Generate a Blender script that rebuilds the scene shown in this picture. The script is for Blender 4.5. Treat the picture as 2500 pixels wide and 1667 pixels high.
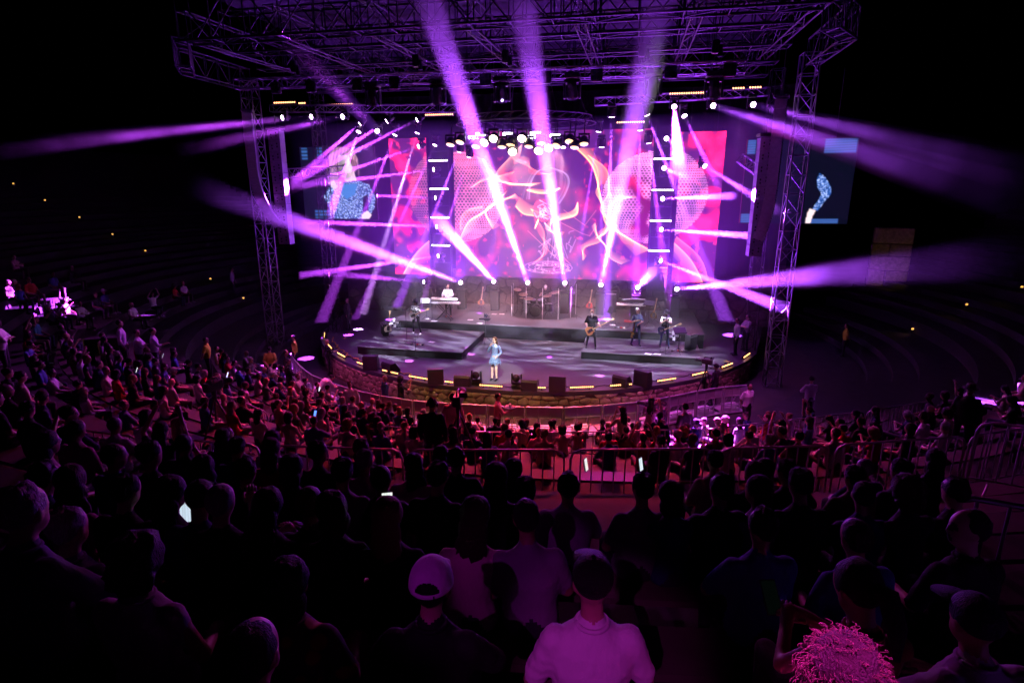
import bpy, math, random
import numpy as np
from mathutils import Vector, Matrix, noise

for o in list(bpy.data.objects):
    bpy.data.objects.remove(o)
random.seed(7)
sc = bpy.context.scene
COL = sc.collection
R = math.radians

# ------------------------------------------------------------------ camera, sky, exposure
cam_data = bpy.data.cameras.new('camera')
cam = bpy.data.objects.new('camera', cam_data)
COL.objects.link(cam)
cam_data.sensor_width = 36.0
cam_data.lens = 20.16
cam_data.clip_end = 600
cam.location = (4.6, 0.0, 7.27)
cam.rotation_euler = (R(90 - 14.6), 0, R(11.7))
sc.camera = cam

world = bpy.data.worlds.new('World')
sc.world = world
world.use_nodes = True
world.cycles.sampling_method = 'NONE'
wn = world.node_tree
sky = wn.nodes.new('ShaderNodeTexSky')
sky.sky_type = 'NISHITA'
sky.sun_disc = False
sky.sun_elevation = R(-9)
sky.sun_rotation = R(200)
wn.links.new(sky.outputs[0], wn.nodes['Background'].inputs[0])
wn.nodes['Background'].inputs[1].default_value = 0.012

vs = sc.view_settings
vs.view_transform = 'Standard'
vs.look = 'None'
vs.exposure = 0.0
vs.gamma = 1.0
vs.use_curve_mapping = False
cy = sc.cycles
cy.use_denoising = True
cy.max_bounces = 4
cy.diffuse_bounces = 2
cy.glossy_bounces = 2
cy.transmission_bounces = 4
cy.transparent_max_bounces = 12
cy.volume_bounces = 0
cy.sample_clamp_indirect = 4.0
cy.use_light_tree = True
cy.light_sampling_threshold = 0.0
cy.use_adaptive_sampling = True
cy.adaptive_threshold = 0.02
cy.caustics_reflective = False
cy.caustics_refractive = False

VIOLET = (0.50, 0.10, 1.0)
MAGENTA = (0.85, 0.06, 0.80)
PINK = (1.0, 0.16, 0.55)
RED = (1.0, 0.035, 0.07)
AMBER = (1.0, 0.55, 0.22)
LAVENDER = (0.72, 0.66, 1.0)


def aim(o, src, dst):
    src, dst = Vector(src), Vector(dst)
    o.matrix_world = Matrix.Translation(src) @ (src - dst).to_track_quat('Z', 'Y').to_matrix().to_4x4()


def spot(src, dst, power, color, angle, blend=0.5, size=0.1, smooth=0.0, gobo=None, split=1.0):
    l = bpy.data.lights.new('spot_lamp', 'SPOT')
    l.energy = power
    l.color = color
    l.spot_size = R(angle)
    l.spot_blend = blend
    l.shadow_soft_size = size
    if smooth or gobo or split > 1:
        l.use_nodes = True
        t = l.node_tree
        em = t.nodes['Emission']
        lf = t.nodes.new('ShaderNodeLightFalloff')
        lf.inputs['Strength'].default_value = (1.0 + smooth) * split
        l.energy = power / ((1.0 + smooth) * split)
        lf.inputs['Smooth'].default_value = smooth
        outp = lf.outputs['Quadratic']
        if gobo:
            tc = t.nodes.new('ShaderNodeTexCoord')
            mp = t.nodes.new('ShaderNodeMapping')
            mp.inputs['Scale'].default_value = gobo[0]
            mp.inputs['Rotation'].default_value = gobo[1]
            mp.inputs['Location'].default_value = (gobo[2], 0, 0)
            nz = t.nodes.new('ShaderNodeTexNoise')
            nz.inputs['Scale'].default_value = 1.0
            nz.inputs['Detail'].default_value = 1.0
            rm = t.nodes.new('ShaderNodeMapRange')
            rm.inputs[1].default_value = 0.45
            rm.inputs[2].default_value = 0.60
            ml = t.nodes.new('ShaderNodeMath')
            ml.operation = 'MULTIPLY'
            t.links.new(tc.outputs['Normal'], mp.inputs[0])
            t.links.new(mp.outputs[0], nz.inputs[0])
            t.links.new(nz.outputs[0], rm.inputs[0])
            t.links.new(rm.outputs[0], ml.inputs[0])
            t.links.new(outp, ml.inputs[1])
            outp = ml.outputs[0]
        t.links.new(outp, em.inputs['Strength'])
    o = bpy.data.objects.new('spot_lamp', l)
    COL.objects.link(o)
    aim(o, src, dst)
    return o


# ---- the rig's wide washes (bare spots under and before the roof, no fixtures of their own)
# streaky white-lavender gobo wash on the stage
spot((-6.5, 21.6, 10.7), (-4.5, 26.5, 0.4), 30000, LAVENDER, 46, 0.35, 0.05, gobo=((7, 26, 7), (0, 0, 0.5), 3.0))
spot((5.0, 21.6, 10.7), (4.5, 26.5, 0.4), 30000, LAVENDER, 46, 0.35, 0.05, gobo=((7, 26, 7), (0, 0, -0.4), 9.0))
spot((-0.3, 21.6, 10.7), (0.2, 27.5, 0.4), 24000, LAVENDER, 44, 0.4, 0.05, gobo=((8, 24, 8), (0, 0, 0.1), 5.0))
spot((-4.6, 15.5, 11.6), (-4.8, 26.5, 1.2), 4200, (1.0, 0.92, 0.95), 30, 0.8, 0.2)
spot((5.0, 15.5, 11.6), (4.8, 26.0, 1.2), 6000, (1.0, 0.92, 0.95), 34, 0.8, 0.2)
# follow spot on the singer
spot((1.5, 10.0, 12.5), (-0.45, 21.25, 0.85), 42000, (0.93, 0.95, 1.0), 7.5, 0.3, 0.08, split=6.0)
# violet and pink on the boards
spot((-2.4, 26.0, 8.7), (-3.0, 22.5, 0), 1700, (0.52, 0.10, 1.0), 70, 0.9, 0.3)
spot((2.2, 26.0, 8.7), (2.5, 22.5, 0), 1700, (0.70, 0.10, 0.8), 70, 0.9, 0.3)
spot((-8.3, 27.3, 9.9), (-6.5, 24.0, 0), 1700, (0.55, 0.10, 1.0), 60, 0.9, 0.3)
spot((8.8, 27.6, 10.6), (7.6, 25.5, 0), 1800, (0.55, 0.06, 0.8), 60, 0.9, 0.3)
# red wash over the first rows, thrown from the stage
spot((-3.5, 24.0, 9.2), (-3.0, 14.5, 0), 14500, RED, 62, 0.9, 0.25)
spot((3.2, 24.0, 9.2), (4.0, 14.5, 0), 14500, RED, 62, 0.9, 0.25)
spot((-9.5, 25.0, 9.6), (-9.0, 15.0, 1.5), 5200, (0.55, 0.05, 0.75), 70, 0.9, 0.25)
spot((9.0, 24.6, 9.6), (12.5, 14.0, 1.5), 3000, (0.72, 0.04, 0.62), 70, 0.9, 0.25)
spot((0.0, 25.5, 9.8), (3.0, 6.0, 4.0), 2600, (0.62, 0.02, 0.5), 62, 0.9, 0.25)
# stone apron: amber in the middle, magenta to the sides
spot((-2.6, 16.6, 11.6), (-1.4, 20.4, -0.6), 2600, (1.0, 0.62, 0.22), 34, 0.8, 0.2)
spot((3.2, 16.8, 11.6), (2.4, 20.6, -0.6), 2600, (1.0, 0.45, 0.22), 34, 0.8, 0.2)
spot((0.8, 22.0, 10.6), (0.8, 18.2, -0.6), 6500, (1.0, 0.12, 0.22), 58, 0.9, 0.2)
spot((-8.4, 17.2, 11.6), (-7.0, 21.0, -0.6), 4200, (0.95, 0.10, 0.62), 36, 0.8, 0.2)
spot((7.6, 17.2, 11.6), (7.0, 21.6, -0.6), 4200, (0.90, 0.08, 0.75), 36, 0.8, 0.2)
# tight magenta beams landing in the house
spot((-8.8, 21.3, 10.85), (-6.5, 19.4, -0.9), 900, (0.85, 0.10, 1.0), 11, 0.3, 0.05)
spot((7.3, 21.3, 10.85), (7.25, 20.9, -0.5), 700, (0.8, 0.10, 1.0), 9, 0.3, 0.05)
spot((-9.3, 21.3, 10.85), (-11.9, 14.2, 2.2), 500, (0.8, 0.05, 1.0), 4.0, 0.3, 0.05)
spot((-9.3, 21.3, 10.85), (-11.9, 11.8, 3.4), 900, (0.9, 0.12, 1.0), 5.5, 0.4, 0.05)
spot((5.0, 21.3, 10.85), (4.42, 9.0, 2.1), 9000, (0.8, 0.03, 0.95), 7.0, 0.5, 0.05)
spot((7.0, 21.3, 10.85), (11.9, 13.6, 2.9), 700, (1.0, 0.08, 0.45), 9, 0.6, 0.05)
# unseen house lamps above and behind the nearest row, lighting their backs
spot((3.6, -6.5, 12.0), (4.50, 1.90, 5.36), 1350, (0.70, 0.03, 0.72), 6.4, 0.9, 0.05)
spot((2.5, -6.5, 12.0), (3.87, 1.86, 5.86), 520, (0.60, 0.01, 0.80), 4.4, 0.7, 0.05)
spot((5.0, 0.1, 12.5), (5.27, 1.58, 6.0), 17000, (0.95, 0.03, 0.95), 4.8, 0.5, 0.05)


# ------------------------------------------------------------------ helpers
def nodes_of(name):
    m = bpy.data.materials.new(name)
    m.use_nodes = True
    return m, m.node_tree, m.node_tree.nodes['Principled BSDF']


def mat(name, color, rough=0.6, metal=0.0, var=0.0, scale=6.0, bump=0.0, emit=None, strength=0.0, rand=0.0, spec=0.5):
    m, t, b = nodes_of(name)
    b.inputs['Base Color'].default_value = (*color, 1)
    b.inputs['Roughness'].default_value = rough
    b.inputs['Metallic'].default_value = metal
    b.inputs['Specular IOR Level'].default_value = spec
    if var or bump:
        tc = t.nodes.new('ShaderNodeTexCoord')
        nz = t.nodes.new('ShaderNodeTexNoise')
        nz.inputs['Scale'].default_value = scale
        nz.inputs['Detail'].default_value = 6
        t.links.new(tc.outputs['Object'], nz.inputs[0])
        if var:
            cr = t.nodes.new('ShaderNodeMapRange')
            cr.inputs[1].default_value = 0.3
            cr.inputs[2].default_value = 0.7
            cr.inputs[3].default_value = 1 - var
            cr.inputs[4].default_value = 1 + var
            t.links.new(nz.outputs[0], cr.inputs[0])
            val = cr.outputs[0]
            if rand:
                oi = t.nodes.new('ShaderNodeObjectInfo')
                r2 = t.nodes.new('ShaderNodeMapRange')
                r2.inputs[3].default_value = 1 - rand
                r2.inputs[4].default_value = 1 + rand
                t.links.new(oi.outputs['Random'], r2.inputs[0])
                mm = t.nodes.new('ShaderNodeMath')
                mm.operation = 'MULTIPLY'
                t.links.new(val, mm.inputs[0])
                t.links.new(r2.outputs[0], mm.inputs[1])
                val = mm.outputs[0]
            hv = t.nodes.new('ShaderNodeHueSaturation')
            hv.inputs['Color'].default_value = (*color, 1)
            t.links.new(val, hv.inputs['Value'])
            t.links.new(hv.outputs[0], b.inputs['Base Color'])
        if bump:
            bp = t.nodes.new('ShaderNodeBump')
            bp.inputs['Strength'].default_value = bump
            bp.inputs['Distance'].default_value = 0.02
            t.links.new(nz.outputs[0], bp.inputs['Height'])
            t.links.new(bp.outputs[0], b.inputs['Normal'])
    if emit:
        b.inputs['Emission Color'].default_value = (*emit, 1)
        b.inputs['Emission Strength'].default_value = strength
        m.cycles.emission_sampling = 'NONE'
    return m


def ramp_mat(name, stops, rough=0.7, bump=0.0, scale=14.0):
    """A cloth or skin colour picked per object from a list of real colours."""
    m, t, b = nodes_of(name)
    oi = t.nodes.new('ShaderNodeObjectInfo')
    cr = t.nodes.new('ShaderNodeValToRGB')
    cr.color_ramp.interpolation = 'CONSTANT'
    el = cr.color_ramp.elements
    for i, c in enumerate(stops):
        e = el[i] if i < 2 else el.new(i / len(stops))
        e.position = i / len(stops)
        e.color = (*c, 1)
    t.links.new(oi.outputs['Random'], cr.inputs[0])
    t.links.new(cr.outputs[0], b.inputs['Base Color'])
    b.inputs['Roughness'].default_value = rough
    if bump:
        add_bump(t, b, bump, scale)
    return m


def add_bump(t, b, bump, scale, stretch=(1, 1, 1)):
    tc = t.nodes.new('ShaderNodeTexCoord')
    mp = t.nodes.new('ShaderNodeMapping')
    mp.inputs['Scale'].default_value = stretch
    nz = t.nodes.new('ShaderNodeTexNoise')
    nz.inputs['Scale'].default_value = scale
    nz.inputs['Detail'].default_value = 4
    bp = t.nodes.new('ShaderNodeBump')
    bp.inputs['Strength'].default_value = bump
    bp.inputs['Distance'].default_value = 0.03
    t.links.new(tc.outputs['Object'], mp.inputs[0])
    t.links.new(mp.outputs[0], nz.inputs[0])
    t.links.new(nz.outputs[0], bp.inputs['Height'])
    t.links.new(bp.outputs[0], b.inputs['Normal'])


def own_mat(name, rough=0.85, bump=0.6, scale=9.0, stretch=(1, 1, 0.5)):
    """Takes the colour stored on the object (shirts, hair)."""
    m, t, b = nodes_of(name)
    oi = t.nodes.new('ShaderNodeObjectInfo')
    t.links.new(oi.outputs['Color'], b.inputs['Base Color'])
    b.inputs['Roughness'].default_value = rough
    b.inputs['Specular IOR Level'].default_value = 0.25
    add_bump(t, b, bump, scale, stretch)
    return m


M = {}
M['stage'] = mat('stage_vinyl', (0.05, 0.048, 0.053), 0.42, var=0.10, scale=0.9)
M['black'] = mat('black_cloth', (0.012, 0.012, 0.013), 0.85, var=0.2, scale=8)
M['plastic'] = mat('black_plastic', (0.018, 0.018, 0.02), 0.42, var=0.15, scale=12)
M['grille'] = mat('speaker_grille', (0.016, 0.016, 0.017), 0.6, var=0.3, scale=60, bump=0.4)
M['truss'] = mat('truss_aluminium', (0.27, 0.27, 0.285), 0.38, 0.85, var=0.12, scale=5)
M['roof_steel'] = mat('roof_steel', (0.04, 0.039, 0.04), 0.5, 0.6, var=0.2, scale=4)
M['galv'] = mat('galvanised_steel', (0.42, 0.42, 0.44), 0.4, 0.8, var=0.12, scale=10)
M['alu_sheet'] = mat('alu_sheet', (0.50, 0.48, 0.47), 0.45, 0.5, var=0.15, scale=3)
M['cabinet'] = mat('cabinet_grey', (0.30, 0.29, 0.32), 0.5, var=0.1, scale=10)
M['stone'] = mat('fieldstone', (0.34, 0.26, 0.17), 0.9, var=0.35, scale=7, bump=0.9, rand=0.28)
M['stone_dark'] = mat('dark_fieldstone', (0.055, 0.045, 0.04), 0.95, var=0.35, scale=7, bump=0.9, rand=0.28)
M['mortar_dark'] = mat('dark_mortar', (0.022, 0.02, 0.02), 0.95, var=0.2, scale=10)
M['mortar'] = mat('mortar', (0.10, 0.085, 0.07), 0.95, var=0.25, scale=10, bump=0.5)
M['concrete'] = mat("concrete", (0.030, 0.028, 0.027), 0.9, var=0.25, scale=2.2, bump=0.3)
M['earth'] = mat('dark_earth', (0.05, 0.045, 0.035), 0.95, var=0.3, scale=0.6)
M['bench'] = mat('bench_board', (0.06, 0.045, 0.035), 0.75, var=0.2, scale=5)
M['chrome'] = mat('chrome', (0.62, 0.62, 0.64), 0.2, 1.0)
M['brass'] = mat('brass', (0.66, 0.44, 0.14), 0.25, 1.0)
M['cymbal'] = mat('cymbal_bronze', (0.72, 0.58, 0.34), 0.28, 1.0, var=0.1, scale=30)
M['wood'] = mat('warm_wood', (0.30, 0.13, 0.05), 0.4, var=0.25, scale=9)
M['maple'] = mat('maple', (0.52, 0.36, 0.18), 0.45, var=0.15, scale=9)
M['greygtr'] = mat('grey_lacquer', (0.33, 0.31, 0.31), 0.3, var=0.1, scale=6)
M['cream'] = mat('cream_lacquer', (0.68, 0.62, 0.46), 0.35, var=0.05, scale=6)
M['paper'] = mat('paper', (0.80, 0.79, 0.76), 0.8, var=0.03, scale=8)
M['white'] = mat('white_plastic', (0.76, 0.76, 0.76), 0.45, var=0.04, scale=8)
M['skinhead'] = mat('drum_head', (0.55, 0.54, 0.52), 0.5, var=0.06, scale=5)
M['red'] = mat('red_lacquer', (0.42, 0.02, 0.02), 0.35, var=0.1, scale=6)
M['bulb'] = mat('amber_bulb', (0.9, 0.6, 0.3), 0.4, emit=(1.0, 0.44, 0.13), strength=5)
M['bulb_far'] = mat('amber_bulb_roof', (0.9, 0.5, 0.3), 0.4, emit=(1.0, 0.40, 0.16), strength=5)
M['tube'] = mat('white_tube', (0.9, 0.9, 0.85), 0.4, emit=(1.0, 0.97, 0.86), strength=8)
M['strobe'] = mat('strobe_panel', (0.9, 0.9, 1.0), 0.4, emit=(0.86, 0.90, 1.0), strength=16)
M['lens'] = mat('beam_lens', (0.9, 0.8, 1.0), 0.3, emit=(0.93, 0.62, 1.0), strength=14)
M['lens_dim'] = mat('dark_lens', (0.03, 0.03, 0.05), 0.1)
M['step_lamp'] = mat('step_lamp_glass', (0.9, 0.6, 0.2), 0.4, emit=(1.0, 0.50, 0.09), strength=1.3)
M['cable'] = mat('black_cable', (0.01, 0.01, 0.011), 0.5)
M['tape'] = mat('yellow_tape', (0.62, 0.50, 0.05), 0.7)
M['pinktape'] = mat('pink_tape', (0.75, 0.22, 0.35), 0.7)
M['skin'] = ramp_mat('skin', [(0.42, 0.24, 0.16), (0.33, 0.18, 0.11), (0.50, 0.30, 0.21), (0.24, 0.12, 0.075), (0.55, 0.35, 0.26), (0.38, 0.21, 0.14)], 0.5)
M['trousers'] = ramp_mat('trousers', [(0.015, 0.015, 0.018), (0.03, 0.04, 0.08), (0.06, 0.05, 0.045), (0.02, 0.02, 0.03), (0.12, 0.10, 0.08)], 0.85, 0.5, 8)
M['shoes'] = ramp_mat('shoes', [(0.012, 0.012, 0.012), (0.05, 0.03, 0.02), (0.45, 0.45, 0.44)], 0.5)
M['shirt'] = own_mat('shirt_cloth')
M['hair'] = own_mat('hair_fibre', 0.62, 0.8, 160, (1, 1, 0.18))
M['feature'] = mat('eyes_and_lips', (0.05, 0.025, 0.022), 0.5)


def amber_wash():
    """Honeycomb LED face: bright cells on a dimmer lens."""
    m, t, b = nodes_of('wash_face')
    tc = t.nodes.new('ShaderNodeTexCoord')
    vo = t.nodes.new('ShaderNodeTexVoronoi')
    vo.inputs['Scale'].default_value = 26
    mr = t.nodes.new('ShaderNodeMapRange')
    mr.inputs[1].default_value = 0.25
    mr.inputs[2].default_value = 0.55
    mr.inputs[3].default_value = 5.0
    mr.inputs[4].default_value = 0.8
    t.links.new(tc.outputs['Object'], vo.inputs[0])
    t.links.new(vo.outputs['Distance'], mr.inputs[0])
    b.inputs['Emission Color'].default_value = (1.0, 0.62, 0.30, 1)
    t.links.new(mr.outputs[0], b.inputs['Emission Strength'])
    m.cycles.emission_sampling = 'NONE'
    return m


M['wash'] = amber_wash()
M['wash_hot'] = mat('wash_face_hot', (1, 0.8, 0.5), 0.4, emit=(1.0, 0.80, 0.58), strength=9)


def screen_mat(name, strength):
    m, t, b = nodes_of(name)
    at = t.nodes.new('ShaderNodeAttribute')
    at.attribute_name = 'picture'
    t.links.new(at.outputs['Color'], b.inputs['Emission Color'])
    b.inputs['Emission Strength'].default_value = strength
    b.inputs['Base Color'].default_value = (0.004, 0.004, 0.005, 1)
    b.inputs['Roughness'].default_value = 0.5
    m.cycles.emission_sampling = 'NONE'
    return m


M['led'] = screen_mat('led_wall', 2.5)
M['relay'] = screen_mat('relay_video', 1.0)


class MB:
    def __init__(self):
        self.v, self.f, self.m = [], [], []

    def add(self, verts, faces, mi=0):
        k = len(self.v)
        self.v += [tuple(p) for p in verts]
        self.f += [tuple(i + k for i in f) for f in faces]
        self.m += [mi] * len(faces)
        return self

    def box(self, c, s, rot=None, mi=0, bevel=0.0):
        hx, hy, hz = s[0] / 2, s[1] / 2, s[2] / 2
        if bevel:
            b = min(bevel, hx * .9, hy * .9, hz * .9)
            ring = lambda z, ix: [(sx * (hx - (b if (k == 0) else 0) - ix), sy * (hy - (0 if k == 0 else b) - ix), z)
                                  for sx, sy, order in ((1, 1, (1, 0)), (-1, 1, (0, 1)), (-1, -1, (1, 0)), (1, -1, (0, 1))) for k in order]
            rs = [ring(-hz, b * .7), ring(-hz + b, 0), ring(hz - b, 0), ring(hz, b * .7)]
            vv = [p for r in rs for p in r]
            ff = [(i * 8 + j, i * 8 + (j + 1) % 8, (i + 1) * 8 + (j + 1) % 8, (i + 1) * 8 + j) for i in range(3) for j in range(8)]
            ff += [tuple(range(7, -1, -1)), tuple(range(24, 32))]
        else:
            vv = [(x * hx, y * hy, z * hz) for x in (-1, 1) for y in (-1, 1) for z in (-1, 1)]
            ff = [(0, 1, 3, 2), (4, 6, 7, 5), (0, 4, 5, 1), (2, 3, 7, 6), (0, 2, 6, 4), (1, 5, 7, 3)]
        q = rot if rot is not None else Matrix.Identity(3)
        c = Vector(c)
        return self.add([q @ Vector(p) + c for p in vv], ff, mi)

    def cyl(self, p, q, r1, r2=None, n=10, mi=0):
        r2 = r1 if r2 is None else r2
        p, q = Vector(p), Vector(q)
        M3 = (q - p).to_track_quat('Z', 'Y').to_matrix()
        vv = []
        for c, r in ((p, r1), (q, r2)):
            for k in range(n):
                a = 2 * math.pi * k / n
                vv.append(c + M3 @ Vector((r * math.cos(a), r * math.sin(a), 0)))
        ff = [(k, (k + 1) % n, n + (k + 1) % n, n + k) for k in range(n)]
        ff += [tuple(range(n - 1, -1, -1)), tuple(range(n, 2 * n))]
        return self.add(vv, ff, mi)

    def tube(self, pts, r, n=6, mi=0):
        pts = [Vector(p) for p in pts]
        vv, L = [], len(pts)
        for i, p in enumerate(pts):
            d = (pts[min(i + 1, L - 1)] - pts[max(i - 1, 0)])
            M3 = d.to_track_quat('Z', 'Y').to_matrix()
            rr = r[i] if isinstance(r, (list, tuple)) else r
            for k in range(n):
                a = 2 * math.pi * k / n
                vv.append(p + M3 @ Vector((rr * math.cos(a), rr * math.sin(a), 0)))
        ff = [(i * n + k, i * n + (k + 1) % n, (i + 1) * n + (k + 1) % n, (i + 1) * n + k) for i in range(L - 1) for k in range(n)]
        ff += [tuple(range(n - 1, -1, -1)), tuple(range((L - 1) * n, L * n))]
        return self.add(vv, ff, mi)

    def lathe(self, prof, n=20, M4=None, mi=0):
        vv = []
        for r, z in prof:
            for k in range(n):
                a = 2 * math.pi * k / n
                p = Vector((r * math.cos(a), r * math.sin(a), z))
                vv.append(M4 @ p if M4 else p)
        ff = [(i * n + k, i * n + (k + 1) % n, (i + 1) * n + (k + 1) % n, (i + 1) * n + k) for i in range(len(prof) - 1) for k in range(n)]
        ff += [tuple(range(n - 1, -1, -1)), tuple(range((len(prof) - 1) * n, len(prof) * n))]
        return self.add(vv, ff, mi)

    def ell(self, c, r, n=12, rot=None, mi=0):
        m = max(6, n // 2 + 1)
        c = Vector(c)
        q = rot if rot is not None else Matrix.Identity(3)
        vv = [c + q @ Vector((0, 0, -r[2]))]
        for i in range(1, m):
            th = math.pi * i / m
            for k in range(n):
                a = 2 * math.pi * k / n
                vv.append(c + q @ Vector((r[0] * math.sin(th) * math.cos(a), r[1] * math.sin(th) * math.sin(a), -r[2] * math.cos(th))))
        vv.append(c + q @ Vector((0, 0, r[2])))
        ff = [(0, 1 + (k + 1) % n, 1 + k) for k in range(n)]
        ff += [(1 + i * n + k, 1 + i * n + (k + 1) % n, 1 + (i + 1) * n + (k + 1) % n, 1 + (i + 1) * n + k) for i in range(m - 2) for k in range(n)]
        e = len(vv) - 1
        b = 1 + (m - 2) * n
        ff += [(b + k, b + (k + 1) % n, e) for k in range(n)]
        return self.add(vv, ff, mi)

    def prism(self, pts, y0, y1, mi=0):
        """2-D outline (x, z) pushed from y0 to y1."""
        n = len(pts)
        vv = [(x, y0, z) for x, z in pts] + [(x, y1, z) for x, z in pts]
        ff = [(k, (k + 1) % n, n + (k + 1) % n, n + k) for k in range(n)] + [tuple(range(n - 1, -1, -1)), tuple(range(n, 2 * n))]
        return self.add(vv, ff, mi)

    def mesh(self, name, mats, smooth=False):
        me = bpy.data.meshes.new(name)
        me.from_pydata(self.v, [], self.f)
        for m in (mats if isinstance(mats, (list, tuple)) else [mats]):
            me.materials.append(M[m] if isinstance(m, str) else m)
        if any(self.m):
            me.polygons.foreach_set('material_index', self.m)
        if smooth:
            me.polygons.foreach_set('use_smooth', [True] * len(me.polygons))
        me.update()
        return me

    def obj(self, name, mats, parent=None, smooth=False, loc=None, rz=None):
        return link(name, self.mesh(name, mats, smooth), parent, loc, rz)


def link(name, data, parent=None, loc=None, rz=None):
    o = bpy.data.objects.new(name, data)
    COL.objects.link(o)
    if parent:
        o.parent = parent
    if loc is not None:
        o.location = loc
    if rz is not None:
        o.rotation_euler = (0, 0, rz)
    return o


def tag(o, label, cat, group=None):
    o['label'] = label
    o['category'] = cat
    if group:
        o['group'] = group
    return o


def thing(name, label, cat, loc=(0, 0, 0), rz=0.0, group=None):
    return tag(link(name, None, None, loc, rz), label, cat, group)


def structure(o):
    o['kind'] = 'structure'
    return o


def copy_tree(o, parent=None):
    c = o.copy()
    COL.objects.link(c)
    c.parent = parent
    for ch in list(o.children):
        copy_tree(ch, c)
    return c


ROD = {}


def rod(parent, name, p, q, r, m):
    """A tube between two points: shared mesh, own object."""
    if m not in ROD:
        ROD[m] = MB().cyl((0, 0, 0), (0, 0, 1), 1.0, n=8).mesh('tube_' + m, m, True)
    o = bpy.data.objects.new(name, ROD[m])
    COL.objects.link(o)
    p, q = Vector(p), Vector(q)
    o.parent = parent
    o.location = p
    o.rotation_mode = 'QUATERNION'
    o.rotation_quaternion = (q - p).to_track_quat('Z', 'Y')
    o.scale = (r, r, (q - p).length)
    return o


ORD = ['first', 'second', 'third', 'fourth', 'fifth', 'sixth', 'seventh', 'eighth', 'ninth', 'tenth', 'eleventh', 'twelfth']


def nth(i):
    return ORD[i] if i < 12 else '%d%s' % (i + 1, {1: 'st', 2: 'nd', 3: 'rd'}.get((i + 1) % 10 if (i + 1) // 10 != 1 else 0, 'th'))

# ------------------------------------------------------------------ ground, stage, terraces
SX, SY, SR = -0.5, 31.93, 11.9          # centre and radius of the curved stage front
CX, CY = 0.8, 32.0                      # centre of the seating bowl


def floor_z(r):
    return float(np.interp(r, [13.5, 14.8, 23.9, 28.5, 30.3, 32.5, 60], [-1, -1, 2.29, 4.1, 4.6, 5.4, 15]))


g = MB()
n = 48
for rr in (0.01, 140):
    g.v += [(rr * math.cos(2 * math.pi * k / n), 30 + rr * math.sin(2 * math.pi * k / n), -1.0) for k in range(n)]
g.f += [(k, n + k, n + (k + 1) % n, (k + 1) % n) for k in range(n)]
g.m += [0] * n
structure(g.obj('ground', 'earth'))

# stage floor
pts = []
for k in range(41):
    a = R(-68) + R(136) * k / 40
    pts.append((SX + SR * math.sin(a), SY - SR * math.cos(a)))
pts += [(12.6, 36.0), (-13.6, 36.0)]
s = MB()
nn = len(pts)
s.add([(x, y, 0) for x, y in pts] + [(x, y, -0.16) for x, y in pts],
      [tuple(range(nn)), tuple(range(2 * nn - 1, nn - 1, -1))] + [(k, nn + k, nn + (k + 1) % nn, (k + 1) % nn) for k in range(nn)])
structure(s.obj('stage_floor', 'stage'))


def platform(name, x0, x1, y0, y1, z0, z1, label):
    t = thing(name, label, 'platform', ((x0 + x1) / 2, (y0 + y1) / 2, z0))
    w, d, h = x1 - x0, y1 - y0, z1 - z0
    MB().box((0, 0, h - 0.02), (w, d, 0.04), bevel=0.01).obj('deck', 'stage', t)
    MB().box((0, 0, (h - 0.05) / 2), (w - 0.03, d - 0.03, h - 0.05)).obj('skirt', 'black', t)


platform('stage_platform', -7.65, -2.6, 23.7, 27.78, 0.002, 0.33, 'low black platform under the guitarist with the hat')
platform('stage_platform', 2.6, 7.85, 24.95, 27.78, 0.002, 0.33, 'low black platform carrying the bass player, saxophonist and trumpeter')
platform('stage_riser', -7.7, 8.2, 27.8, 33.2, 0.002, 0.70, 'long grey riser at the back of the stage carrying drums and keyboards')


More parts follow.
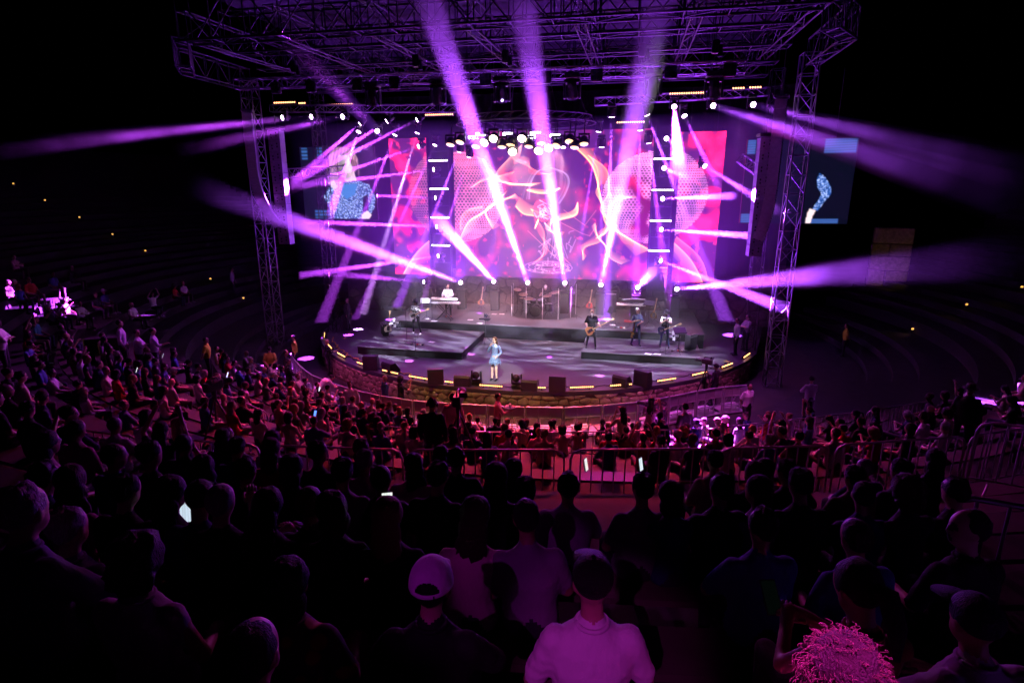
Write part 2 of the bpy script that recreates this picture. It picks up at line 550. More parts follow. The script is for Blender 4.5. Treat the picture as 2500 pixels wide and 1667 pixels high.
def stone_wall(name, label, path, z0, z1, cell, seed, ms='stone', mm='mortar'):
    """Dry-stone diamond pattern: every stone its own part. path(s) -> (x, y, outward normal)."""
    rnd = random.Random(seed)
    t = thing(name, label, 'stone wall', (0, 0, 0))
    L, P = path
    ni, pz = int(L / cell), cell * .62
    nj = int((z1 - z0) / pz) + 1
    J_ = {}

    def vert(x, z):
        k = (round(x * 50), round(z * 50))
        if k not in J_:
            J_[k] = (x + rnd.uniform(-.24, .24) * cell, min(z1 - .01, max(z0, z + rnd.uniform(-.17, .17) * cell)))
        return J_[k]

    back = MB()
    for k in range(ni):
        a, b = P(k * cell), P((k + 1) * cell)
        i0 = len(back.v)
        back.v += [(a[0], a[1], z0), (b[0], b[1], z0), (b[0], b[1], z1), (a[0], a[1], z1)]
        back.f.append((i0, i0 + 1, i0 + 2, i0 + 3))
        back.m.append(0)
    back.obj('mortar', mm, t)
    for i in range(0, ni):
        for j in range(0, nj + 1):
            xc, zc = (i + .5 + .5 * (j % 2)) * cell, z0 + .1 * cell + j * pz
            q = [vert(xc - cell / 2, zc + pz / 3), vert(xc - cell / 2, zc - pz / 3), vert(xc, zc - 2 * pz / 3), vert(xc + cell / 2, zc - pz / 3), vert(xc + cell / 2, zc + pz / 3), vert(xc, zc + 2 * pz / 3)]
            poly = [q[0], q[1], q[2], q[3], q[4], ((q[4][0] + q[5][0]) / 2, (q[4][1] + q[5][1]) / 2 + (.01 if q[5][1] < z1 - .02 else 0)), q[5], ((q[0][0] + q[5][0]) / 2, (q[0][1] + q[5][1]) / 2)]
            cxs = sum(p[0] for p in poly) / 8
            czs = sum(p[1] for p in poly) / 8
            if max(p[1] for p in poly) - min(p[1] for p in poly) < 0.16:
                continue
            d = rnd.uniform(.03, .07)
            mb = MB()
            rings = []
            for f, o in ((.95, 0.0), (.91, d * .75), (.76, d)):
                ring = []
                for sx, z in poly:
                    ss, zz = cxs + (sx - cxs) * f, min(z1 - .005, max(z0 + .005, czs + (z - czs) * f))
                    x, y, nx, ny = P(ss)
                    ring.append((x + nx * o, y + ny * o, zz))
                rings.append(ring)
            vv = [p for r_ in rings for p in r_]
            ff = [(a * 8 + k, a * 8 + (k + 1) % 8, (a + 1) * 8 + (k + 1) % 8, (a + 1) * 8 + k) for a in range(2) for k in range(8)] + [tuple(range(16, 24))]
            mb.add(vv, ff)
            mb.obj('stone', ms, t, True)
    return t


def arc_path(cx, cyy, r, a0, a1):
    L = (a1 - a0) * r

    def P(s_):
        a = a0 + s_ / r
        return cx + r * math.sin(a), cyy - r * math.cos(a), math.sin(a), -math.cos(a)
    return L, P


stone_wall('stage_wall', 'curved fieldstone wall holding up the front of the stage', arc_path(SX, SY, SR - 0.04, R(-66), R(64)), -1.0, -0.165, 0.40, 3)


def line_path(x0, x1, y):
    return x1 - x0, lambda s_: (x0 + s_, y, 0, -1)


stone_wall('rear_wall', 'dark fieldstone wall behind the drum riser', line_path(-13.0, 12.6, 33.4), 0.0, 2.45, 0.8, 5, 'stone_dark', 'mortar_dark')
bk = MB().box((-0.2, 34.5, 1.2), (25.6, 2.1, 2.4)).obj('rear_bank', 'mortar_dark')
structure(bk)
# tall dark cloth at the back of the stage house
bd = MB()
xs = np.linspace(-14.5, 13.5, 141)
bd.v = [(x, 36.2 + 0.10 * math.sin(x * 5.1) + .05 * math.sin(x * 13.7), z) for z in (2.4, 13.0) for x in xs]
bd.f = [(k, k + 1, 141 + k + 1, 141 + k) for k in range(140)]
bd.m = [0] * 140
tag(bd.obj('backdrop_curtain', 'black', None, True), 'tall black pleated curtain closing the back of the stage', 'curtain')

# terraces: one stepped sheet
ROW_LOW = [15.8, 16.7, 17.6, 19.35, 20.35, 21.35, 22.35]
ROW_UP = [24.8, 25.7, 26.6, 27.5, 28.5, 29.4, 30.3, 31.2]
FLOOR_UP = [2.65, 3.0, 3.36, 3.72, 4.1, 4.35, 4.6, 4.86]
steps = [(r, floor_z(r)) for r in ROW_LOW] + [(23.95, 2.29)] + list(zip(ROW_UP, FLOOR_UP)) + [(32.2 + k, 5.4 + .36 * k) for k in range(16)]
prof = [(13.0, -0.985), (steps[0][0] - .60, -0.985)]
for i, (r, z) in enumerate(steps):
    prof.append((r - .60, z))
    prof.append(((steps[i + 1][0] if i + 1 < len(steps) else r + 6) - .60, z))
te = MB()
na = 90
for k in range(na + 1):
    a = R(-118) + R(236) * k / na
    te.v += [(CX + r * math.sin(a), CY - r * math.cos(a), z) for r, z in prof]
npf = len(prof)
te.f = [(k * npf + i, (k + 1) * npf + i, (k + 1) * npf + i + 1, k * npf + i + 1) for k in range(na) for i in range(npf - 1)]
te.m = [0] * len(te.f)
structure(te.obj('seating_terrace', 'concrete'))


def polar(r, a, z=0.0):
    return Vector((CX + r * math.sin(a), CY - r * math.cos(a), z))


def bench(r, z, a0, a1, label):
    mb = MB()
    m_ = max(6, int((a1 - a0) * r / 1.2))
    vv = []
    for k in range(m_ + 1):
        a = a0 + (a1 - a0) * k / m_
        for rr, zz in ((r - .12, .36), (r + .24, .36), (r + .24, .41), (r - .12, .41)):
            p = polar(rr, a, z + zz)
            vv.append(p)
    ff = [(k * 4 + j, k * 4 + (j + 1) % 4, (k + 1) * 4 + (j + 1) % 4, (k + 1) * 4 + j) for k in range(m_) for j in range(4)]
    mb.add(vv, ff + [(3, 2, 1, 0), (m_ * 4, m_ * 4 + 1, m_ * 4 + 2, m_ * 4 + 3)])
    t = thing('bench', label, 'bench', (0, 0, 0), 0, 'curved audience benches')
    mb.obj('seat_board', 'bench', t)
    for k in range(0, m_ + 1, 2):
        a = a0 + (a1 - a0) * (0.004 + 0.992 * k / m_)
        p = polar(r + .06, a, z)
        rod(t, 'leg', p, p + Vector((0, 0, .37)), .03, 'galv')


LOWSPAN = (R(-50), R(42))
for i, r in enumerate(ROW_LOW):
    bench(r, floor_z(r), LOWSPAN[0], LOWSPAN[1], 'curved bench of the %s row counted from the stage barrier' % nth(i))
for i, r in enumerate(ROW_UP):
    bench(r, FLOOR_UP[i], R(-14), R(24), 'curved bench of the %s row above the upper railing' % nth(i))


# ------------------------------------------------------------------ LED screens (pictures computed here, stored per point)
class Canvas:
    """x, y are picture units; the grid becomes the mesh of the screen."""

    def __init__(self, x0, y0, x1, y1, nx, ny):
        self.b = (x0, y0, x1, y1)
        self.nx, self.ny = nx, ny
        self.im = np.zeros((ny, nx, 3))
        self.X, self.Y = np.meshgrid(np.linspace(x0, x1, nx), np.linspace(y0, y1, ny))

    def fill(self, mask, col, a=1.0):
        m = np.clip(mask.astype(float) * a, 0, 1)[..., None]
        self.im = self.im * (1 - m) + m * np.array(col)

    def glow(self, w, col):
        self.im += w[..., None] * np.array(col)

    def line(self, pts, col, w=1.0):
        p = np.array(pts, float)
        d = np.r_[0, np.cumsum(np.hypot(*np.diff(p, axis=0).T))]
        x0, y0, x1, y1 = self.b
        px = (x1 - x0) / self.nx
        nn = max(2, int(d[-1] / px * 2))
        tt = np.linspace(0, d[-1], nn)
        u = (np.interp(tt, d, p[:, 0]) - x0) / (x1 - x0) * (self.nx - 1)
        v = (np.interp(tt, d, p[:, 1]) - y0) / (y1 - y0) * (self.ny - 1)
        ok = (u > 0) & (u < self.nx - 1.01) & (v > 0) & (v < self.ny - 1.01)
        u, v = u[ok], v[ok]
        i, j = u.astype(int), v.astype(int)
        fu, fv = u - i, v - j
        for dj in (0, 1):
            for di in (0, 1):
                ww = (fu if di else 1 - fu) * (fv if dj else 1 - fv) * w * .5
                for c in range(3):
                    np.add.at(self.im[..., c], (j + dj, i + di), ww * col[c])

    def ribbon(self, A, B, col, n=26, w=0.3, edge=2.0):
        """A silky sheet of light between two curves."""
        A, B = smooth_curve(A), smooth_curve(B)
        for k in range(n):
            f = (k / (n - 1)) ** 1.4
            self.line(A * (1 - f) + B * f, col, w * (edge if k == 0 else 1 - .75 * f))

    def soften(self, n_):
        for _ in range(n_):
            p_ = np.pad(self.im, ((1, 1), (1, 1), (0, 0)), mode='edge')
            self.im = (p_[1:-1, 1:-1] * 2 + p_[:-2, 1:-1] + p_[2:, 1:-1] + p_[1:-1, :-2] + p_[1:-1, 2:]) / 6

    def noise(self, scale, ox=0.0, oy=0.0):
        out = np.zeros((self.ny, self.nx))
        sx, sy = max(1, self.nx // 80), max(1, self.ny // 80)
        g_ = np.array([[noise.noise((x * scale + ox, y * scale + oy, 0.3)) + .5 * noise.noise((x * scale * 2.1 + ox, y * scale * 2.1 + oy, 4.3))
                        for x in self.X[0, ::sx]] for y in self.Y[::sy, 0]])
        yi = np.clip(np.arange(self.ny) / sy, 0, g_.shape[0] - 1.001)
        xi = np.clip(np.arange(self.nx) / sx, 0, g_.shape[1] - 1.001)
        y0, x0 = yi.astype(int), xi.astype(int)
        fy, fx = (yi - y0)[:, None], (xi - x0)[None]
        out = (g_[y0][:, x0] * (1 - fy) * (1 - fx) + g_[y0 + 1][:, x0] * fy * (1 - fx) + g_[y0][:, x0 + 1] * (1 - fy) * fx + g_[y0 + 1][:, x0 + 1] * fy * fx)
        return out

    def screen(self, name, label, x0, x1, z0, z1, y):
        """Build the flat LED panel at its place on the stage."""
        t = thing(name, label, 'screen', ((x0 + x1) / 2, y, z0))
        X = np.linspace(x0, x1, self.nx) - (x0 + x1) / 2
        Z = np.linspace(z1, z0, self.ny) - z0
        xx, zz = np.meshgrid(X, Z)
        co = np.stack([xx, np.zeros_like(xx), zz], -1).reshape(-1, 3)
        idx = np.arange(self.nx * self.ny).reshape(self.ny, self.nx)
        q = np.stack([idx[:-1, :-1], idx[1:, :-1], idx[1:, 1:], idx[:-1, 1:]], -1).reshape(-1, 4)
        me = bpy.data.meshes.new('picture')
        me.vertices.add(len(co))
        me.vertices.foreach_set('co', co.ravel())
        me.loops.add(q.size)
        me.loops.foreach_set('vertex_index', q.ravel())
        me.polygons.add(len(q))
        me.polygons.foreach_set('loop_start', np.arange(0, q.size, 4))
        me.update(calc_edges=True)
        ca = me.color_attributes.new('picture', 'FLOAT_COLOR', 'POINT')
        rgba = np.concatenate([np.clip(self.im, 0, 6), np.ones((self.ny, self.nx, 1))], -1)
        ca.data.foreach_set('color', rgba.ravel())
        me.materials.append(M['led'] if name == 'led_screen' else M['relay'])
        link('picture', me, t)
        w, h = x1 - x0, z1 - z0
        MB().box((0, 0.08, h / 2), (w + .04, .12, h + .04)).obj('cabinet', 'plastic', t)
        for sx in (-.3, .3):
            rod(t, 'hanger', (sx * w, .08, h), (sx * w, .08, 12.4 - z0), .012, 'cable')
        return t


def smooth_curve(P, n=60):
    P = np.array(P, float)
    k = len(P)
    t = np.linspace(0, k - 1, n)
    out = np.zeros((n, 2))
    for a in range(n):
        i = min(int(t[a]), k - 2)
        f = t[a] - i
        p0, p1, p2, p3 = P[max(i - 1, 0)], P[i], P[i + 1], P[min(i + 2, k - 1)]
        out[a] = .5 * ((2 * p1) + (-p0 + p2) * f + (2 * p0 - 5 * p1 + 4 * p2 - p3) * f * f + (-p0 + 3 * p1 - 3 * p2 + p3) * f ** 3)
    return out


ORANGE, REDC, PINKC = (1.5, .42, .12), (1.2, .03, .06), (1.5, .30, .62)


def art(c):
    """The abstract flames, spheres and line drawing shown on the three stage screens."""
    X, Y = c.X, c.Y
    nz = c.noise(.022, 3.1, 7.7)
    c.im[:] = (.045, .006, .07)
    c.glow(np.clip(nz * 1.5, 0, 1) ** 1.3 * np.clip(np.abs(X - 1260) / 300, .10, 1), (.9, .01, .05))
    bl = np.clip(c.noise(.07, 9, 1) * 2.6 - .95, 0, 1)
    c.glow(bl * (np.abs(X - 1265) > 60), (.4, .01, .03))
    # outer panels are mostly red
    c.glow(np.clip((np.abs(X - 1270) - 285) / 90, 0, 1) * np.clip(.30 + 1.5 * nz, .02, 1.1), (1.15, .004, .03))
    # two spheres of little bricks
    for cx, cyy, rx, ry, col in ((1045, 442, 112, 108, (1.45, .36, .66)), (1505, 442, 118, 104, (1.35, .42, 1.15))):
        u, v = (X - cx) / rx, (Y - cyy) / ry
        rr = u * u + v * v
        ins = rr < 1
        w_ = np.sqrt(np.clip(1 - rr, 0, 1))
        lo = np.arctan2(u, w_ + .25) * 15
        la = np.arcsin(np.clip(v, -1, 1)) * 17
        row = np.floor(la)
        br = (np.abs((lo + .5 * (row % 2)) % 1 - .5) > .30) | (np.abs(la % 1 - .5) > .30)
        fade = .25 + .75 * np.clip(1 - np.abs(u) * .2 + nz * .9, 0, 1.2)
        side = np.where(X < 1270, np.clip(.55 + u * .3, 0, 1), np.clip(.95 - u * .45, .25, 1))
        c.im = np.where(ins[..., None], c.im * .55, c.im)
        c.glow(ins * br * fade * side * .5, col)
        dk = np.clip(1.6 * np.exp(-((X - 1468 - (Y - 430) * .12 + nz * 40) / 24) ** 2 - ((Y - 470 + nz * 50) / 75) ** 2), 0, 1)[..., None]
        c.im = c.im * (1 - dk) + dk * np.array((.45, .005, .02)) * (.25 + 1.3 * np.clip(nz, 0, 1))[..., None]
    # flames
    c.ribbon([(1325, 330), (1362, 370), (1385, 440), (1398, 500), (1445, 530), (1500, 560)], [(1360, 330), (1390, 395), (1372, 430), (1410, 470), (1420, 520), (1470, 575)], ORANGE, 26, .30)
    c.ribbon([(1352, 345), (1396, 380), (1400, 430), (1385, 470), (1425, 505)], [(1382, 380), (1376, 420), (1412, 440), (1410, 490), (1440, 540)], ORANGE, 22, .24)
    c.ribbon([(1185, 462), (1205, 480), (1238, 488), (1232, 515)], [(1195, 440), (1215, 455), (1245, 470), (1240, 492)], ORANGE, 28, .32)
    c.ribbon([(1332, 452), (1330, 480), (1296, 492), (1272, 500)], [(1326, 470), (1310, 476), (1290, 480), (1285, 488)], ORANGE, 28, .32)
    c.ribbon([(1212, 424), (1240, 431), (1270, 430), (1290, 420)], [(1218, 421), (1245, 423), (1268, 422), (1288, 419)], ORANGE, 18, .35)
    c.ribbon([(1045, 545), (1068, 500), (1100, 480), (1128, 462), (1150, 440)], [(1080, 520), (1092, 500), (1118, 470), (1140, 450), (1165, 425)], (1.6, .5, .25), 26, .20)
    c.ribbon([(1130, 440), (1136, 390), (1170, 350), (1200, 320)], [(1150, 420), (1160, 390), (1180, 370), (1198, 340)], (1.6, .6, .4), 18, .16)
    c.ribbon([(1048, 520), (1050, 490), (1070, 470), (1105, 462)], [(1060, 515), (1066, 500), (1085, 480), (1110, 470)], (1.5, .4, .2), 16, .2)
    rq = random.Random(21)
    for k in range(9):
        x, y = rq.uniform(1060, 1480), rq.uniform(330, 600)
        A, B = [(x, y)], [(x + rq.uniform(8, 26), y - rq.uniform(4, 14))]
        hd_ = rq.uniform(0, 6.28)
        for m in range(4):
            hd_ += rq.uniform(-1.1, 1.1)
            st_ = rq.uniform(22, 40)
            A.append((A[-1][0] + st_ * math.cos(hd_), A[-1][1] - abs(st_ * math.sin(hd_)) * .9))
            B.append((A[-1][0] + rq.uniform(-20, 20), A[-1][1] + rq.uniform(-14, 14)))
        c.ribbon(A, B, [(1.5, .36, .10), (1.4, .16, .08), (1.5, .5, .2)][k % 3], 22, rq.uniform(.14, .26))
    # red rose-like tangle
    c.fill(((X - 1252) / 26) ** 2 + ((Y - 472) / 24) ** 2 < 1 + nz * .4, (1.0, .02, .10), .8)
    rn = random.Random(4)
    for k in range(26):
        a, r_ = rn.uniform(0, 6.3), rn.uniform(2, 22)
        x, y = 1252 + r_ * math.cos(a), 472 + r_ * math.sin(a)
        c.line(smooth_curve([(x, y), (x + rn.uniform(-8, 8), y + rn.uniform(-8, 8)), (x + rn.uniform(-10, 10), y + rn.uniform(-10, 10))], 16), PINKC, .9)
    # loose line drawing of a figure
    for k in range(16):
        dx = rn.uniform(-6, 6)
        c.line(smooth_curve([(1262 + dx, 372 + rn.uniform(-6, 6)), (1232 + dx, 382), (1216 + dx, 410), (1208 + dx * 2, 445)]), (.8, .7, 1.0), .04)
        c.line(smooth_curve([(1262 + dx, 372), (1296 + dx, 385), (1306 + dx, 405), (1298 + dx, 432), (1284 + dx, 455)]), (.75, .7, 1.05), .035)
    for k in range(9):
        c.line(smooth_curve([(1255, 500), (1262 + k * 3, 530), (1250 + k * 6, 560 + rn.uniform(-10, 10)), (1240 + k * 9, 575 + rn.uniform(-14, 14))]), (.9, .6, .9), .16)
    for k in range(10):
        x, y = rn.uniform(1235, 1330), rn.uniform(520, 590)
        c.line(smooth_curve([(x, y), (x + rn.uniform(-14, 14), y + rn.uniform(-20, 20)), (x + rn.uniform(-20, 20), y + rn.uniform(-20, 20))]), (1.0, .5, .8), .25)
    for x0, y0, x1, y1 in ((1215, 520, 1300, 598), (1250, 535, 1320, 600), (1300, 470, 1350, 505), (1350, 505, 1375, 470), (1285, 495, 1345, 525), (1345, 525, 1362, 530), (1362, 530, 1378, 505)):
        c.line([(x0, y0), (x1, y1)], (1.4, .45, .35), .2)
    for f in (1.0, .82, .55, .3):
        th = np.linspace(0, 2 * math.pi, 90)
        c.line(np.c_[1265 + 58 * f * np.cos(th), 608 + 15 * f * np.sin(th)], (1.1, .45, .85), .22)
    for k in range(60):
        a, r_ = rn.uniform(0, 6.3), rn.uniform(.3, 1)
        x, y = 1265 + 55 * r_ * math.cos(a), 608 + 14 * r_ * math.sin(a)
        c.line([(x, y), (x + rn.uniform(-4, 4), y + rn.uniform(-2, 2))], (1.2, .4, .7), .9)
    # side panels: folded light
    c.ribbon([(905, 640), (930, 600), (955, 570), (985, 545)], [(920, 640), (940, 612), (970, 600), (985, 580)], ORANGE, 20, .25)
    c.ribbon([(1545, 545), (1590, 585), (1615, 620), (1630, 650)], [(1550, 580), (1580, 610), (1600, 640), (1605, 655)], ORANGE, 22, .22)
    c.ribbon([(1560, 540), (1600, 570), (1625, 600), (1640, 640)], [(1545, 560), (1570, 590), (1580, 620), (1590, 650)], (1.6, .25, .15), 22, .18)


Yscr = 32.35
c1 = Canvas(1035, 290, 1500, 635, 330, 245)
art(c1)
c1.screen('led_screen', 'wide centre LED screen showing orange flames and a line-drawn figure', -5.45, 5.55, 2.50, 10.45, Yscr)
c2 = Canvas(890, 318, 978, 632, 70, 230)
art(c2)
c2.screen('led_screen', 'narrow red LED screen hanging left of the centre screen', -9.28, -7.05, 2.50, 10.20, Yscr)
c3 = Canvas(1555, 308, 1652, 645, 76, 240)
art(c3)
c3.screen('led_screen', 'narrow red LED screen hanging right of the centre screen', 6.82, 9.00, 2.52, 10.25, Yscr)


def poly_mask(c, P):
    P = np.array(P, float)
    inside = np.zeros(c.X.shape, bool)
    j = len(P) - 1
    for i in range(len(P)):
        xi, yi, xj, yj = *P[i], *P[j]
        cond = ((yi > c.Y) != (yj > c.Y)) & (c.X < (xj - xi) * (c.Y - yi) / (yj - yi + 1e-9) + xi)
        inside ^= cond
        j = i
    return inside


def sequins(c, mask, base, seed, dens=.22):
    rs = np.random.RandomState(seed)
    c.fill(mask, base, 1)
    sp = rs.rand(*mask.shape)
    c.glow(mask * (sp > 1 - dens), (.45, .60, 1.0))
    c.glow(mask * (sp > 1 - dens * .35), (.7, .7, .9))
    c.im = np.where((mask & (sp < dens * .8))[..., None], c.im * .25, c.im)


# left relay screen: a singer in a sequinned top (close-up)
a = Canvas(0, 0, 420, 366, 150, 130)
a.im[:] = (.004, .005, .02)
for x0, x1, y0, y1 in ((10, 45, 4, 60), (100, 130, 4, 55), (300, 350, 4, 30), (60, 190, 320, 366)):
    m = (a.X > x0) & (a.X < x1) & (a.Y > y0) & (a.Y < y1)
    a.glow(m * (.5 + .5 * np.sin(a.Y * .35)), (.05, .18, .55))
hair = ((a.X - 245) / 84) ** 2 + ((a.Y - 78) / 78) ** 2 < 1
a.fill(hair, (.30, .13, .20), 1)
a.glow(hair * (np.sin(a.X * .35 + a.Y * .12) > .2), (.28, .14, .22))
a.fill(poly_mask(a, [(180, 90), (215, 120), (210, 190), (165, 200), (150, 150)]), (.42, .22, .40), 1)
a.fill(poly_mask(a, [(225, 40), (275, 42), (296, 80), (292, 125), (262, 160), (232, 150), (216, 110), (214, 70)]), (1.15, .90, .98), 1)
a.fill(poly_mask(a, [(250, 140), (300, 120), (316, 165), (270, 195), (245, 185)]), (.95, .66, .78), 1)
a.fill(poly_mask(a, [(280, 60), (318, 70), (322, 110), (300, 112)]), (.22, .08, .14), 1)
a.line([(238, 92), (262, 86)], (-.9, -.8, -.8), 3)
a.fill(((a.X - 246) / 9) ** 2 + ((a.Y - 134) / 12) ** 2 < 1, (.45, .05, .12), 1)
sequins(a, poly_mask(a, [(150, 366), (140, 300), (120, 250), (165, 190), (220, 175), (320, 168), (385, 190), (415, 250), (405, 310), (360, 366)]), (.03, .10, .42), 3)
a.fill(poly_mask(a, [(225, 190), (320, 185), (300, 240), (250, 265), (225, 240)]), (.06, .26, .75), 1)
a.fill(poly_mask(a, [(345, 250), (375, 240), (372, 320), (340, 330)]), (.01, .01, .05), 1)
a.fill(poly_mask(a, [(330, 345), (365, 322), (388, 345), (372, 366), (330, 366)]), (1.1, .85, .95), 1)
a.fill(poly_mask(a, [(150, 180), (185, 168), (205, 200), (180, 215)]), (.9, .7, .85), 1)
sh_ = np.clip((a.X - 205) / 75, .35, 1)[..., None]
a.im = np.where((((a.X - 255) / 48) ** 2 + ((a.Y - 100) / 66) ** 2 < 1)[..., None], a.im * sh_ * .8, a.im)
rn = random.Random(13)
for k in range(70):
    x, y = rn.uniform(170, 320), rn.uniform(10, 50)
    c_ = rn.choice([(.3, .16, .2), (-.10, -.06, -.08), (.2, .1, .12)])
    sgn = -1 if x < 245 else 1
    a.line(smooth_curve([(x, y), (x + sgn * rn.uniform(8, 30), y + rn.uniform(20, 50)), (x + sgn * rn.uniform(5, 40), y + rn.uniform(70, 130))], 24), c_, .8)
a.soften(1)
a.screen('relay_screen', 'left relay screen with a close-up of the singer in blue sequins', -12.9, -8.70, 5.87, 9.55, 29.0)
# right relay screen: only the sleeve and hand
b = Canvas(0, 0, 460, 366, 160, 130)
b.im[:] = (.003, .004, .016)
for x0, x1, y0, y1 in ((0, 36, 0, 60), (325, 455, 0, 62), (0, 50, 325, 366), (300, 420, 345, 366)):
    m = (b.X > x0) & (b.X < x1) & (b.Y > y0) & (b.Y < y1)
    b.glow(m * (.45 + .55 * np.sin(b.Y * .3 + b.X * .01) ** 2), (.06, .16, .55))
sequins(b, poly_mask(b, [(318, 145), (345, 165), (372, 205), (378, 235), (350, 275), (330, 310), (308, 300), (330, 255), (338, 235), (316, 205), (310, 170)]), (.03, .12, .50), 5)
b.fill(poly_mask(b, [(296, 300), (322, 308), (312, 332), (306, 366), (284, 366), (288, 320)]), (1.2, .95, 1.0), 1)
b.soften(1)
b.screen('relay_screen', 'right relay screen showing a sequinned blue sleeve and hand', 9.5, 14.08, 5.87, 9.55, 29.0)


# ------------------------------------------------------------------ trusses, towers, roof
def truss(name, label, p, q, w, h, bays, r, m, cat='truss', group=None, side=None, faces=4):
    """Box truss from p to q; each chord and brace is a part."""
    p, q = Vector(p), Vector(q)
    t = thing(name, label, cat, p, 0, group)
    d = q - p
    up = Vector((0, 0, 1)) if abs(d.normalized().z) < .9 else Vector((0, 1, 0))
    sd = side or d.cross(up).normalized()
    up = sd.cross(d).normalized()
    off = [sd * (w / 2) * a + up * (h / 2) * b_ for a, b_ in ((-1, -1), (1, -1), (1, 1), (-1, 1))]
    for o in off:
        rod(t, 'chord', o, d + o, r, m)
    for f in range(faces):
        a_, b_ = off[f], off[(f + 1) % 4]
        for k in range(bays):
            s0, s1 = d * (k / bays), d * ((k + 1) / bays)
            if k % 2:
                rod(t, 'brace', s0 + a_, s1 + b_, r * .55, m)
            else:
                rod(t, 'brace', s0 + b_, s1 + a_, r * .55, m)
        for k in range(0, bays + 1, 1 if w > .4 and bays < 24 else 2):
            rod(t, 'rung', d * (k / bays) + a_, d * (k / bays) + b_, r * .55, m)
    return t


truss('roof_tower', 'tall truss tower left of the stage carrying the roof', (-13.9, 26.7, -1.0), (-13.9, 26.7, 12.4), .62, .62, 18, .03, 'truss', 'tower')
truss('roof_tower', 'tall truss tower right of the stage carrying the roof', (10.95, 25.9, -1.0), (10.95, 25.9, 12.4), .62, .62, 18, .03, 'truss', 'tower')
truss('screen_tower', 'slim dark tower in front of the left relay screen', (-10.9, 27.6, -0.3), (-10.9, 27.6, 12.3), .5, .5, 18, .022, 'roof_steel', 'tower')
truss('screen_tower', 'slim dark tower beside the right relay screen', (10.3, 28.2, -0.3), (10.3, 28.2, 12.3), .5, .5, 18, .022, 'roof_steel', 'tower')
truss('outrigger_truss', 'short level truss between left speaker array and relay screen', (-12.0, 26.4, 8.15), (-9.5, 27.2, 8.3), .3, .42, 9, .025, 'truss')
truss('outrigger_truss', 'short sloping truss beside the right speaker array', (8.7, 25.6, 8.6), (9.7, 25.6, 7.9), .3, .36, 5, .022, 'truss')

# roof grid
for i, (y, zz) in enumerate(((19.6, 12.35), (22.6, 12.6), (25.6, 12.6), (28.6, 12.6), (31.6, 12.6))):
    truss('roof_truss', 'dark roof truss across the stage, %s from the front edge' % nth(i), (-11.3 - .55 * i, y, zz + .8), (9.7 + .2 * i, y, zz + .8), .7, 1.5, 16, .045, 'roof_steel', 'truss', 'cross trusses of the stage roof')
for i, x in enumerate((-11.2, -7.8, -4.4, -1.0, 2.6, 6.2, 9.6)):
    truss('roof_purlin', 'dark roof purlin running front to back, %s from the left' % nth(i), (x, 19.4, 12.9), (x, 33.0, 13.3), .35, .9, 9, .032, 'roof_steel', 'truss', 'purlins of the stage roof')
for i, (p, q) in enumerate((((-11.4, 19.4, 12.1), (-13.7, 22.4, 12.4)), ((-13.7, 22.4, 12.4), (-13.7, 26.2, 12.4)))):
    truss('roof_wing', ['front edge of the roof wing jutting out at the left', 'rear edge of the roof wing jutting out at the left'][i], p, q, .5, .9, 5, .035, 'roof_steel')
for i, (p, q) in enumerate((((9.8, 19.4, 12.2), (11.0, 21.8, 12.4)), ((11.0, 21.8, 12.4), (11.0, 25.6, 12.4)))):
    truss('roof_wing', ['front edge of the roof wing jutting out at the right', 'rear edge of the roof wing jutting out at the right'][i], p, q, .5, .9, 5, .035, 'roof_steel')
rf = MB()
for i, x in enumerate(np.linspace(-11.8, 10.2, 64)):
    for y in (19.3, 33.5):
        rf.v.append((x, y, 14.55 + .04 * (i % 2)))
rf.f = [(2 * i, 2 * i + 2, 2 * i + 3, 2 * i + 1) for i in range(63)]
rf.m = [0] * 63
tag(rf.obj('roof_sheet', 'black'), 'ribbed dark sheet covering the stage roof', 'roof')
truss('lighting_truss', 'long front lighting truss hanging under the roof', (-11.2, 22.0, 11.42), (8.0, 22.0, 11.30), .36, .36, 36, .026, 'truss')
truss('lighting_truss', 'rear lighting truss on the left carrying beam lamps', (-13.2, 27.3, 11.25), (-3.6, 27.3, 11.0), .32, .32, 20, .022, 'truss')
truss('lighting_truss', 'rear lighting truss on the right carrying beam lamps', (2.6, 28.3, 11.25), (10.0, 28.3, 11.45), .32, .32, 16, .022, 'truss')
for i, x in enumerate((-8.6, -3.6, -0.2, 4.6, 7.0)):
    t = thing('chain_hoist', 'black chain hoist above the front truss, %s from the left' % nth(i), 'hoist', (x, 22.0, 11.75), 0, 'chain hoists')
    MB().box((0, 0, .22), (.24, .2, .42), bevel=.03).obj('motor', 'plastic', t)
    rod(t, 'chain', (0, 0, -.2), (0, 0, 0.9), .012, 'cable')
    MB().cyl((.17, 0, -.1), (.17, 0, .25), .09, .07, 10).obj('chain_bag', 'black', t)


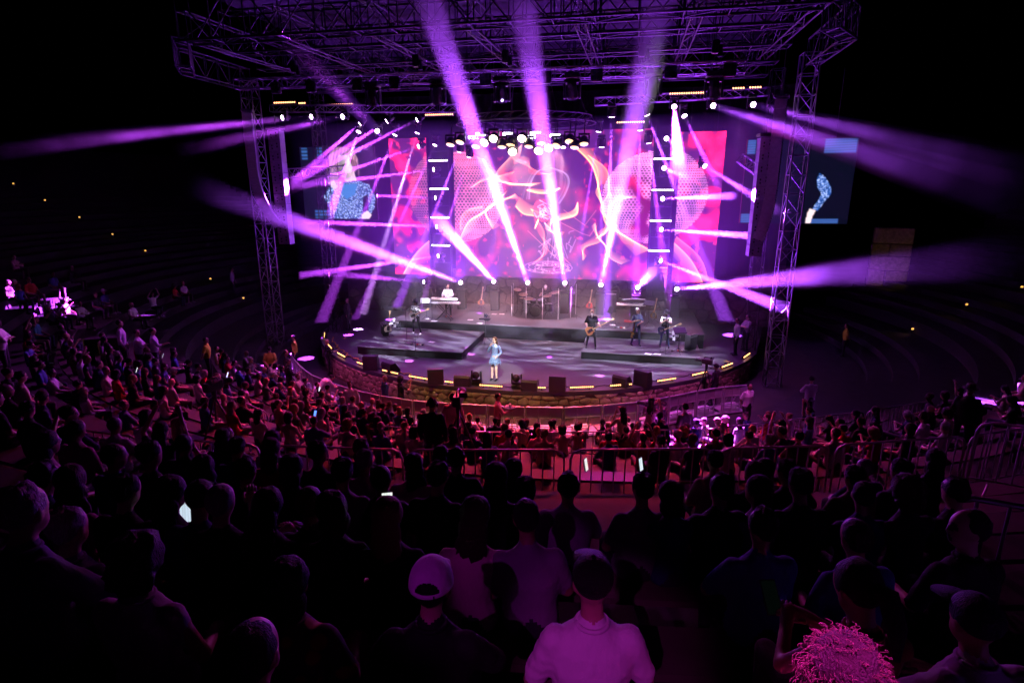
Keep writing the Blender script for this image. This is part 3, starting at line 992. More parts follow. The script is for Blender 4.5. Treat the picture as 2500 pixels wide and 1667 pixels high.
# ------------------------------------------------------------------ line arrays
def line_array(label, top, rz, count, h, w, bend, m, lean=0.0):
    t = thing('line_array', label, 'speaker', top, rz, 'hanging line arrays')
    MB().box((0, 0, .10), (w + .1, .5, .12), bevel=.02).obj('fly_bar', 'plastic', t)
    rod(t, 'hanging_chain', (0, 0, .1), (0, .02, 12.5 - top[2]), .015, 'cable')
    y, z, ang = 0.0, 0.0, 0.0
    cab = MB().prism([(-w / 2, -h / 2), (w / 2, -h / 2), (w / 2, h / 2), (-w / 2, h / 2)], -.20, .20).mesh('cabinet', m)
    hole = MB()
    for sx in (-.22, .22):
        for sz in (-.14, .14):
            hole.box((sx * w, -.205, sz * h + .04 * (1 if sx > 0 else -1)), (.10 * w, .02, .17 * h))
    hole = hole.mesh('ports', 'plastic')
    for k in range(count):
        ang += bend[k] if k < len(bend) else bend[-1]
        o = link('cabinet', cab, t)
        z -= h * .5 * math.cos(ang)
        y += h * .5 * math.sin(ang)
        o.location = (0, y + lean * k, z)
        o.rotation_euler = (ang, 0, 0)
        o.scale = (1, 1, .97)
        z -= h * .5 * math.cos(ang)
        y += h * .5 * math.sin(ang)
        q = link('ports', hole, o)
    return t


line_array('curved line array at far left seen edge-on', (-12.95, 25.0, 10.75), R(-62), 15, .35, .62, [0.0] * 7 + [.05, .06, .07, .08, .09, .10, .10, .10], 'cabinet')
line_array('pale straight line array hanging left of the relay screen', (-12.25, 26.0, 10.1), R(-2), 11, .485, .62, [0.0] * 9 + [.02, .03], 'cabinet')
line_array('pale straight line array hanging at the right', (9.47, 25.0, 9.3), R(8), 10, .455, .50, [0.0] * 8 + [.02, .03], 'cabinet')
line_array('curved line array at far right seen edge-on', (9.78, 24.5, 10.6), R(72), 15, .345, .50, [0.0] * 9 + [.03, .03, .04, .05], 'cabinet')

# ------------------------------------------------------------------ moving-head fixtures and their beams
LENS = MB().lathe([(.001, .0), (.98, .0), (1.0, -.02), (.001, -.03)], 18).mesh('lens', 'lens', True)
HEAD = MB().lathe([(.06, .24), (.105, .20), (.12, .05), (.135, -.10), (.14, -.16), (.12, -.165)], 14).mesh('head', 'plastic', True)


def yoke_mesh():
    mb = MB()
    for sx in (-1, 1):
        mb.box((sx * .175, 0, 0.0), (.05, .12, .34), bevel=.015)
    mb.box((0, 0, .20), (.40, .14, .07), bevel=.02)
    return mb.mesh('yoke', 'plastic')


YOKE = yoke_mesh()
BASE = MB().box((0, 0, .31), (.36, .28, .14), bevel=.03).mesh('base', 'plastic')


def moving_head(label, pos, target, hang, k=1.0, lens='lens', group='moving-head lamps'):
    """The head pivots at pos; base above (hang) or below."""
    t = thing('moving_head', label, 'stage light', pos, 0, group)
    d = (Vector(target) - Vector(pos)).normalized()
    up = 1 if hang else -1
    y = link('yoke', YOKE, t)
    y.scale = (k, k, k * up)
    y.rotation_euler = (0, 0, math.atan2(d.y, d.x) + math.pi / 2)
    b_ = link('base', BASE, t)
    b_.scale = (k, k, k * up)
    h = link('head', HEAD, t)
    h.rotation_mode = 'QUATERNION'
    h.rotation_quaternion = (-d).to_track_quat('Z', 'Y')
    h.scale = (k, k, k)
    l = link('lens', LENS, h)
    l.location = (0, 0, -.17)
    l.scale = (.115, .115, 1)
    if lens != 'lens':
        l.material_slots[0].link = 'OBJECT'
        l.material_slots[0].material = M[lens]
    return t


def beam_material():
    m = bpy.data.materials.new('beam_smoke')
    m.use_nodes = True
    t = m.node_tree
    t.nodes.clear()
    out = t.nodes.new('ShaderNodeOutputMaterial')
    vsn = t.nodes.new('ShaderNodeVolumeScatter')
    vsn.inputs['Color'].default_value = (1, 1, 1, 1)
    vsn.inputs['Anisotropy'].default_value = 0.0
    tc = t.nodes.new('ShaderNodeTexCoord')
    sp = t.nodes.new('ShaderNodeSeparateXYZ')
    t.links.new(tc.outputs['Generated'], sp.inputs[0])
    fade = t.nodes.new('ShaderNodeMapRange')  # density thins along the cone so the beam seems to fade out
    fade.interpolation_type = 'SMOOTHSTEP'
    fade.inputs[1].default_value = 0.0
    fade.inputs[2].default_value = 1.0
    t.links.new(sp.outputs[2], fade.inputs[0])
    nz = t.nodes.new('ShaderNodeTexNoise')
    nz.inputs['Scale'].default_value = 0.9
    nz.inputs['Detail'].default_value = 2
    ge = t.nodes.new('ShaderNodeNewGeometry')
    t.links.new(ge.outputs['Position'], nz.inputs[0])
    mr = t.nodes.new('ShaderNodeMapRange')
    mr.inputs[1].default_value = 0.32
    mr.inputs[2].default_value = 0.68
    mr.inputs[3].default_value = 0.45
    mr.inputs[4].default_value = 1.6
    t.links.new(nz.outputs[0], mr.inputs[0])
    m1 = t.nodes.new('ShaderNodeMath')
    m1.operation = 'MULTIPLY'
    t.links.new(fade.outputs[0], m1.inputs[0])
    t.links.new(mr.outputs[0], m1.inputs[1])
    m2 = t.nodes.new('ShaderNodeMath')
    m2.operation = 'MULTIPLY'
    m2.inputs[1].default_value = 0.10
    t.links.new(m1.outputs[0], m2.inputs[0])
    t.links.new(m2.outputs[0], vsn.inputs['Density'])
    t.links.new(vsn.outputs[0], out.inputs['Volume'])
    m.cycles.volume_sampling = 'EQUIANGULAR'
    return m


M['smoke'] = beam_material()
BEAM_K = 200000


def beam(p, q, r0, r1, power, color):
    """A real spot lamp and a cone of stage smoke shaped to its beam."""
    p, q = Vector(p), Vector(q)
    d = (q - p).normalized()
    p = p + d * .24
    L = (q - p).length
    mb = MB()
    nseg = 14
    ra, rb = r0 * 1.12, r1 * 1.12
    mb.cyl((0, 0, -.01), (0, 0, -L), ra, rb, nseg)
    o = mb.obj('smoke', M['smoke'])  # smoke added only inside the light cone, so the beam shows
    o['kind'] = 'stuff'
    o['label'] = 'cone of stage smoke shaped to the beam of a lamp'
    aim(o, p, q)
    a = r0 * L / max(.02, r1 - r0)
    sp = spot(p, q, power * BEAM_K, color, math.degrees(2 * math.atan((r1 - .6 * r0) / L)), .45, r0 * .7, a * a, split=40.0)
    return sp


V1, V2, V3 = (0.40, 0.065, 1.0), (0.52, 0.055, 1.0), (0.66, 0.28, 1.0)
# start, end, radius at lens, radius at end, relative power, colour, hanging?, label
BEAMS = [
    ((-7.0, 31.5, 2.19), (-12.26, 27.0, 3.3), 0.1, 0.35, 1.47, V2, 0, 'floor beam lamp at the left end of the rear row'),
    ((-4.89, 31.5, 2.21), (-5.48, 12.0, 7.43), 0.12, 0.42, 90, V1, 0, 'floor beam lamp behind the keyboard player'),
    ((-2.91, 31.5, 2.27), (-4.26, 26.0, 5.96), 0.12, 0.42, 36, V1, 0, 'floor beam lamp between keyboards and drums'),
    ((-1.0, 31.5, 2.28), (-0.67, 14.0, 12.61), 0.12, 0.5, 112.5, V1, 0, 'floor beam lamp at the left end of the drum shield'),
    ((1.08, 31.5, 2.32), (1.79, 14.0, 12.18), 0.12, 0.48, 112.5, V1, 0, 'floor beam lamp at the right end of the drum shield'),
    ((3.04, 31.5, 2.29), (4.97, 14.0, 11.71), 0.12, 0.5, 60, V1, 0, 'floor beam lamp behind the bald bass player'),
    ((5.01, 31.5, 2.26), (5.51, 20.0, 4.89), 0.12, 0.35, 27, V1, 0, 'floor beam lamp behind the unattended keyboards'),
    ((7.03, 31.5, 2.25), (9.78, 9.0, 6.44), 0.09, 0.42, 45, V1, 0, 'floor beam lamp at the right end of the rear row'),
    ((-5.9, 31.0, 3.81), (-11.65, 26.0, 3.22), 0.068, 0.234, 11.24, V2, 2, 'lowest beam lamp on the left lamp column'),
    ((-5.93, 31.0, 5.4), (-12.57, 26.0, 5.88), 0.068, 0.234, 15, V2, 2, 'second lowest beam lamp on the left lamp column'),
    ((-5.95, 31.0, 6.95), (-13.36, 26.0, 7.29), 0.068, 0.25, 7.5, V2, 2, 'middle beam lamp on the left lamp column'),
    ((-6.0, 31.0, 8.46), (-12.39, 26.0, 7.42), 0.068, 0.234, 7.5, V2, 2, 'second highest beam lamp on the left lamp column'),
    ((-5.98, 31.0, 9.85), (-7.81, 29.0, 5.06), 0.068, 0.156, 5.62, V2, 2, 'highest beam lamp on the left lamp column'),
    ((-5.73, 28.0, 10.71), (-11.75, 25.0, 7.35), 0.076, 0.234, 7.5, V2, 1, 'hanging beam lamp above the left lamp column'),
    ((-6.45, 30.0, 9.62), (-12.0, 25.0, 7.09), 0.076, 0.234, 7.5, V2, 1, 'hanging beam lamp close to the top of the left lamp column'),
    ((-7.3, 28.0, 10.69), (-9.56, 27.0, 9.14), 0.076, 0.195, 3.12, V2, 1, 'hanging beam lamp over the left red screen'),
    ((-8.73, 28.0, 10.62), (-10.75, 27.0, 8.78), 0.076, 0.172, 5, V2, 1, 'hanging beam lamp above the left relay screen, pointing down left'),
    ((-8.91, 28.0, 10.3), (-9.27, 27.0, 8.42), 0.068, 0.156, 5, V2, 1, 'hanging beam lamp above the left relay screen, pointing straight down'),
    ((-7.41, 29.0, 10.22), (-8.58, 28.0, 6.97), 0.068, 0.156, 3.76, V2, 1, 'hanging beam lamp in front of the left red screen top'),
    ((-6.6, 30.0, 10.4), (-8.4, 29.0, 4.59), 0.068, 0.187, 7.5, V3, 1, 'hanging beam lamp at the right edge of the left red screen'),
    ((-3.75, 28.0, 9.32), (-5.58, 29.0, 6.09), 0.068, 0.156, 5.62, V1, 1, 'beam lamp at the left end of the lamp ring'),
    ((-3.28, 28.0, 9.08), (-6.32, 30.0, 2.39), 0.068, 0.187, 5, V2, 1, 'beam lamp under the left part of the lamp ring'),
    ((-1.16, 28.0, 9.58), (-3.09, 30.0, 2.49), 0.068, 0.172, 2.5, V2, 1, 'beam lamp behind the middle of the lamp ring'),
    ((2.8, 29.0, 10.2), (1.9, 30.0, 4.01), 0.068, 0.172, 6.24, V2, 1, 'beam lamp just right of the lamp ring'),
    ((2.94, 29.0, 9.5), (3.16, 30.0, 1.53), 0.068, 0.195, 3.12, V2, 1, 'low beam lamp right of the lamp ring pointing straight down'),
    ((1.24, 28.0, 9.44), (1.18, 24.92, 0.0), 0.068, 0.179, 3.76, V2, 1, 'beam lamp of the ring drawing a pink disc on the stage'),
    ((3.4, 28.0, 10.72), (3.45, 29.5, 4.32), 0.085, 0.218, 15, V1, 1, 'bright hanging beam lamp left on the rear right truss'),
    ((4.7, 29.0, 10.23), (4.79, 30.0, 6.87), 0.068, 0.156, 5, V2, 1, 'small hanging beam lamp above the right lamp column'),
    ((5.1, 29.0, 9.66), (5.65, 30.0, 6.88), 0.068, 0.156, 5, V2, 1, 'small hanging beam lamp low above the right lamp column'),
    ((4.9, 28.0, 10.75), (6.63, 29.0, 7.09), 0.076, 0.195, 5.62, V1, 1, 'hanging beam lamp second on the rear right truss'),
    ((6.1, 28.0, 11.01), (6.32, 24.0, 7.45), 0.102, 0.5, 17.5, V2, 1, 'blazing hanging beam lamp aimed at the audience'),
    ((6.51, 28.0, 10.64), (7.91, 26.0, 7.64), 0.076, 0.195, 3, V2, 1, 'hanging beam lamp above the right red screen'),
    ((7.68, 28.0, 10.93), (13.01, 14.0, 6.85), 0.12, 0.558, 1.65, V1, 1, 'bright hanging beam lamp sweeping out to the right'),
    ((9.33, 28.0, 10.92), (12.87, 14.0, 7.53), 0.12, 0.45, 1.35, V1, 1, 'hanging beam lamp at the right end of the rear truss'),
    ((5.99, 31.0, 3.84), (8.40, 28.5, 3.2), 0.085, 0.187, 20, V1, 2, 'lowest beam lamp on the right lamp column'),
    ((5.93, 31.0, 5.4), (9.75, 26.0, 5.47), 0.076, 0.218, 40, V1, 2, 'second lowest beam lamp on the right lamp column'),
    ((5.92, 31.0, 6.93), (8.56, 26.0, 7.11), 0.076, 0.218, 22, V1, 2, 'middle beam lamp on the right lamp column'),
    ((5.96, 31.0, 8.44), (6.76, 24.0, 7.74), 0.076, 0.195, 11.24, V1, 2, 'second highest beam lamp on the right lamp column'),
    ((5.99, 31.0, 9.84), (6.35, 24.0, 8.81), 0.076, 0.195, 4.38, V1, 2, 'highest beam lamp on the right lamp column'),
    ((7.6, 29.0, 8.5), (10.22, 26.0, 6.63), 0.085, 0.273, 2.24, V1, 1, 'beam lamp in front of the right red screen'),
    ((-12.28, 27.0, 10.79), (-18.37, 17.0, 8.54), 0.12, 0.4, 1.96, V2, 1, 'leftmost of the three beam lamps sweeping out to the left'),
    ((-10.74, 27.0, 10.79), (-16.03, 17.0, 8.81), 0.12, 0.4, 1.68, V2, 1, 'middle one of the three beam lamps sweeping out to the left'),
    ((-9.13, 27.0, 10.77), (-11.9, 19.0, 8.67), 0.12, 0.36, 1.4, V2, 1, 'rightmost of the three beam lamps sweeping out to the left'),
    ((-7.46, 27.0, 10.0), (-7.24, 19.0, 12.46), 0.2, 0.5, 0.56, V2, 1, 'beam lamp pointing up into the roof at the left'),
]
for p, q, r0, r1, pw, col, how, label in BEAMS:
    d = (Vector(q) - Vector(p)).normalized()
    moving_head(label, p, q, how == 1 or (how == 2 and d.z < -.3), 1.0)
    beam(p, q, r0, r1, pw, col)

# black plinths under the floor lamps
for i, x in enumerate((-7.0, -4.89, -2.91, -1.0, 1.08, 3.04, 5.01, 7.03)):
    t = thing('lamp_plinth', 'black plinth under the %s floor beam lamp from the left' % nth(i), 'plinth', (x, 31.5, 0.705), 0, 'plinths of the floor beam lamps')
    MB().box((0, 0, .56), (.46, .42, 1.12), bevel=.02).obj('case', 'black', t)
    MB().box((0, 0, 1.135), (.5, .46, .03)).obj('lid', 'plastic', t)

# lamp columns with white LED tubes, one at each side of the centre screen
for sx, x, zs in ((-1, -5.97, (8.92, 7.43, 5.89, 4.35)), (1, 5.99, (8.88, 7.36, 5.83, 4.29))):
    sname = 'left' if sx < 0 else 'right'
    t = thing('lamp_column', 'dark lamp column at the %s edge of the centre screen' % sname, 'lamp column', (x, 31.45, .7), 0)
    for dx in (-.5, .5):
        rod(t, 'post', (dx, 0, 0), (dx, 0, 9.8), .03, 'roof_steel')
    MB().box((0, .12, 5.6), (1.12, .04, 8.4)).obj('cloth', 'black', t)
    for z in (3.8, 5.4, 6.95, 8.45, 9.85):
        rod(t, 'arm', (-.5, -.02, z - 1.13), (.5, -.02, z - 1.13), .02, 'roof_steel')
    for k, z in enumerate(zs):
        u = thing('led_tube', 'white LED tube on the %s lamp column, %s from the top' % (sname, nth(k)), 'light tube', (x, 31.2, z), 0, 'white tubes of the lamp columns')
        MB().box((0, .05, 0), (1.12, .06, .07), bevel=.01).obj('housing', 'plastic', u)
        MB().cyl((-.53, 0, 0), (.53, 0, 0), .035, n=10).obj('tube', 'tube', u, True)

# the ring of wash lamps over the drummer
ring = thing('ring_truss', 'round truss ring carrying the cluster of wash lamps', 'truss', (-0.6, 28.2, 10.35))
th = [2 * math.pi * k / 32 for k in range(33)]
for rr, zz in ((3.3, 0), (2.9, 0), (3.1, .3)):
    MB().tube([(rr * math.cos(a_), rr * .75 * math.sin(a_), zz) for a_ in th], .03, 6).obj('chord', 'roof_steel', ring, True)
for k in range(32):
    c_, s_ = math.cos(th[k]), math.sin(th[k])
    c2_, s2_ = math.cos(th[k + 1]), math.sin(th[k + 1])
    rod(ring, 'brace', (3.3 * c_, 3.3 * .75 * s_, 0), (3.1 * c2_, 3.1 * .75 * s2_, .3), .014, 'roof_steel')
    rod(ring, 'brace', (2.9 * c_, 2.9 * .75 * s_, 0), (3.1 * c2_, 3.1 * .75 * s2_, .3), .014, 'roof_steel')
for k in (2, 10, 18, 27):
    rod(ring, 'hanger', (3.1 * math.cos(th[k]), 3.1 * .75 * math.sin(th[k]), .3), (2.2 * math.cos(th[k]), 1.6 * math.sin(th[k]), 2.2), .015, 'cable')
AMB = [(-3.76, 9.3), (-3.3, 9.4), (-2.56, 9.2), (-2.15, 9.35), (-1.73, 9.51), (-1.35, 9.17), (-0.95, 9.25), (-0.43, 9.49), (-0.87, 8.94), (-0.12, 9.17), (0.43, 9.27), (0.77, 9.08), (0.32, 8.96), (1.11, 9.17), (1.69, 9.34), (1.92, 9.1), (2.32, 9.24)]
HOT = {3, 4, 7, 8, 11, 12}
FACE = {m: MB().lathe([(.001, 0.), (.98, 0.), (1.0, -.02), (.7, -.05), (.001, -.06)], 20).mesh('lens', m, True) for m in ('wash', 'wash_hot')}
CAN = MB().lathe([(.09, .30), (.16, .24), (.205, .10), (.215, -.04), (.20, -.05)], 18).mesh('can', 'plastic', True)
for k, (x, z) in enumerate(AMB):
    t = thing('wash_lamp', ('glaring' if k in HOT else 'honeycomb-faced') + ' amber wash lamp of the ring, %s from the left' % nth(sorted(a_[0] for a_ in AMB).index(x)), 'stage light', (x, 26.5, z + .1), 0, 'amber wash lamps of the ring')
    tilt = .9 if k in HOT else random.uniform(.25, .6)
    c_ = link('can', CAN, t)
    c_.rotation_euler = (-tilt, 0, random.uniform(-.3, .3))
    l = link('lens', FACE['wash_hot' if k in HOT else 'wash'], c_)
    l.location = (0, 0, -.045)
    l.scale = (.19, .19, 1)
    y = link('yoke', YOKE, t)
    y.scale = (1.25, 1, 1.2)
    y.location = (0, .02, .12)
    rod(t, 'clamp', (0, .05, .3), (0, .35, 10.35 - z - .12), .025, 'plastic')
for k, (x, z) in enumerate(((-2.76, 9.68), (-2.41, 9.82), (-1.17, 9.8), (-0.11, 9.65), (0.12, 9.81), (0.99, 9.69))):
    t = thing('strobe', 'blinding white strobe above the amber wash lamps, %s from the left' % nth(k), 'stage light', (x, 26.8, z), 0, 'white strobes of the ring')
    MB().box((0, .06, 0), (.52, .1, .2), bevel=.02).obj('housing', 'plastic', t)
    MB().box((0, .002, 0), (.46, .012, .12)).obj('face', 'strobe', t)
    rod(t, 'clamp', (0, .1, .1), (0, .3, 10.35 - z), .02, 'plastic')
for x_ in (-7.0, -4.89, -2.91, -1.0, 1.08, 3.04, 5.01, 7.03):  # extra wide violet lamps added at the floor heads to make the smoke glow
    spot((x_, 31.2, 2.5), (x_ * 1.08, 28.6, 6.4), 2300 + 100 * x_ * x_, (0.28, 0.03, 1.0), 130, 1.0, .12)
for x_ in (-2.2, -.6, .9):
    spot((x_, 27.2, 9.3), (x_ * 1.6, 30.5, 2.0), 9000, (1.0, 0.36, 0.44), 64, 1.0, .15)
# amber and white light from that ring
spot((-0.6, 26.3, 9.2), (-0.4, 29.0, 0.5), 900, (1.0, 0.72, 0.5), 95, 1.0, .5)

# amber strip bars: roof and stage lip
BAR12 = MB()
for k in range(12):
    BAR12.lathe([(.001, -.012), (.028, -.012), (.034, 0.0), (.03, .012), (.001, .02)], 8, Matrix.Translation((-.55 + k * .1, -.055, .0)) @ Matrix.Rotation(R(90), 4, 'X'))
BULB = MB().lathe([(.001, -.012), (.03, -.012), (.036, 0.0), (.026, .02), (.001, .028)], 8, Matrix.Rotation(R(90), 4, 'X')).mesh('bulb', 'bulb', True)
BULBF = MB().lathe([(.001, -.012), (.03, -.012), (.036, 0.0), (.026, .02), (.001, .028)], 8, Matrix.Rotation(R(90), 4, 'X')).mesh('bulb', 'bulb_far', True)
HOUS = MB().box((0, .02, 0), (1.2, .11, .11), bevel=.015).mesh('housing', 'plastic')


def strip_bar(label, pos, rz, m, count=12, k=1.0, group=None):
    t = thing('light_bar', label, 'light bar', pos, rz, group)
    h = link('housing', HOUS, t)
    h.scale = (count / 12 * k, k, k)
    for i in range(count):
        o = link('bulb', m, t)
        o.location = ((i - (count - 1) / 2) * .098 * k, -.037 * k, 0)
        o.scale = (k, k, k)
    if group and 'lip' in group:
        for sx in (-.3, .3):
            MB().box((sx, .02, -.068), (.04, .14, .05)).obj('foot', 'plastic', t)
    return t


LIP = [(-11.09, 26.17), (-9.51, 24.21), (-8.2, 22.94), (-6.64, 21.62), (-5.0, 20.83), (-3.57, 20.34), (-1.9, 20.0), (-0.41, 19.93), (1.27, 20.06), (3.09, 20.50), (4.56, 21.12), (6.35, 22.15), (7.66, 23.38), (8.94, 24.84), (10.13, 26.59)]
for i, (x, y) in enumerate(LIP):
    a_ = math.atan2(x - SX, -(y - SY))
    r_ = SR - .22
    strip_bar('amber light bar on the stage lip, %s from the left end' % nth(i), (SX + r_ * math.sin(a_), SY - r_ * math.cos(a_), .10), a_, BULB, 12, .78, group='amber bars along the stage lip')
for i, (x0, x1, z, y) in enumerate(((-12.87, -11.63, 11.46, 27), (-11.56, -11.2, 11.42, 27.1), (-10.62, -8.92, 11.38, 27.6), (-5.14, -3.71, 10.72, 27), (3.6, 4.9, 10.36, 28.5), (5.78, 7.37, 11.38, 27.6), (8.31, 8.86, 11.42, 27), (8.95, 9.53, 11.43, 27))):
    strip_bar('amber light bar under the roof, %s from the left' % nth(i), ((x0 + x1) / 2, y, z), 0, BULBF, max(4, int((x1 - x0) / .1)), 1.0, 'amber bars under the roof')

# front truss: dark heads and blinders
for i, (x, z) in enumerate(((-5.37, 10.72), (-2.78, 10.72), (-0.33, 10.72), (2.23, 10.75), (5.04, 10.76), (7.05, 10.62))):
    moving_head('unlit black moving head under the front truss, %s from the left' % nth(i), (x, 22.0, z), (x + .1, 24.5, z - 6), True, 1.55, 'lens_dim', 'unlit heads of the front truss')
for i, x in enumerate((-9.34, -7.84, -5.9, -4.4, -2.0, -0.9, 1.3, 3.1, 5.6, 7.5)):
    t = thing('blinder', 'black four-lamp blinder on the front truss, %s from the left' % nth(i), 'stage light', (x, 21.72, 11.2), 0, 'blinders of the front truss')
    MB().box((0, .1, 0), (.42, .12, .42), bevel=.03).obj('frame', 'plastic', t)
    for sx in (-.1, .1):
        for sz in (-.1, .1):
            MB().lathe([(.02, -.12), (.07, -.08), (.09, 0), (.085, .0)], 12, Matrix.Translation((sx, .0, sz)) @ Matrix.Rotation(R(90), 4, 'X')).obj('reflector', 'lens_dim', t, True)
# three more pink discs on the boards
for p, q in (((-4.7, 22.4, 9.9), (-4.84, 23.03, 0)), ((-2.6, 22.6, 9.9), (-2.49, 24.67, 0)), ((3.2, 22.4, 9.9), (3.57, 22.6, 0))):
    spot(p, q, 110000, (0.85, 0.16, 1.0), 2.5, .15, .02, split=20.0)


# ------------------------------------------------------------------ people
PI = math.pi

def V(*a):
    return Vector(a)


STAND = dict(pel=V(0, 0, .95), chest=V(0, .01, 1.27), neck=V(0, 0, 1.46), head=V(0, .025, 1.615),
             sl=V(-.165, 0, 1.385), sr=V(.165, 0, 1.385), el=V(-.25, -.03, 1.11), er=V(.25, -.03, 1.11), hl=V(-.25, .07, .87), hr=V(.25, .07, .87),
             tl=V(-.095, 0, .90), tr=V(.095, 0, .90), kl=V(-.11, .03, .49), kr=V(.11, .03, .49), al=V(-.12, -.01, .085), ar=V(.12, -.01, .085))
SEAT = dict(pel=V(0, .02, .52), chest=V(0, .0, .83), neck=V(0, .01, 1.02), head=V(0, .05, 1.175),
            sl=V(-.163, .0, .935), sr=V(.163, .0, .935), el=V(-.235, .06, .67), er=V(.235, .06, .67), hl=V(-.13, .30, .58), hr=V(.13, .30, .58),
            tl=V(-.09, .06, .50), tr=V(.09, .06, .50), kl=V(-.13, .46, .50), kr=V(.13, .46, .50), al=V(-.14, .44, .09), ar=V(.14, .44, .09))


def pose(base, **kw):
    d = {k: v.copy() for k, v in base.items()}
    d['face'] = V(0, 1, -.05)
    d['toe'] = V(0, 1, 0)
    for k, v in kw.items():
        d[k] = Vector(v)
    return d


def capsule(mb, p, q, r1, r2, n=12):
    p, q = Vector(p), Vector(q)
    d = q - p
    M3 = d.to_track_quat('Z', 'Y').to_matrix()
    L = d.length
    prof = [(r1 * math.sin(a), -r1 * math.cos(a)) for a in (.25, .7, 1.2)] + [(r1, 0), (r2, L)] + [(r2 * math.cos(a), L + r2 * math.sin(a)) for a in (.4, .9, 1.35)]
    mb.lathe(prof, n, Matrix.Translation(p) @ M3.to_4x4())


def seg_dist(P, a, b, r1, r2):
    a, b = np.array(a), np.array(b)
    d = b - a
    t = np.clip(((P - a) @ d) / max(1e-9, d @ d), 0, 1)
    return np.linalg.norm(P - (a + t[:, None] * d), axis=1) - (r1 + (r2 - r1) * t)


def make_body(J, voxel=.022, bulk=1.0, sleeve=.9, bare_legs=False, shoulders=1.0, hips=1.0, shorts=False):
    """One continuous figure: tapered limbs, torso, neck and head fused into a single skin; regions get their own material."""
    mb = MB()
    tags = []
    SK, SH, TR, SO, FE = 0, 1, 2, 3, 4

    def cap(p, q, r1, r2, tg, n=12):
        capsule(mb, p, q, r1, r2, n)
        tags.append((p, q, r1, r2, tg))

    pel, ch, nk, hd = J['pel'], J['chest'], J['neck'], J['head']
    sd = (J['sr'] - J['sl']).normalized()
    # torso loft
    secs = [(pel + (pel - ch) * .25, .150 * hips, .115), (pel, .172 * hips, .128), (pel.lerp(ch, .45), .150 * bulk, .112 * bulk), (ch, .175 * bulk * shoulders, .120 * bulk),
            (ch.lerp(nk, .48), .178 * shoulders, .105), (ch.lerp(nk, .76), .120 * shoulders, .082), (nk + (nk - ch) * .03, .055, .060)]
    nn = 18
    vv = []
    for c, a_, b_ in secs:
        up = (nk - pel).normalized()
        fw_ = up.cross(sd).normalized()
        for k in range(nn):
            t_ = 2 * math.pi * k / nn
            ca, sa = math.cos(t_), math.sin(t_)
            ca = math.copysign(abs(ca) ** .85, ca)
            vv.append(c + sd * (a_ * ca) + fw_ * (b_ * sa))
    ff = [(i * nn + k, i * nn + (k + 1) % nn, (i + 1) * nn + (k + 1) % nn, (i + 1) * nn + k) for i in range(len(secs) - 1) for k in range(nn)]
    ff += [tuple(range(nn - 1, -1, -1)), tuple(range((len(secs) - 1) * nn, len(secs) * nn))]
    mb.add(vv, ff)
    for f in (-.55, -.2, .2, .55):
        tags.append((pel + sd * .15 * f + (ch - pel) * .12, ch.lerp(nk, .6) + sd * .2 * f, .13, .11, SH))
    tags.append((pel, pel + (pel - ch) * .2, .15, .14, TR))
    # head
    f = J['face'].normalized()
    rt_ = f.cross(V(0, 0, 1)).normalized()
    u = rt_.cross(f).normalized()
    q3 = Matrix((rt_, f, u)).transposed()
    mb.ell(hd + u * .018, (.076, .096, .106), 16, q3)
    mb.ell(hd + f * .030 - u * .05, (.058, .064, .066), 12, q3)
    mb.ell(hd + f * .098 - u * .012, (.013, .020, .022), 8, q3)
    for sx in (-1, 1):
        mb.ell(hd + rt_ * .078 * sx - f * .008 - u * .005, (.012, .022, .034), 8, q3)
    tags.append((hd - u * .03 + f * .02, hd + u * .03, .085, .095, SK))
    cap(nk - (nk - ch) * .22, hd - u * .05 - f * .01, .052, .049, SK)
    for sx in (-1, 1):
        tags.append((hd + f * .088 + rt_ * sx * .030 + u * .018, hd + f * .09 + rt_ * sx * .036 + u * .018, .013, .013, FE))
    tags.append((hd + f * .088 - u * .055 - rt_ * .02, hd + f * .088 - u * .055 + rt_ * .02, .010, .010, FE))
    # arms
    for s in 'lr':
        a_, e, h = J['s' + s], J['e' + s], J['h' + s]
        cap(a_ * .98 + ch * .02, a_.lerp(e, sleeve if sleeve < 1 else 1), .060 * bulk, .053 * bulk, SH)
        if sleeve < 1:
            cap(a_.lerp(e, max(0, sleeve - .15)), e, .046 * bulk, .041 * bulk, SK)
            cap(e, h, .041 * bulk, .029, SK)
        else:
            m_ = e.lerp(h, min(1.0, sleeve - 1 + .05))
            cap(e, m_, .050 * bulk, .042, SH)
            cap(e.lerp(h, max(0, sleeve - 1.1)), h, .034, .029, SK)
        d = (h - e).normalized()
        cap(h - d * .01, h + d * .065, .034, .036, SK)
    # legs
    for s in 'lr':
        a_, k_, n_ = J['t' + s], J['k' + s], J['a' + s]
        lt = SK if bare_legs else TR
        cap(a_, k_, .090 * hips * bulk ** .5, .060, lt if not shorts else TR)
        cap(k_, n_, .056, .040, SK if (bare_legs or shorts) else TR)
        toe = J['toe'].normalized()
        cap(n_ + V(0, 0, -.035) - toe * .05, n_ + V(0, 0, -.045) + toe * .15, .042, .036, SO)
    tmp = bpy.data.objects.new('tmp', mb.mesh('tmp', 'skin'))
    COL.objects.link(tmp)
    rm = tmp.modifiers.new('r', 'REMESH')
    rm.mode = 'VOXEL'
    rm.voxel_size = voxel
    rm.use_smooth_shade = True
    sm = tmp.modifiers.new('s', 'SMOOTH')
    sm.factor = .5
    sm.iterations = 2 if voxel > .018 else 4
    dg = bpy.context.evaluated_depsgraph_get()
    me = bpy.data.meshes.new_from_object(tmp.evaluated_get(dg))
    bpy.data.objects.remove(tmp)
    nv, nf = len(me.vertices), len(me.polygons)
    co = np.empty(nv * 3)
    me.vertices.foreach_get('co', co)
    co = co.reshape(-1, 3)
    ls = np.empty(nf, int)
    lt_ = np.empty(nf, int)
    me.polygons.foreach_get('loop_start', ls)
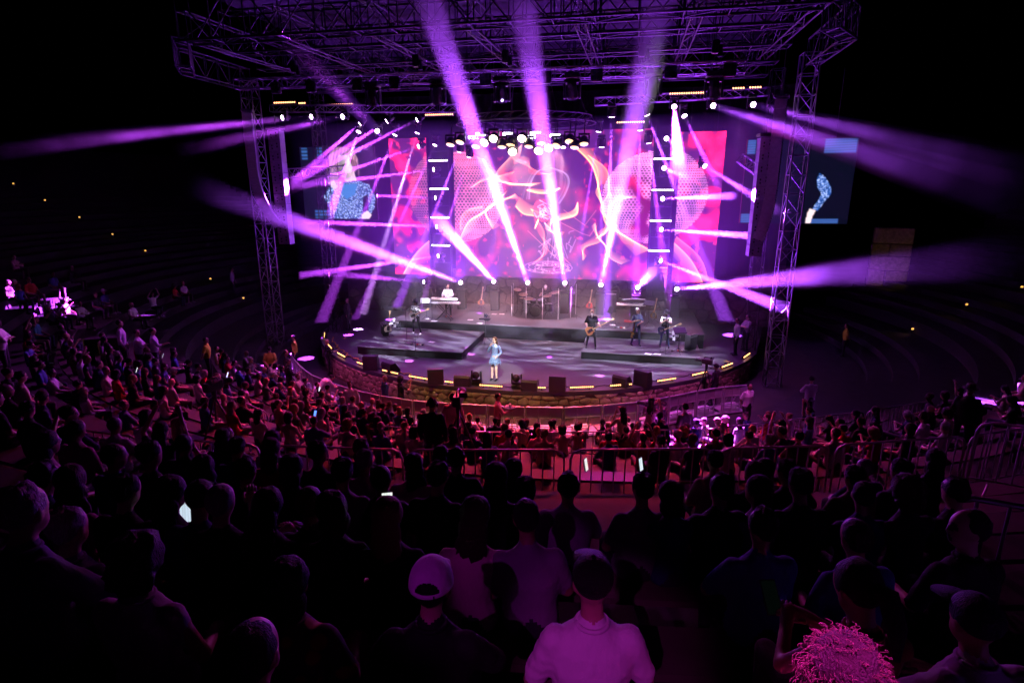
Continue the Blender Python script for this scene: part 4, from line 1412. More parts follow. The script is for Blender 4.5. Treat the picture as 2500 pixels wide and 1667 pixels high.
    me.polygons.foreach_get('loop_total', lt_)
    li = np.empty(len(me.loops), int)
    me.loops.foreach_get('vertex_index', li)
    faces = [li[a_:a_ + b_].tolist() for a_, b_ in zip(ls, lt_)]
    cen = np.empty(nf * 3)
    me.polygons.foreach_get('center', cen)
    cen = cen.reshape(-1, 3)
    D = np.stack([seg_dist(cen, *t_[:4]) - (.02 if t_[4] == FE else 0) for t_ in tags], 1)
    mi = np.array([t_[4] for t_ in tags])[D.argmin(1)].tolist()
    out = MB()
    out.v = [tuple(p) for p in co]
    out.f = [tuple(x) for x in faces]
    out.m = mi
    if voxel < .016:
        vn = np.zeros((nv, 3))
        me.vertices.foreach_get('normal', vn.reshape(-1)) if False else None
        nrm_ = np.array([v_.normal[:] for v_ in me.vertices])
        cloth = np.zeros(nv, bool)
        for fc, m__ in zip(faces, mi):
            if m__ == SH:
                cloth[fc] = True
        for i_ in np.nonzero(cloth)[0]:
            p_ = co[i_]
            a1 = noise.noise((p_[0] * 7, p_[1] * 7, p_[2] * 16))
            a2 = noise.noise((p_[0] * 15 + p_[2] * 9, p_[1] * 15, p_[2] * 10 + 5))
            w_ = .0035 * (1 - abs(a1) * 2.2) + .0035 * max(0, 1 - abs(a2) * 5)
            co[i_] = p_ + nrm_[i_] * w_
        out.v = [tuple(p) for p in co]
    # fingers, rooted in the palm
    for s, sg in (('l', -1), ('r', 1)):
        e, h = J['e' + s], J['h' + s]
        d = (h - e).normalized()
        side = d.cross(V(0, 0, 1))
        side = side.normalized() if side.length > .1 else V(1, 0, 0)
        dn = side.cross(d).normalized()
        if dn.z > 0:
            dn = -dn
        for i, L in enumerate((.075, .085, .08, .062)):
            b0 = h + d * .075 + side * (-.027 + .018 * i)
            m0 = b0 + d * L * .55 + dn * .012
            out.tube([b0 - d * .03, m0, m0 + d * L * .30 + dn * .035], [.0095, .0085, .007], 5, 0)
        b0 = h + d * .02 + side * (.034 * -sg)
        out.tube([b0, b0 + side * (-sg * .02) + d * .045 + dn * .012, b0 + side * (-sg * .012) + d * .075 + dn * .025], [.012, .011, .008], 5, 0)
    bpy.data.meshes.remove(me)
    return out.mesh('body', ['skin', 'shirt', 'trousers', 'shoes', 'feature'], True)


def hair_mesh(J, style, voxel=0):
    hd = J['head']
    f = J['face'].normalized()
    rt_ = f.cross(V(0, 0, 1)).normalized()
    u = rt_.cross(f).normalized()
    q3 = Matrix((rt_, f, u)).transposed()
    mb = MB()
    rnd = random.Random(hash(style) % 97)

    def shell(c, rr, rough, n=26):
        k0 = len(mb.v)
        mb.ell(hd + q3 @ Vector(c), rr, n, q3)
        for i in range(k0, len(mb.v)):
            p = Vector(mb.v[i])
            w = 1 + rough * (.45 * noise.noise(p * 20 + Vector((3, 1, 2))) + .45 * noise.noise(p * 70))
            mb.v[i] = tuple(hd + (p - hd) * w)

    if style == 'short':
        shell((0, -.020, .036), (.084, .096, .098), .34)
    elif style == 'crop':
        shell((0, -.022, .030), (.080, .093, .097), .12)
    elif style == 'bob':
        shell((0, -.022, .032), (.094, .104, .106), .14)
        shell((0, -.045, -.06), (.092, .070, .10), .2)
    elif style == 'long':
        shell((0, -.020, .032), (.092, .102, .106), .12)
        shell((0, -.055, -.06), (.092, .062, .13), .22)
        shell((0, -.075, -.18), (.100, .050, .15), .3)
        shell((.02, -.080, -.28), (.085, .040, .12), .35)
    elif style == 'ponytail':
        shell((0, -.018, .032), (.085, .100, .102), .08)
        mb.tube([hd + q3 @ V(0, -.10, .03), hd + q3 @ V(0, -.15, .01), hd + q3 @ V(.01, -.145, -.12), hd + q3 @ V(0, -.12, -.24)], [.02, .04, .038, .012], 10)
    elif style == 'bun':
        shell((0, -.018, .032), (.085, .100, .102), .08)
        shell((0, -.10, .07), (.045, .042, .042), .2, 10)
    elif style == 'curly':
        shell((0, -.025, .035), (.115, .120, .118), .30, 22)
        shell((0, -.060, -.04), (.105, .080, .09), .34, 18)
    elif style == 'cap':
        shell((0, -.012, .045), (.088, .106, .092), .015)
        prof = [(x_, .10 + .11 * math.sqrt(max(0, 1 - (x_ / .075) ** 2))) for x_ in np.linspace(-.075, .075, 9)]
        vv = []
        for dz in (0, .012):
            vv += [hd + q3 @ V(x_, y_, .058 + dz - .03 * (y_ - .1) / .1) for x_, y_ in prof] + [hd + q3 @ V(x_, .06, .060 + dz) for x_, _ in reversed(prof)]
        m_ = len(prof) * 2
        mb.add(vv, [tuple(range(m_ - 1, -1, -1)), tuple(range(m_, 2 * m_))] + [(k, (k + 1) % m_, m_ + (k + 1) % m_, m_ + k) for k in range(m_)])
        mb.ell(hd + q3 @ V(0, -.012, .138), (.01, .01, .006), 8, q3)
    elif style == 'hat':
        M4 = Matrix.Translation(hd + u * .055) @ q3.to_4x4() @ Matrix.Scale(1.12, 4, V(0, 1, 0))
        mb.lathe([(.155, .012), (.16, .0), (.088, -.005), (.088, .01), (.086, .06), (.078, .105), (.05, .118), (.001, .112)], 22, M4)
    return mb.mesh(style, 'hair', True)


PROTO = {}


def body_proto(key, J, hairs, **kw):
    PROTO[key] = dict(body=make_body(J, **kw), J=J, hair={})
    for h in hairs:
        if h:
            PROTO[key]['hair'][h] = hair_mesh(J, h)
    return key


WHITE, BLACK, NAVY, GREY, BLUE = (.68, .67, .66), (.014, .014, .016), (.02, .03, .09), (.20, .20, .21), (.07, .13, .34)
YELLOW, REDCLOTH, CREAM, OLIVE, PINKCL, TEAL = (.62, .62, .05), (.42, .03, .03), (.52, .45, .34), (.12, .13, .06), (.55, .28, .33), (.04, .20, .22)
HAIRC = {'black': (.010, .008, .007), 'dark brown': (.028, .016, .010), 'brown': (.075, .036, .018), 'blonde': (.34, .22, .10), 'grey': (.30, .29, .28), 'white': (.62, .60, .57), 'red': (.20, .045, .015)}


def person(key, loc, rz, shirt, hair, haircol, label, group=None, scale=1.0, name='person', slots=None):
    P = PROTO[key]
    o = link(name, P['body'], None, loc, rz)
    o.scale = (scale, scale, scale)
    o.color = (*shirt, 1)
    for i, m in (slots or {}).items():
        o.material_slots[i].link = 'OBJECT'
        o.material_slots[i].material = M[m] if isinstance(m, str) else m
    tag(o, label, 'person', group)
    if key[:2] == 'n_':
        if 'collar' not in P:
            nk_, ch_ = P['J']['neck'], P['J']['chest']
            ax = (nk_ - ch_).normalized()
            q_ = ax.to_track_quat('Z', 'Y').to_matrix()
            P['collar'] = MB().tube([nk_ - ax * .004 + q_ @ V(.067 * math.cos(t__), .070 * math.sin(t__), .0) for t__ in np.linspace(0, 2 * PI, 33)], .0105, 8).mesh('collar', 'shirt', True)
        c__ = link('collar', P['collar'], o)
        c__.color = (*shirt, 1)
        if slots and 1 in slots:
            c__.material_slots[0].link = 'OBJECT'
            c__.material_slots[0].material = M[slots[1]]
    if hair:
        h = link('cap' if hair == 'cap' else 'hat' if hair == 'hat' else 'hair', P['hair'][hair], o)
        h.color = (*haircol, 1)
    return o


def plain(name, c, rough=.8):
    if name not in M:
        M[name] = mat(name, c, rough, var=.12, scale=14, bump=.5)
    return name


def pattern_mat(name, c1, c2, scale, thr=.5):
    m, t, b_ = nodes_of(name)
    tc = t.nodes.new('ShaderNodeTexCoord')
    nz_ = t.nodes.new('ShaderNodeTexVoronoi')
    nz_.inputs['Scale'].default_value = scale
    mr = t.nodes.new('ShaderNodeMapRange')
    mr.inputs[1].default_value = thr - .05
    mr.inputs[2].default_value = thr + .05
    mx = t.nodes.new('ShaderNodeMix')
    mx.data_type = 'RGBA'
    mx.inputs[6].default_value = (*c1, 1)
    mx.inputs[7].default_value = (*c2, 1)
    t.links.new(tc.outputs['Object'], nz_.inputs[0])
    t.links.new(nz_.outputs['Distance'], mr.inputs[0])
    t.links.new(mr.outputs[0], mx.inputs[0])
    t.links.new(mx.outputs[2], b_.inputs['Base Color'])
    b_.inputs['Roughness'].default_value = .75
    M[name] = m
    return name


pattern_mat('print_shirt', (.75, .74, .72), (.012, .012, .014), 26, .42)
pattern_mat('floral_shirt', (.40, .10, .02), (.05, .03, .02), 11, .40)
plain('black_trousers', (.013, .013, .015))
plain('jeans', (.045, .065, .12))
plain('white_shoes', (.60, .59, .57), .5)
plain('black_shoes', (.012, .012, .013), .4)
plain('rust_shoes', (.35, .08, .04), .5)
M['skin_fair'] = mat('skin_fair', (.55, .35, .27), .5)
M['skin_tan'] = mat('skin_tan', (.42, .25, .17), .5)
m_, t_, b_ = nodes_of('sequins')
tc_ = t_.nodes.new('ShaderNodeTexCoord')
vo_ = t_.nodes.new('ShaderNodeTexVoronoi')
vo_.inputs['Scale'].default_value = 60
cr_ = t_.nodes.new('ShaderNodeValToRGB')
cr_.color_ramp.elements[0].color = (.03, .08, .22, 1)
cr_.color_ramp.elements[1].color = (.42, .58, .85, 1)
cr_.color_ramp.elements[1].position = .9
sx_ = t_.nodes.new('ShaderNodeSeparateXYZ')
t_.links.new(tc_.outputs['Object'], vo_.inputs[0])
t_.links.new(vo_.outputs['Color'], sx_.inputs[0])
t_.links.new(sx_.outputs[0], cr_.inputs[0])
t_.links.new(cr_.outputs[0], b_.inputs['Base Color'])
b_.inputs['Metallic'].default_value = .6
b_.inputs['Roughness'].default_value = .3
M['sequins'] = m_

# ------------------------------------------------------------------ performers (they face the audience: turned by pi)
PI = math.pi
J = pose(STAND, el=(-.27, .0, 1.16), hl=(-.16, .12, 1.02), er=(.20, .20, 1.20), hr=(.06, .26, 1.46), head=(0, .04, 1.62), face=(.15, 1, .05),
         kl=(-.07, .07, .50), kr=(.12, .02, .49), al=(-.06, .0, .09), ar=(.15, -.01, .085))
body_proto('singer', J, ['long'], voxel=.015, bulk=.80, sleeve=1.8, bare_legs=True, shoulders=.86, hips=1.0)
s = person('singer', (-.47, 21.2, 0.0), PI - .25, (.1, .2, .5), 'long', HAIRC['brown'], 'singer in a short blue sequinned dress holding a microphone at centre stage', None, 1.02, 'person',
           {0: 'skin_fair', 1: 'sequins', 2: 'skin_fair', 3: 'black_shoes'})
mb = MB()
rn = random.Random(2)
for k in range(46):
    a_ = 2 * PI * k / 46
    r0_, r1_ = .165, .235 + rn.uniform(-.02, .02)
    z0_, z1_ = .93, .70 + rn.uniform(-.05, .05)
    w_ = .075
    p0, p1 = V(r0_ * math.cos(a_), r0_ * .8 * math.sin(a_), z0_), V(r1_ * math.cos(a_), r1_ * .85 * math.sin(a_), z1_)
    sd_ = V(-math.sin(a_), math.cos(a_), 0) * .022
    nrm = V(math.cos(a_), math.sin(a_), .2) * .008
    vv = [p0 - sd_, p0 + sd_, p1 + sd_ * .7, p1 - sd_ * .7]
    mb.add([x + nrm for x in vv] + [x - nrm for x in vv], [(0, 1, 2, 3), (7, 6, 5, 4), (0, 4, 5, 1), (1, 5, 6, 2), (2, 6, 7, 3), (3, 7, 4, 0)])
o = mb.obj('skirt_fringe', 'sequins', s)
o['kind'] = 'stuff'
MB().lathe([(.155, .98), (.17, .93), (.20, .84), (.19, .835), (.15, .97)], 24, Matrix.Scale(.8, 4, V(0, 1, 0))).obj('skirt', 'sequins', s, True)


def microphone(label, p, q):
    t = thing('microphone', label, 'microphone', p)
    d = Vector(q) - Vector(p)
    MB().cyl((0, 0, 0), d * .8, .012, .017, 10).obj('handle', 'plastic', t, True)
    MB().ell(d * .92, (.027, .027, .030), 10).obj('mesh_ball', 'chrome', t, True)


microphone('handheld microphone at the singer\'s mouth', (-.62, 21.0, 1.40), (-.56, 20.99, 1.58))

gp = dict(el=(-.27, .02, 1.14), hl=(-.34, .30, 1.18), er=(.27, .0, 1.13), hr=(.10, .22, 1.0))
J = pose(STAND, tl=(-.1, 0, .90), kl=(-.20, .10, .50), al=(-.26, .04, .085), kr=(.17, .02, .49), ar=(.22, -.10, .085), face=(-.25, 1, -.25), **gp)
body_proto('guitarist', J, ['hat', 'bob'], voxel=.018, sleeve=.7)
g_ = person('guitarist', (-5.83, 26.6, .33), PI - .1, WHITE, 'hat', BLACK, 'guitarist in a black hat and printed shirt on the left platform', None, 1.0, 'person',
            {0: 'skin_tan', 1: 'print_shirt', 2: 'black_trousers', 3: 'white_shoes'})
o = link('hair', PROTO['guitarist']['hair']['bob'], g_)
o.color = (*HAIRC['black'], 1)


def guitar_mesh_parts(t, bodym, k=1.0, bass=False):
    """Body outline in the x-z plane, neck along +x."""
    L = .86 if bass else .66
    out = []
    for a_ in np.linspace(0, 2 * PI, 28, endpoint=False):
        r_ = .165 * (1 - .17 * math.cos(2 * a_)) * (1 + .10 * math.cos(a_ * 3 + .4))
        out.append((-.10 + 1.22 * r_ * math.cos(a_), r_ * .95 * math.sin(a_)))
    out[2] = (out[2][0] + .05, out[2][1] + .03)
    out[-3] = (out[-3][0] + .03, out[-3][1] - .02)
    MB().prism(out, -.022, .022).obj('body', bodym, t)
    MB().prism([(.04, -.028), (L, -.021), (L, .021), (.04, .028)], -.04, -.018).obj('neck', 'maple', t)
    MB().prism([(L, -.024), (L + .15, -.045), (L + .19, .0), (L + .14, .05), (L, .024)], -.036, -.02).obj('headstock', 'maple', t)
    MB().prism([(-.18, -.07), (.06, -.05), (.05, .06), (-.06, .075), (-.19, .05)], -.030, -.021).obj('pickguard', 'plastic', t)
    for x_ in (-.06, -.13):
        MB().box((x_, -.034, 0), (.03, .012, .075)).obj('pickup', 'chrome', t)
    for s_ in range(4):
        rod(t, 'string', (-.2, -.045, -.012 + .008 * s_), (L + .05, -.043, -.012 + .008 * s_), .0012, 'chrome')


def guitar(name, label, loc, rot, bodym, bass=False, k=1.0):
    t = thing(name, label, 'bass' if bass else 'guitar', loc)
    t.rotation_euler = rot
    t.scale = (k, k, k)
    guitar_mesh_parts(t, bodym, bass=bass)
    return t


guitar('electric_guitar', 'grey electric guitar played by the man in the black hat', (-5.80, 26.33, 1.36), (0, R(-24), R(4)), 'greygtr')
J = pose(STAND, face=(-.1, 1, -.12), kl=(-.16, .03, .49), al=(-.20, .05, .085), kr=(.14, .0, .49), ar=(.20, -.05, .085), **{**gp, 'hl': V(-.36, .26, 1.10), 'hr': V(.16, .20, .95)})
body_proto('bassist', J, ['crop'], voxel=.018, sleeve=.95, bulk=1.12)
s = person('bassist', (2.99, 25.65, .33), PI, BLACK, None, None, 'bald bass player with a long white beard dressed in black', None, 1.05, 'person',
           {0: 'skin_fair', 1: 'black', 2: 'black_trousers', 3: 'black_shoes'})
mb = MB()
hd = J['head']
mb.tube([hd + V(0, .085, -.035), hd + V(-.01, .10, -.10), hd + V(-.015, .09, -.18), hd + V(-.015, .08, -.26)], [.045, .060, .050, .012], 12)
o = mb.obj('beard', 'hair', s, True)
o.color = (*HAIRC['white'], 1)
guitar('bass_guitar', 'warm brown bass guitar held by the bearded bald man', (3.02, 25.36, 1.26), (0, R(-30), R(4)), 'wood', True, 1.08)

J = pose(STAND, face=(-.5, 1, -.15), el=(-.25, .10, 1.14), hl=(-.02, .24, 1.06), er=(.25, .10, 1.14), hr=(.04, .26, 1.22), kl=(-.13, .04, .49), al=(-.15, .06, .085), kr=(.13, .0, .49), ar=(.2, -.06, .085))
body_proto('saxophonist', J, ['short'], voxel=.018, sleeve=.8, bulk=1.08)
person('saxophonist', (5.01, 26.56, .33), PI + .35, (.09, .12, .18), 'short', HAIRC['white'], 'white-haired saxophone player in a blue-grey shirt and jeans', None, 1.02, 'person',
       {0: 'skin_fair', 2: 'jeans', 3: 'black_shoes'})
t = thing('saxophone', 'golden saxophone played by the white-haired man', 'saxophone', (4.86, 26.27, 1.0))
t.rotation_euler = (R(8), R(4), R(25))
MB().tube([(.05, .06, .62), (.0, .0, .66), (-.03, -.03, .60), (-.03, -.03, .52), (-.02, -.02, .1), (-.01, -.02, -.10), (-.03, -.05, -.20), (-.08, -.09, -.20), (-.10, -.12, -.08)], [.008, .010, .013, .016, .035, .045, .05, .055, .060], 12).obj('body_tube', 'brass', t, True)
MB().lathe([(.058, 0), (.075, .08), (.115, .15), (.11, .15), (.05, .02)], 18, Matrix.Translation((-.10, -.12, -.10)) @ Matrix.Rotation(R(14), 4, 'Y')).obj('bell', 'brass', t, True)
for k in range(7):
    MB().lathe([(.016, 0), (.016, .012), (.001, .014)], 10, Matrix.Translation((-.03, -.055, -.08 + k * .085)) @ Matrix.Rotation(R(90), 4, 'X')).obj('key', 'brass', t)

J = pose(STAND, face=(-.1, 1, -.35), el=(-.24, .16, 1.15), hl=(-.06, .28, 1.30), er=(.24, .16, 1.15), hr=(.05, .28, 1.32), head=(0, .05, 1.60), kl=(-.15, .03, .49), al=(-.20, .05, .085), kr=(.14, .0, .49), ar=(.18, -.04, .085))
body_proto('trumpeter', J, ['hat'], voxel=.018, sleeve=.75)
s = person('trumpeter', (6.29, 26.5, .33), PI, WHITE, 'hat', (.03, .03, .035), 'trumpet player in a grey hat, white shirt and black waistcoat', None, 1.0, 'person', {0: 'skin_tan', 2: 'jeans', 3: 'black_shoes'})
mb = MB()
mb.lathe([(.195, 0), (.185, .15), (.19, .30), (.20, .42), (.19, .44), (.165, .42), (.16, .05)], 20, Matrix.Translation((0, .005, .93)) @ Matrix.Scale(.70, 4, V(0, 1, 0)))
mb.obj('waistcoat', 'black', s, True)
t = thing('trumpet', 'silver trumpet at the lips of the man in the grey hat', 'trumpet', (6.28, 26.27, 1.86))
t.rotation_euler = (R(18), 0, 0)
MB().tube([(0, .0, 0), (0, -.18, 0), (0, -.42, 0), (0, -.46, -.03), (0, -.42, -.07), (0, -.14, -.07), (0, -.10, -.035), (0, -.14, -.0)], .008, 8).obj('tubing', 'chrome', t, True)
MB().lathe([(.010, 0), (.016, .1), (.030, .17), (.062, .22), (.060, .22), (.02, .12)], 16, Matrix.Translation((0, -.40, 0)) @ Matrix.Rotation(R(90), 4, 'X')).obj('bell', 'chrome', t, True)
for k in range(3):
    MB().cyl((0, -.20 - k * .03, -.11), (0, -.20 - k * .03, .05), .011, n=8).obj('valve', 'chrome', t, True)
guitar('electric_guitar', 'dark blue electric guitar slung on the trumpet player', (6.2, 26.30, 1.20), (0, R(-22), R(4)), plain('navy_lacquer', (.02, .03, .07), .3))

J = pose(STAND, face=(-.3, 1, -.45), head=(0, .06, 1.60), el=(-.26, .12, 1.16), hl=(-.20, .38, 1.12), er=(.26, .12, 1.16), hr=(.20, .38, 1.12), kl=(-.12, .02, .49), kr=(.12, .02, .49))
body_proto('keyboardist', J, ['short'], voxel=.018, sleeve=1.9, bulk=1.2)
person('keyboardist', (-4.95, 29.15, .70), PI + .1, WHITE, 'short', HAIRC['dark brown'], 'keyboard player in a white shirt at the left of the riser', None, 1.05, 'person', {0: 'skin_tan', 2: 'black_trousers', 3: 'rust_shoes'})

J = pose(SEAT, face=(-.2, 1, -.25), el=(-.30, .14, .74), hl=(-.20, .42, .80), er=(.30, .14, .74), hr=(.20, .42, .82))
J = {k: (v + V(0, 0, .12) if k not in ('al', 'ar', 'face', 'toe') else v) for k, v in J.items()}
body_proto('drummer', J, ['cap'], voxel=.018, sleeve=.12)
person('drummer', (.02, 31.35, .78), PI, BLACK, 'cap', (.34, .35, .36), 'drummer in a black vest and grey cap behind the clear shield', None, 1.05, 'person', {0: 'skin_fair', 2: 'black_trousers', 3: 'black_shoes'})

# ------------------------------------------------------------------ drum kit
DX, DY, DZ = -.35, 30.55, .70


def drum(label, c, r, h, tilt=(0, 0), shell='black_lacq', side=False, name='drum'):
    t = thing(name, label, 'drum', c)
    t.rotation_euler = (R(90) + tilt[0] if side else tilt[0], tilt[1], 0)
    MB().lathe([(r * .96, -h / 2), (r, -h / 2 + .01), (r, h / 2 - .01), (r * .96, h / 2)], 24).obj('shell', shell, t, True)
    for s_ in (-1, 1):
        MB().tube([(r * 1.02 * math.cos(a_), r * 1.02 * math.sin(a_), s_ * h / 2) for a_ in np.linspace(0, 2 * PI, 25)], .012, 6).obj('hoop', 'chrome', t, True)
        MB().lathe([(.001, 0), (r * .97, 0), (r * .97, .004 * s_), (.001, .004 * s_)], 24, Matrix.Translation((0, 0, s_ * h / 2 * 1.005))).obj('head', 'dark_head' if side else 'skinhead', t)
    for k in range(8):
        a_ = 2 * PI * k / 8
        rod(t, 'lug', (r * 1.02 * math.cos(a_), r * 1.02 * math.sin(a_), -h / 2), (r * 1.02 * math.cos(a_), r * 1.02 * math.sin(a_), h / 2), .006, 'chrome')
    return t


plain('black_lacq', (.015, .015, .018), .25)
M['dark_head'] = mat('dark_drum_head', (.035, .034, .034), .35, var=.2, scale=3)
drum('large bass drum with a dark front head in the drum kit', (DX, DY - .25, DZ + .31), .29, .42, side=True, name='bass_drum')
for i, (x, y, z, r, h, tl, nm) in enumerate(((-.20, .05, .78, .15, .20, (R(18), R(8)), 'left rack tom over the bass drum'), (.22, .05, .78, .16, .22, (R(18), R(-8)), 'right rack tom over the bass drum'), (.62, .30, .42, .21, .40, (0, 0), 'floor tom at the right of the drum kit'), (-.42, .45, .55, .18, .14, (R(6), 0), 'snare drum by the drummer'))):
    t = drum(nm, (DX + x, DY + y, DZ + z), r, h, tl)
    if z < .6:
        for k in range(3):
            a_ = 2 * PI * k / 3 + .4
            rod(t, 'leg', (r * math.cos(a_), r * math.sin(a_), 0), (r * 1.3 * math.cos(a_), r * 1.3 * math.sin(a_), -z), .009, 'chrome')
    else:
        rod(t, 'holder', (0, 0, -h / 2), (-x * .3, -.1, -h / 2 - .18), .012, 'chrome')
for i, (x, y, z, r, tl) in enumerate(((-1.05, -.1, 1.42, .22, (R(12), R(8))), (-.72, -.15, 1.18, .25, (R(14), R(4))), (-.38, -.3, .98, .27, (R(8), R(3))), (.60, -.15, 1.15, .24, (R(12), R(-8))), (.95, .1, 1.30, .24, (R(12), R(-10))), (-.85, .35, .88, .17, (0, 0)))):
    t = thing('cymbal', 'bronze cymbal on a stand, %s from the left of the kit' % nth(i), 'cymbal', (DX + x, DY + y, DZ), 0, 'cymbals')
    c_ = MB().lathe([(.001, .035), (.03, .032), (.05, .012), (r, -.008), (r, -.012), (.05, .006), (.001, .02)], 26).obj('disc', 'cymbal', t, True)
    c_.location = (0, 0, z)
    c_.rotation_euler = (tl[0], tl[1], 0)
    rod(t, 'post', (0, 0, .25), (0, 0, z + .05), .011, 'chrome')
    for k in range(3):
        a_ = 2 * PI * k / 3
        rod(t, 'leg', (0, 0, .35), (.26 * math.cos(a_), .26 * math.sin(a_), .01), .009, 'chrome')
st = thing('drum_stool', 'black drum stool under the drummer', 'stool', (.02, 31.37, .70))
MB().lathe([(.001, .50), (.17, .50), (.18, .53), (.17, .57), (.001, .58)], 18).obj('seat', 'black', st, True)
for k in range(3):
    rod(st, 'leg', (0, 0, .5), (.24 * math.cos(k * 2.1), .24 * math.sin(k * 2.1), .01), .014, 'chrome')

m_, t_, b_ = nodes_of('clear_acrylic')
b_.inputs['Base Color'].default_value = (.9, .93, 1, 1)
b_.inputs['Roughness'].default_value = .03
b_.inputs['Transmission Weight'].default_value = 1.0
b_.inputs['IOR'].default_value = 1.12
M['acrylic'] = m_
sh = thing('drum_shield', 'clear acrylic drum shield of hinged panels around the kit', 'drum shield', (0, 0, 0))
SP = [(-1.72, 30.9), (-1.62, 30.0), (-.78, 29.72), (.12, 29.6), (.95, 29.72), (1.55, 30.3), (1.72, 31.3)]
for i in range(6):
    p0, p1 = V(*SP[i], .72), V(*SP[i + 1], .72)
    d = (p1 - p0).normalized()
    nrm = V(-d.y, d.x, 0) * .005
    vv = [p0 + d * .02 - nrm, p1 - d * .02 - nrm, p1 - d * .02 - nrm + V(0, 0, 1.65), p0 + d * .02 - nrm + V(0, 0, 1.65)]
    MB().add(vv + [x + nrm * 2 for x in vv], [(0, 1, 2, 3), (7, 6, 5, 4), (0, 4, 5, 1), (1, 5, 6, 2), (2, 6, 7, 3), (3, 7, 4, 0)]).obj('panel', 'acrylic', sh)
for x, y in SP:
    rod(sh, 'hinge_post', (x, y, .71), (x, y, 2.38), .014, 'white')


# ------------------------------------------------------------------ keyboards, stands, amplifiers, monitors
def keyboard(label, c, w, rz, bodym):
    t = thing('keyboard', label, 'keyboard', c, rz)
    MB().box((0, 0, 0), (w, .30, .09), bevel=.015).obj('case', bodym, t)
    MB().box((0, .085, .048), (w * .92, .13, .012)).obj('white_keys', 'white', t)
    bkx = MB()
    for k in range(int(w / .035)):
        if k % 7 not in (2, 6):
            bkx.box((-w * .44 + k * .033, .062, .058), (.014, .075, .012))
    o = bkx.obj('black_keys', 'plastic', t)
    o['kind'] = 'stuff'
    MB().box((0, -.075, .049), (w * .5, .06, .008)).obj('panel', 'plastic', t)


def x_stand(label, loc, rz, h, w=.8):
    t = thing('keyboard_stand', label, 'stand', loc, rz)
    for y in (-.12, .12):
        rod(t, 'tube', (-w / 2, y, .03), (w / 2, y, h), .022, 'plastic')
        rod(t, 'tube', (w / 2, y, .03), (-w / 2, y, h), .022, 'plastic')
    for x in (-w / 2, w / 2):
        rod(t, 'foot', (x, -.26, .02), (x, .26, .02), .022, 'plastic')
        rod(t, 'rest', (x, -.2, h), (x, .2, h), .018, 'plastic')


keyboard('white-topped upper keyboard in front of the keyboard player', (-4.98, 28.56, 1.80), 1.45, 0, 'white')
keyboard('grey lower keyboard in front of the keyboard player', (-4.85, 28.42, 1.62), 1.55, 0, 'greygtr')
x_stand('black crossed stand under the two left keyboards', (-4.95, 28.46, .70), 0, .86)
keyboard('upper keyboard of the unattended pair at the right', (4.85, 30.1, 1.82), 1.25, .05, 'plastic')
keyboard('lower white-keyed keyboard of the unattended pair at the right', (4.7, 29.95, 1.62), 1.5, .05, 'white')
t = thing('keyboard_stand', 'black column stand under the two right keyboards', 'stand', (4.75, 30.0, .70))
MB().box((0, .05, .52), (.16, .12, 1.0), bevel=.02).obj('column', 'plastic', t)
MB().box((0, 0, .02), (.7, .5, .035), bevel=.01).obj('base', plain('dark_red', (.25, .02, .02), .5), t)
for z in (.86, 1.06):
    MB().box((0, -.02, z), (.8, .22, .025)).obj('arm', 'plastic', t)


def mic_stand(label, loc, h, boom, base='tripod'):
    t = thing('microphone_stand', label, 'microphone stand', loc)
    rod(t, 'pole', (0, 0, .03), (0, 0, h), .010, 'plastic')
    if base == 'round':
        MB().lathe([(.001, 0), (.15, 0), (.15, .015), (.02, .035), (.001, .035)], 18).obj('base', 'plastic', t, True)
    else:
        for k in range(3):
            a_ = 2 * PI * k / 3 + .5
            rod(t, 'leg', (0, 0, .14), (.28 * math.cos(a_), .28 * math.sin(a_), .012), .009, 'plastic')
    tip = V(0, 0, h) + Vector(boom)
    if Vector(boom).length > .05:
        rod(t, 'boom', V(0, 0, h) - Vector(boom) * .35, tip, .007, 'plastic')
    d = Vector(boom).normalized() if Vector(boom).length > .05 else V(0, 0, 1)
    MB().cyl(tip, tip + d * .13, .011, .017, 8).obj('microphone', 'plastic', t, True)
    MB().ell(tip + d * .15, (.025, .025, .025), 8).obj('mesh_ball', 'chrome', t, True)


mic_stand('microphone stand in front of the hatted guitarist', (-5.65, 24.85, .33), 1.52, (-.12, .12, .02))
mic_stand('thin straight microphone stand on a round base below the left platform', (-4.72, 23.56, .004), 1.75, (0, 0, 0), 'round')
mic_stand('boom microphone stand reaching over the left keyboards', (-5.55, 28.2, .70), 1.5, (.45, .38, .12))
mic_stand('boom microphone stand by the unattended keyboards', (3.98, 29.18, .70), 1.45, (.75, .30, .35))
mic_stand('microphone stand in front of the trumpet player', (6.30, 25.35, .33), 1.25, (0, .18, .1))
mic_stand('low microphone stand left of the drums', (-2.1, 30.9, .70), 1.25, (.05, .3, .1))
mic_stand('boom microphone stand right of the drums', (1.9, 30.2, .70), 1.3, (-.55, .25, .25))


def music_stand(label, loc, h, rz, tilt=.9):
    t = thing('music_stand', label, 'music stand', loc, rz)
    rod(t, 'pole', (0, 0, .2), (0, 0, h), .012, 'plastic')
    for k in range(3):
        a_ = 2 * PI * k / 3 + .5
        rod(t, 'leg', (0, 0, .26), (.30 * math.cos(a_), .30 * math.sin(a_), .012), .010, 'plastic')
    rot = Matrix.Rotation(-tilt, 3, 'X')
    MB().box((0, -.02, h + .05), (.56, .012, .34), rot).box(V(0, -.02, h + .05) + rot @ V(0, -.03, -.165), (.56, .06, .012), rot).obj('desk', 'plastic', t)
    return t


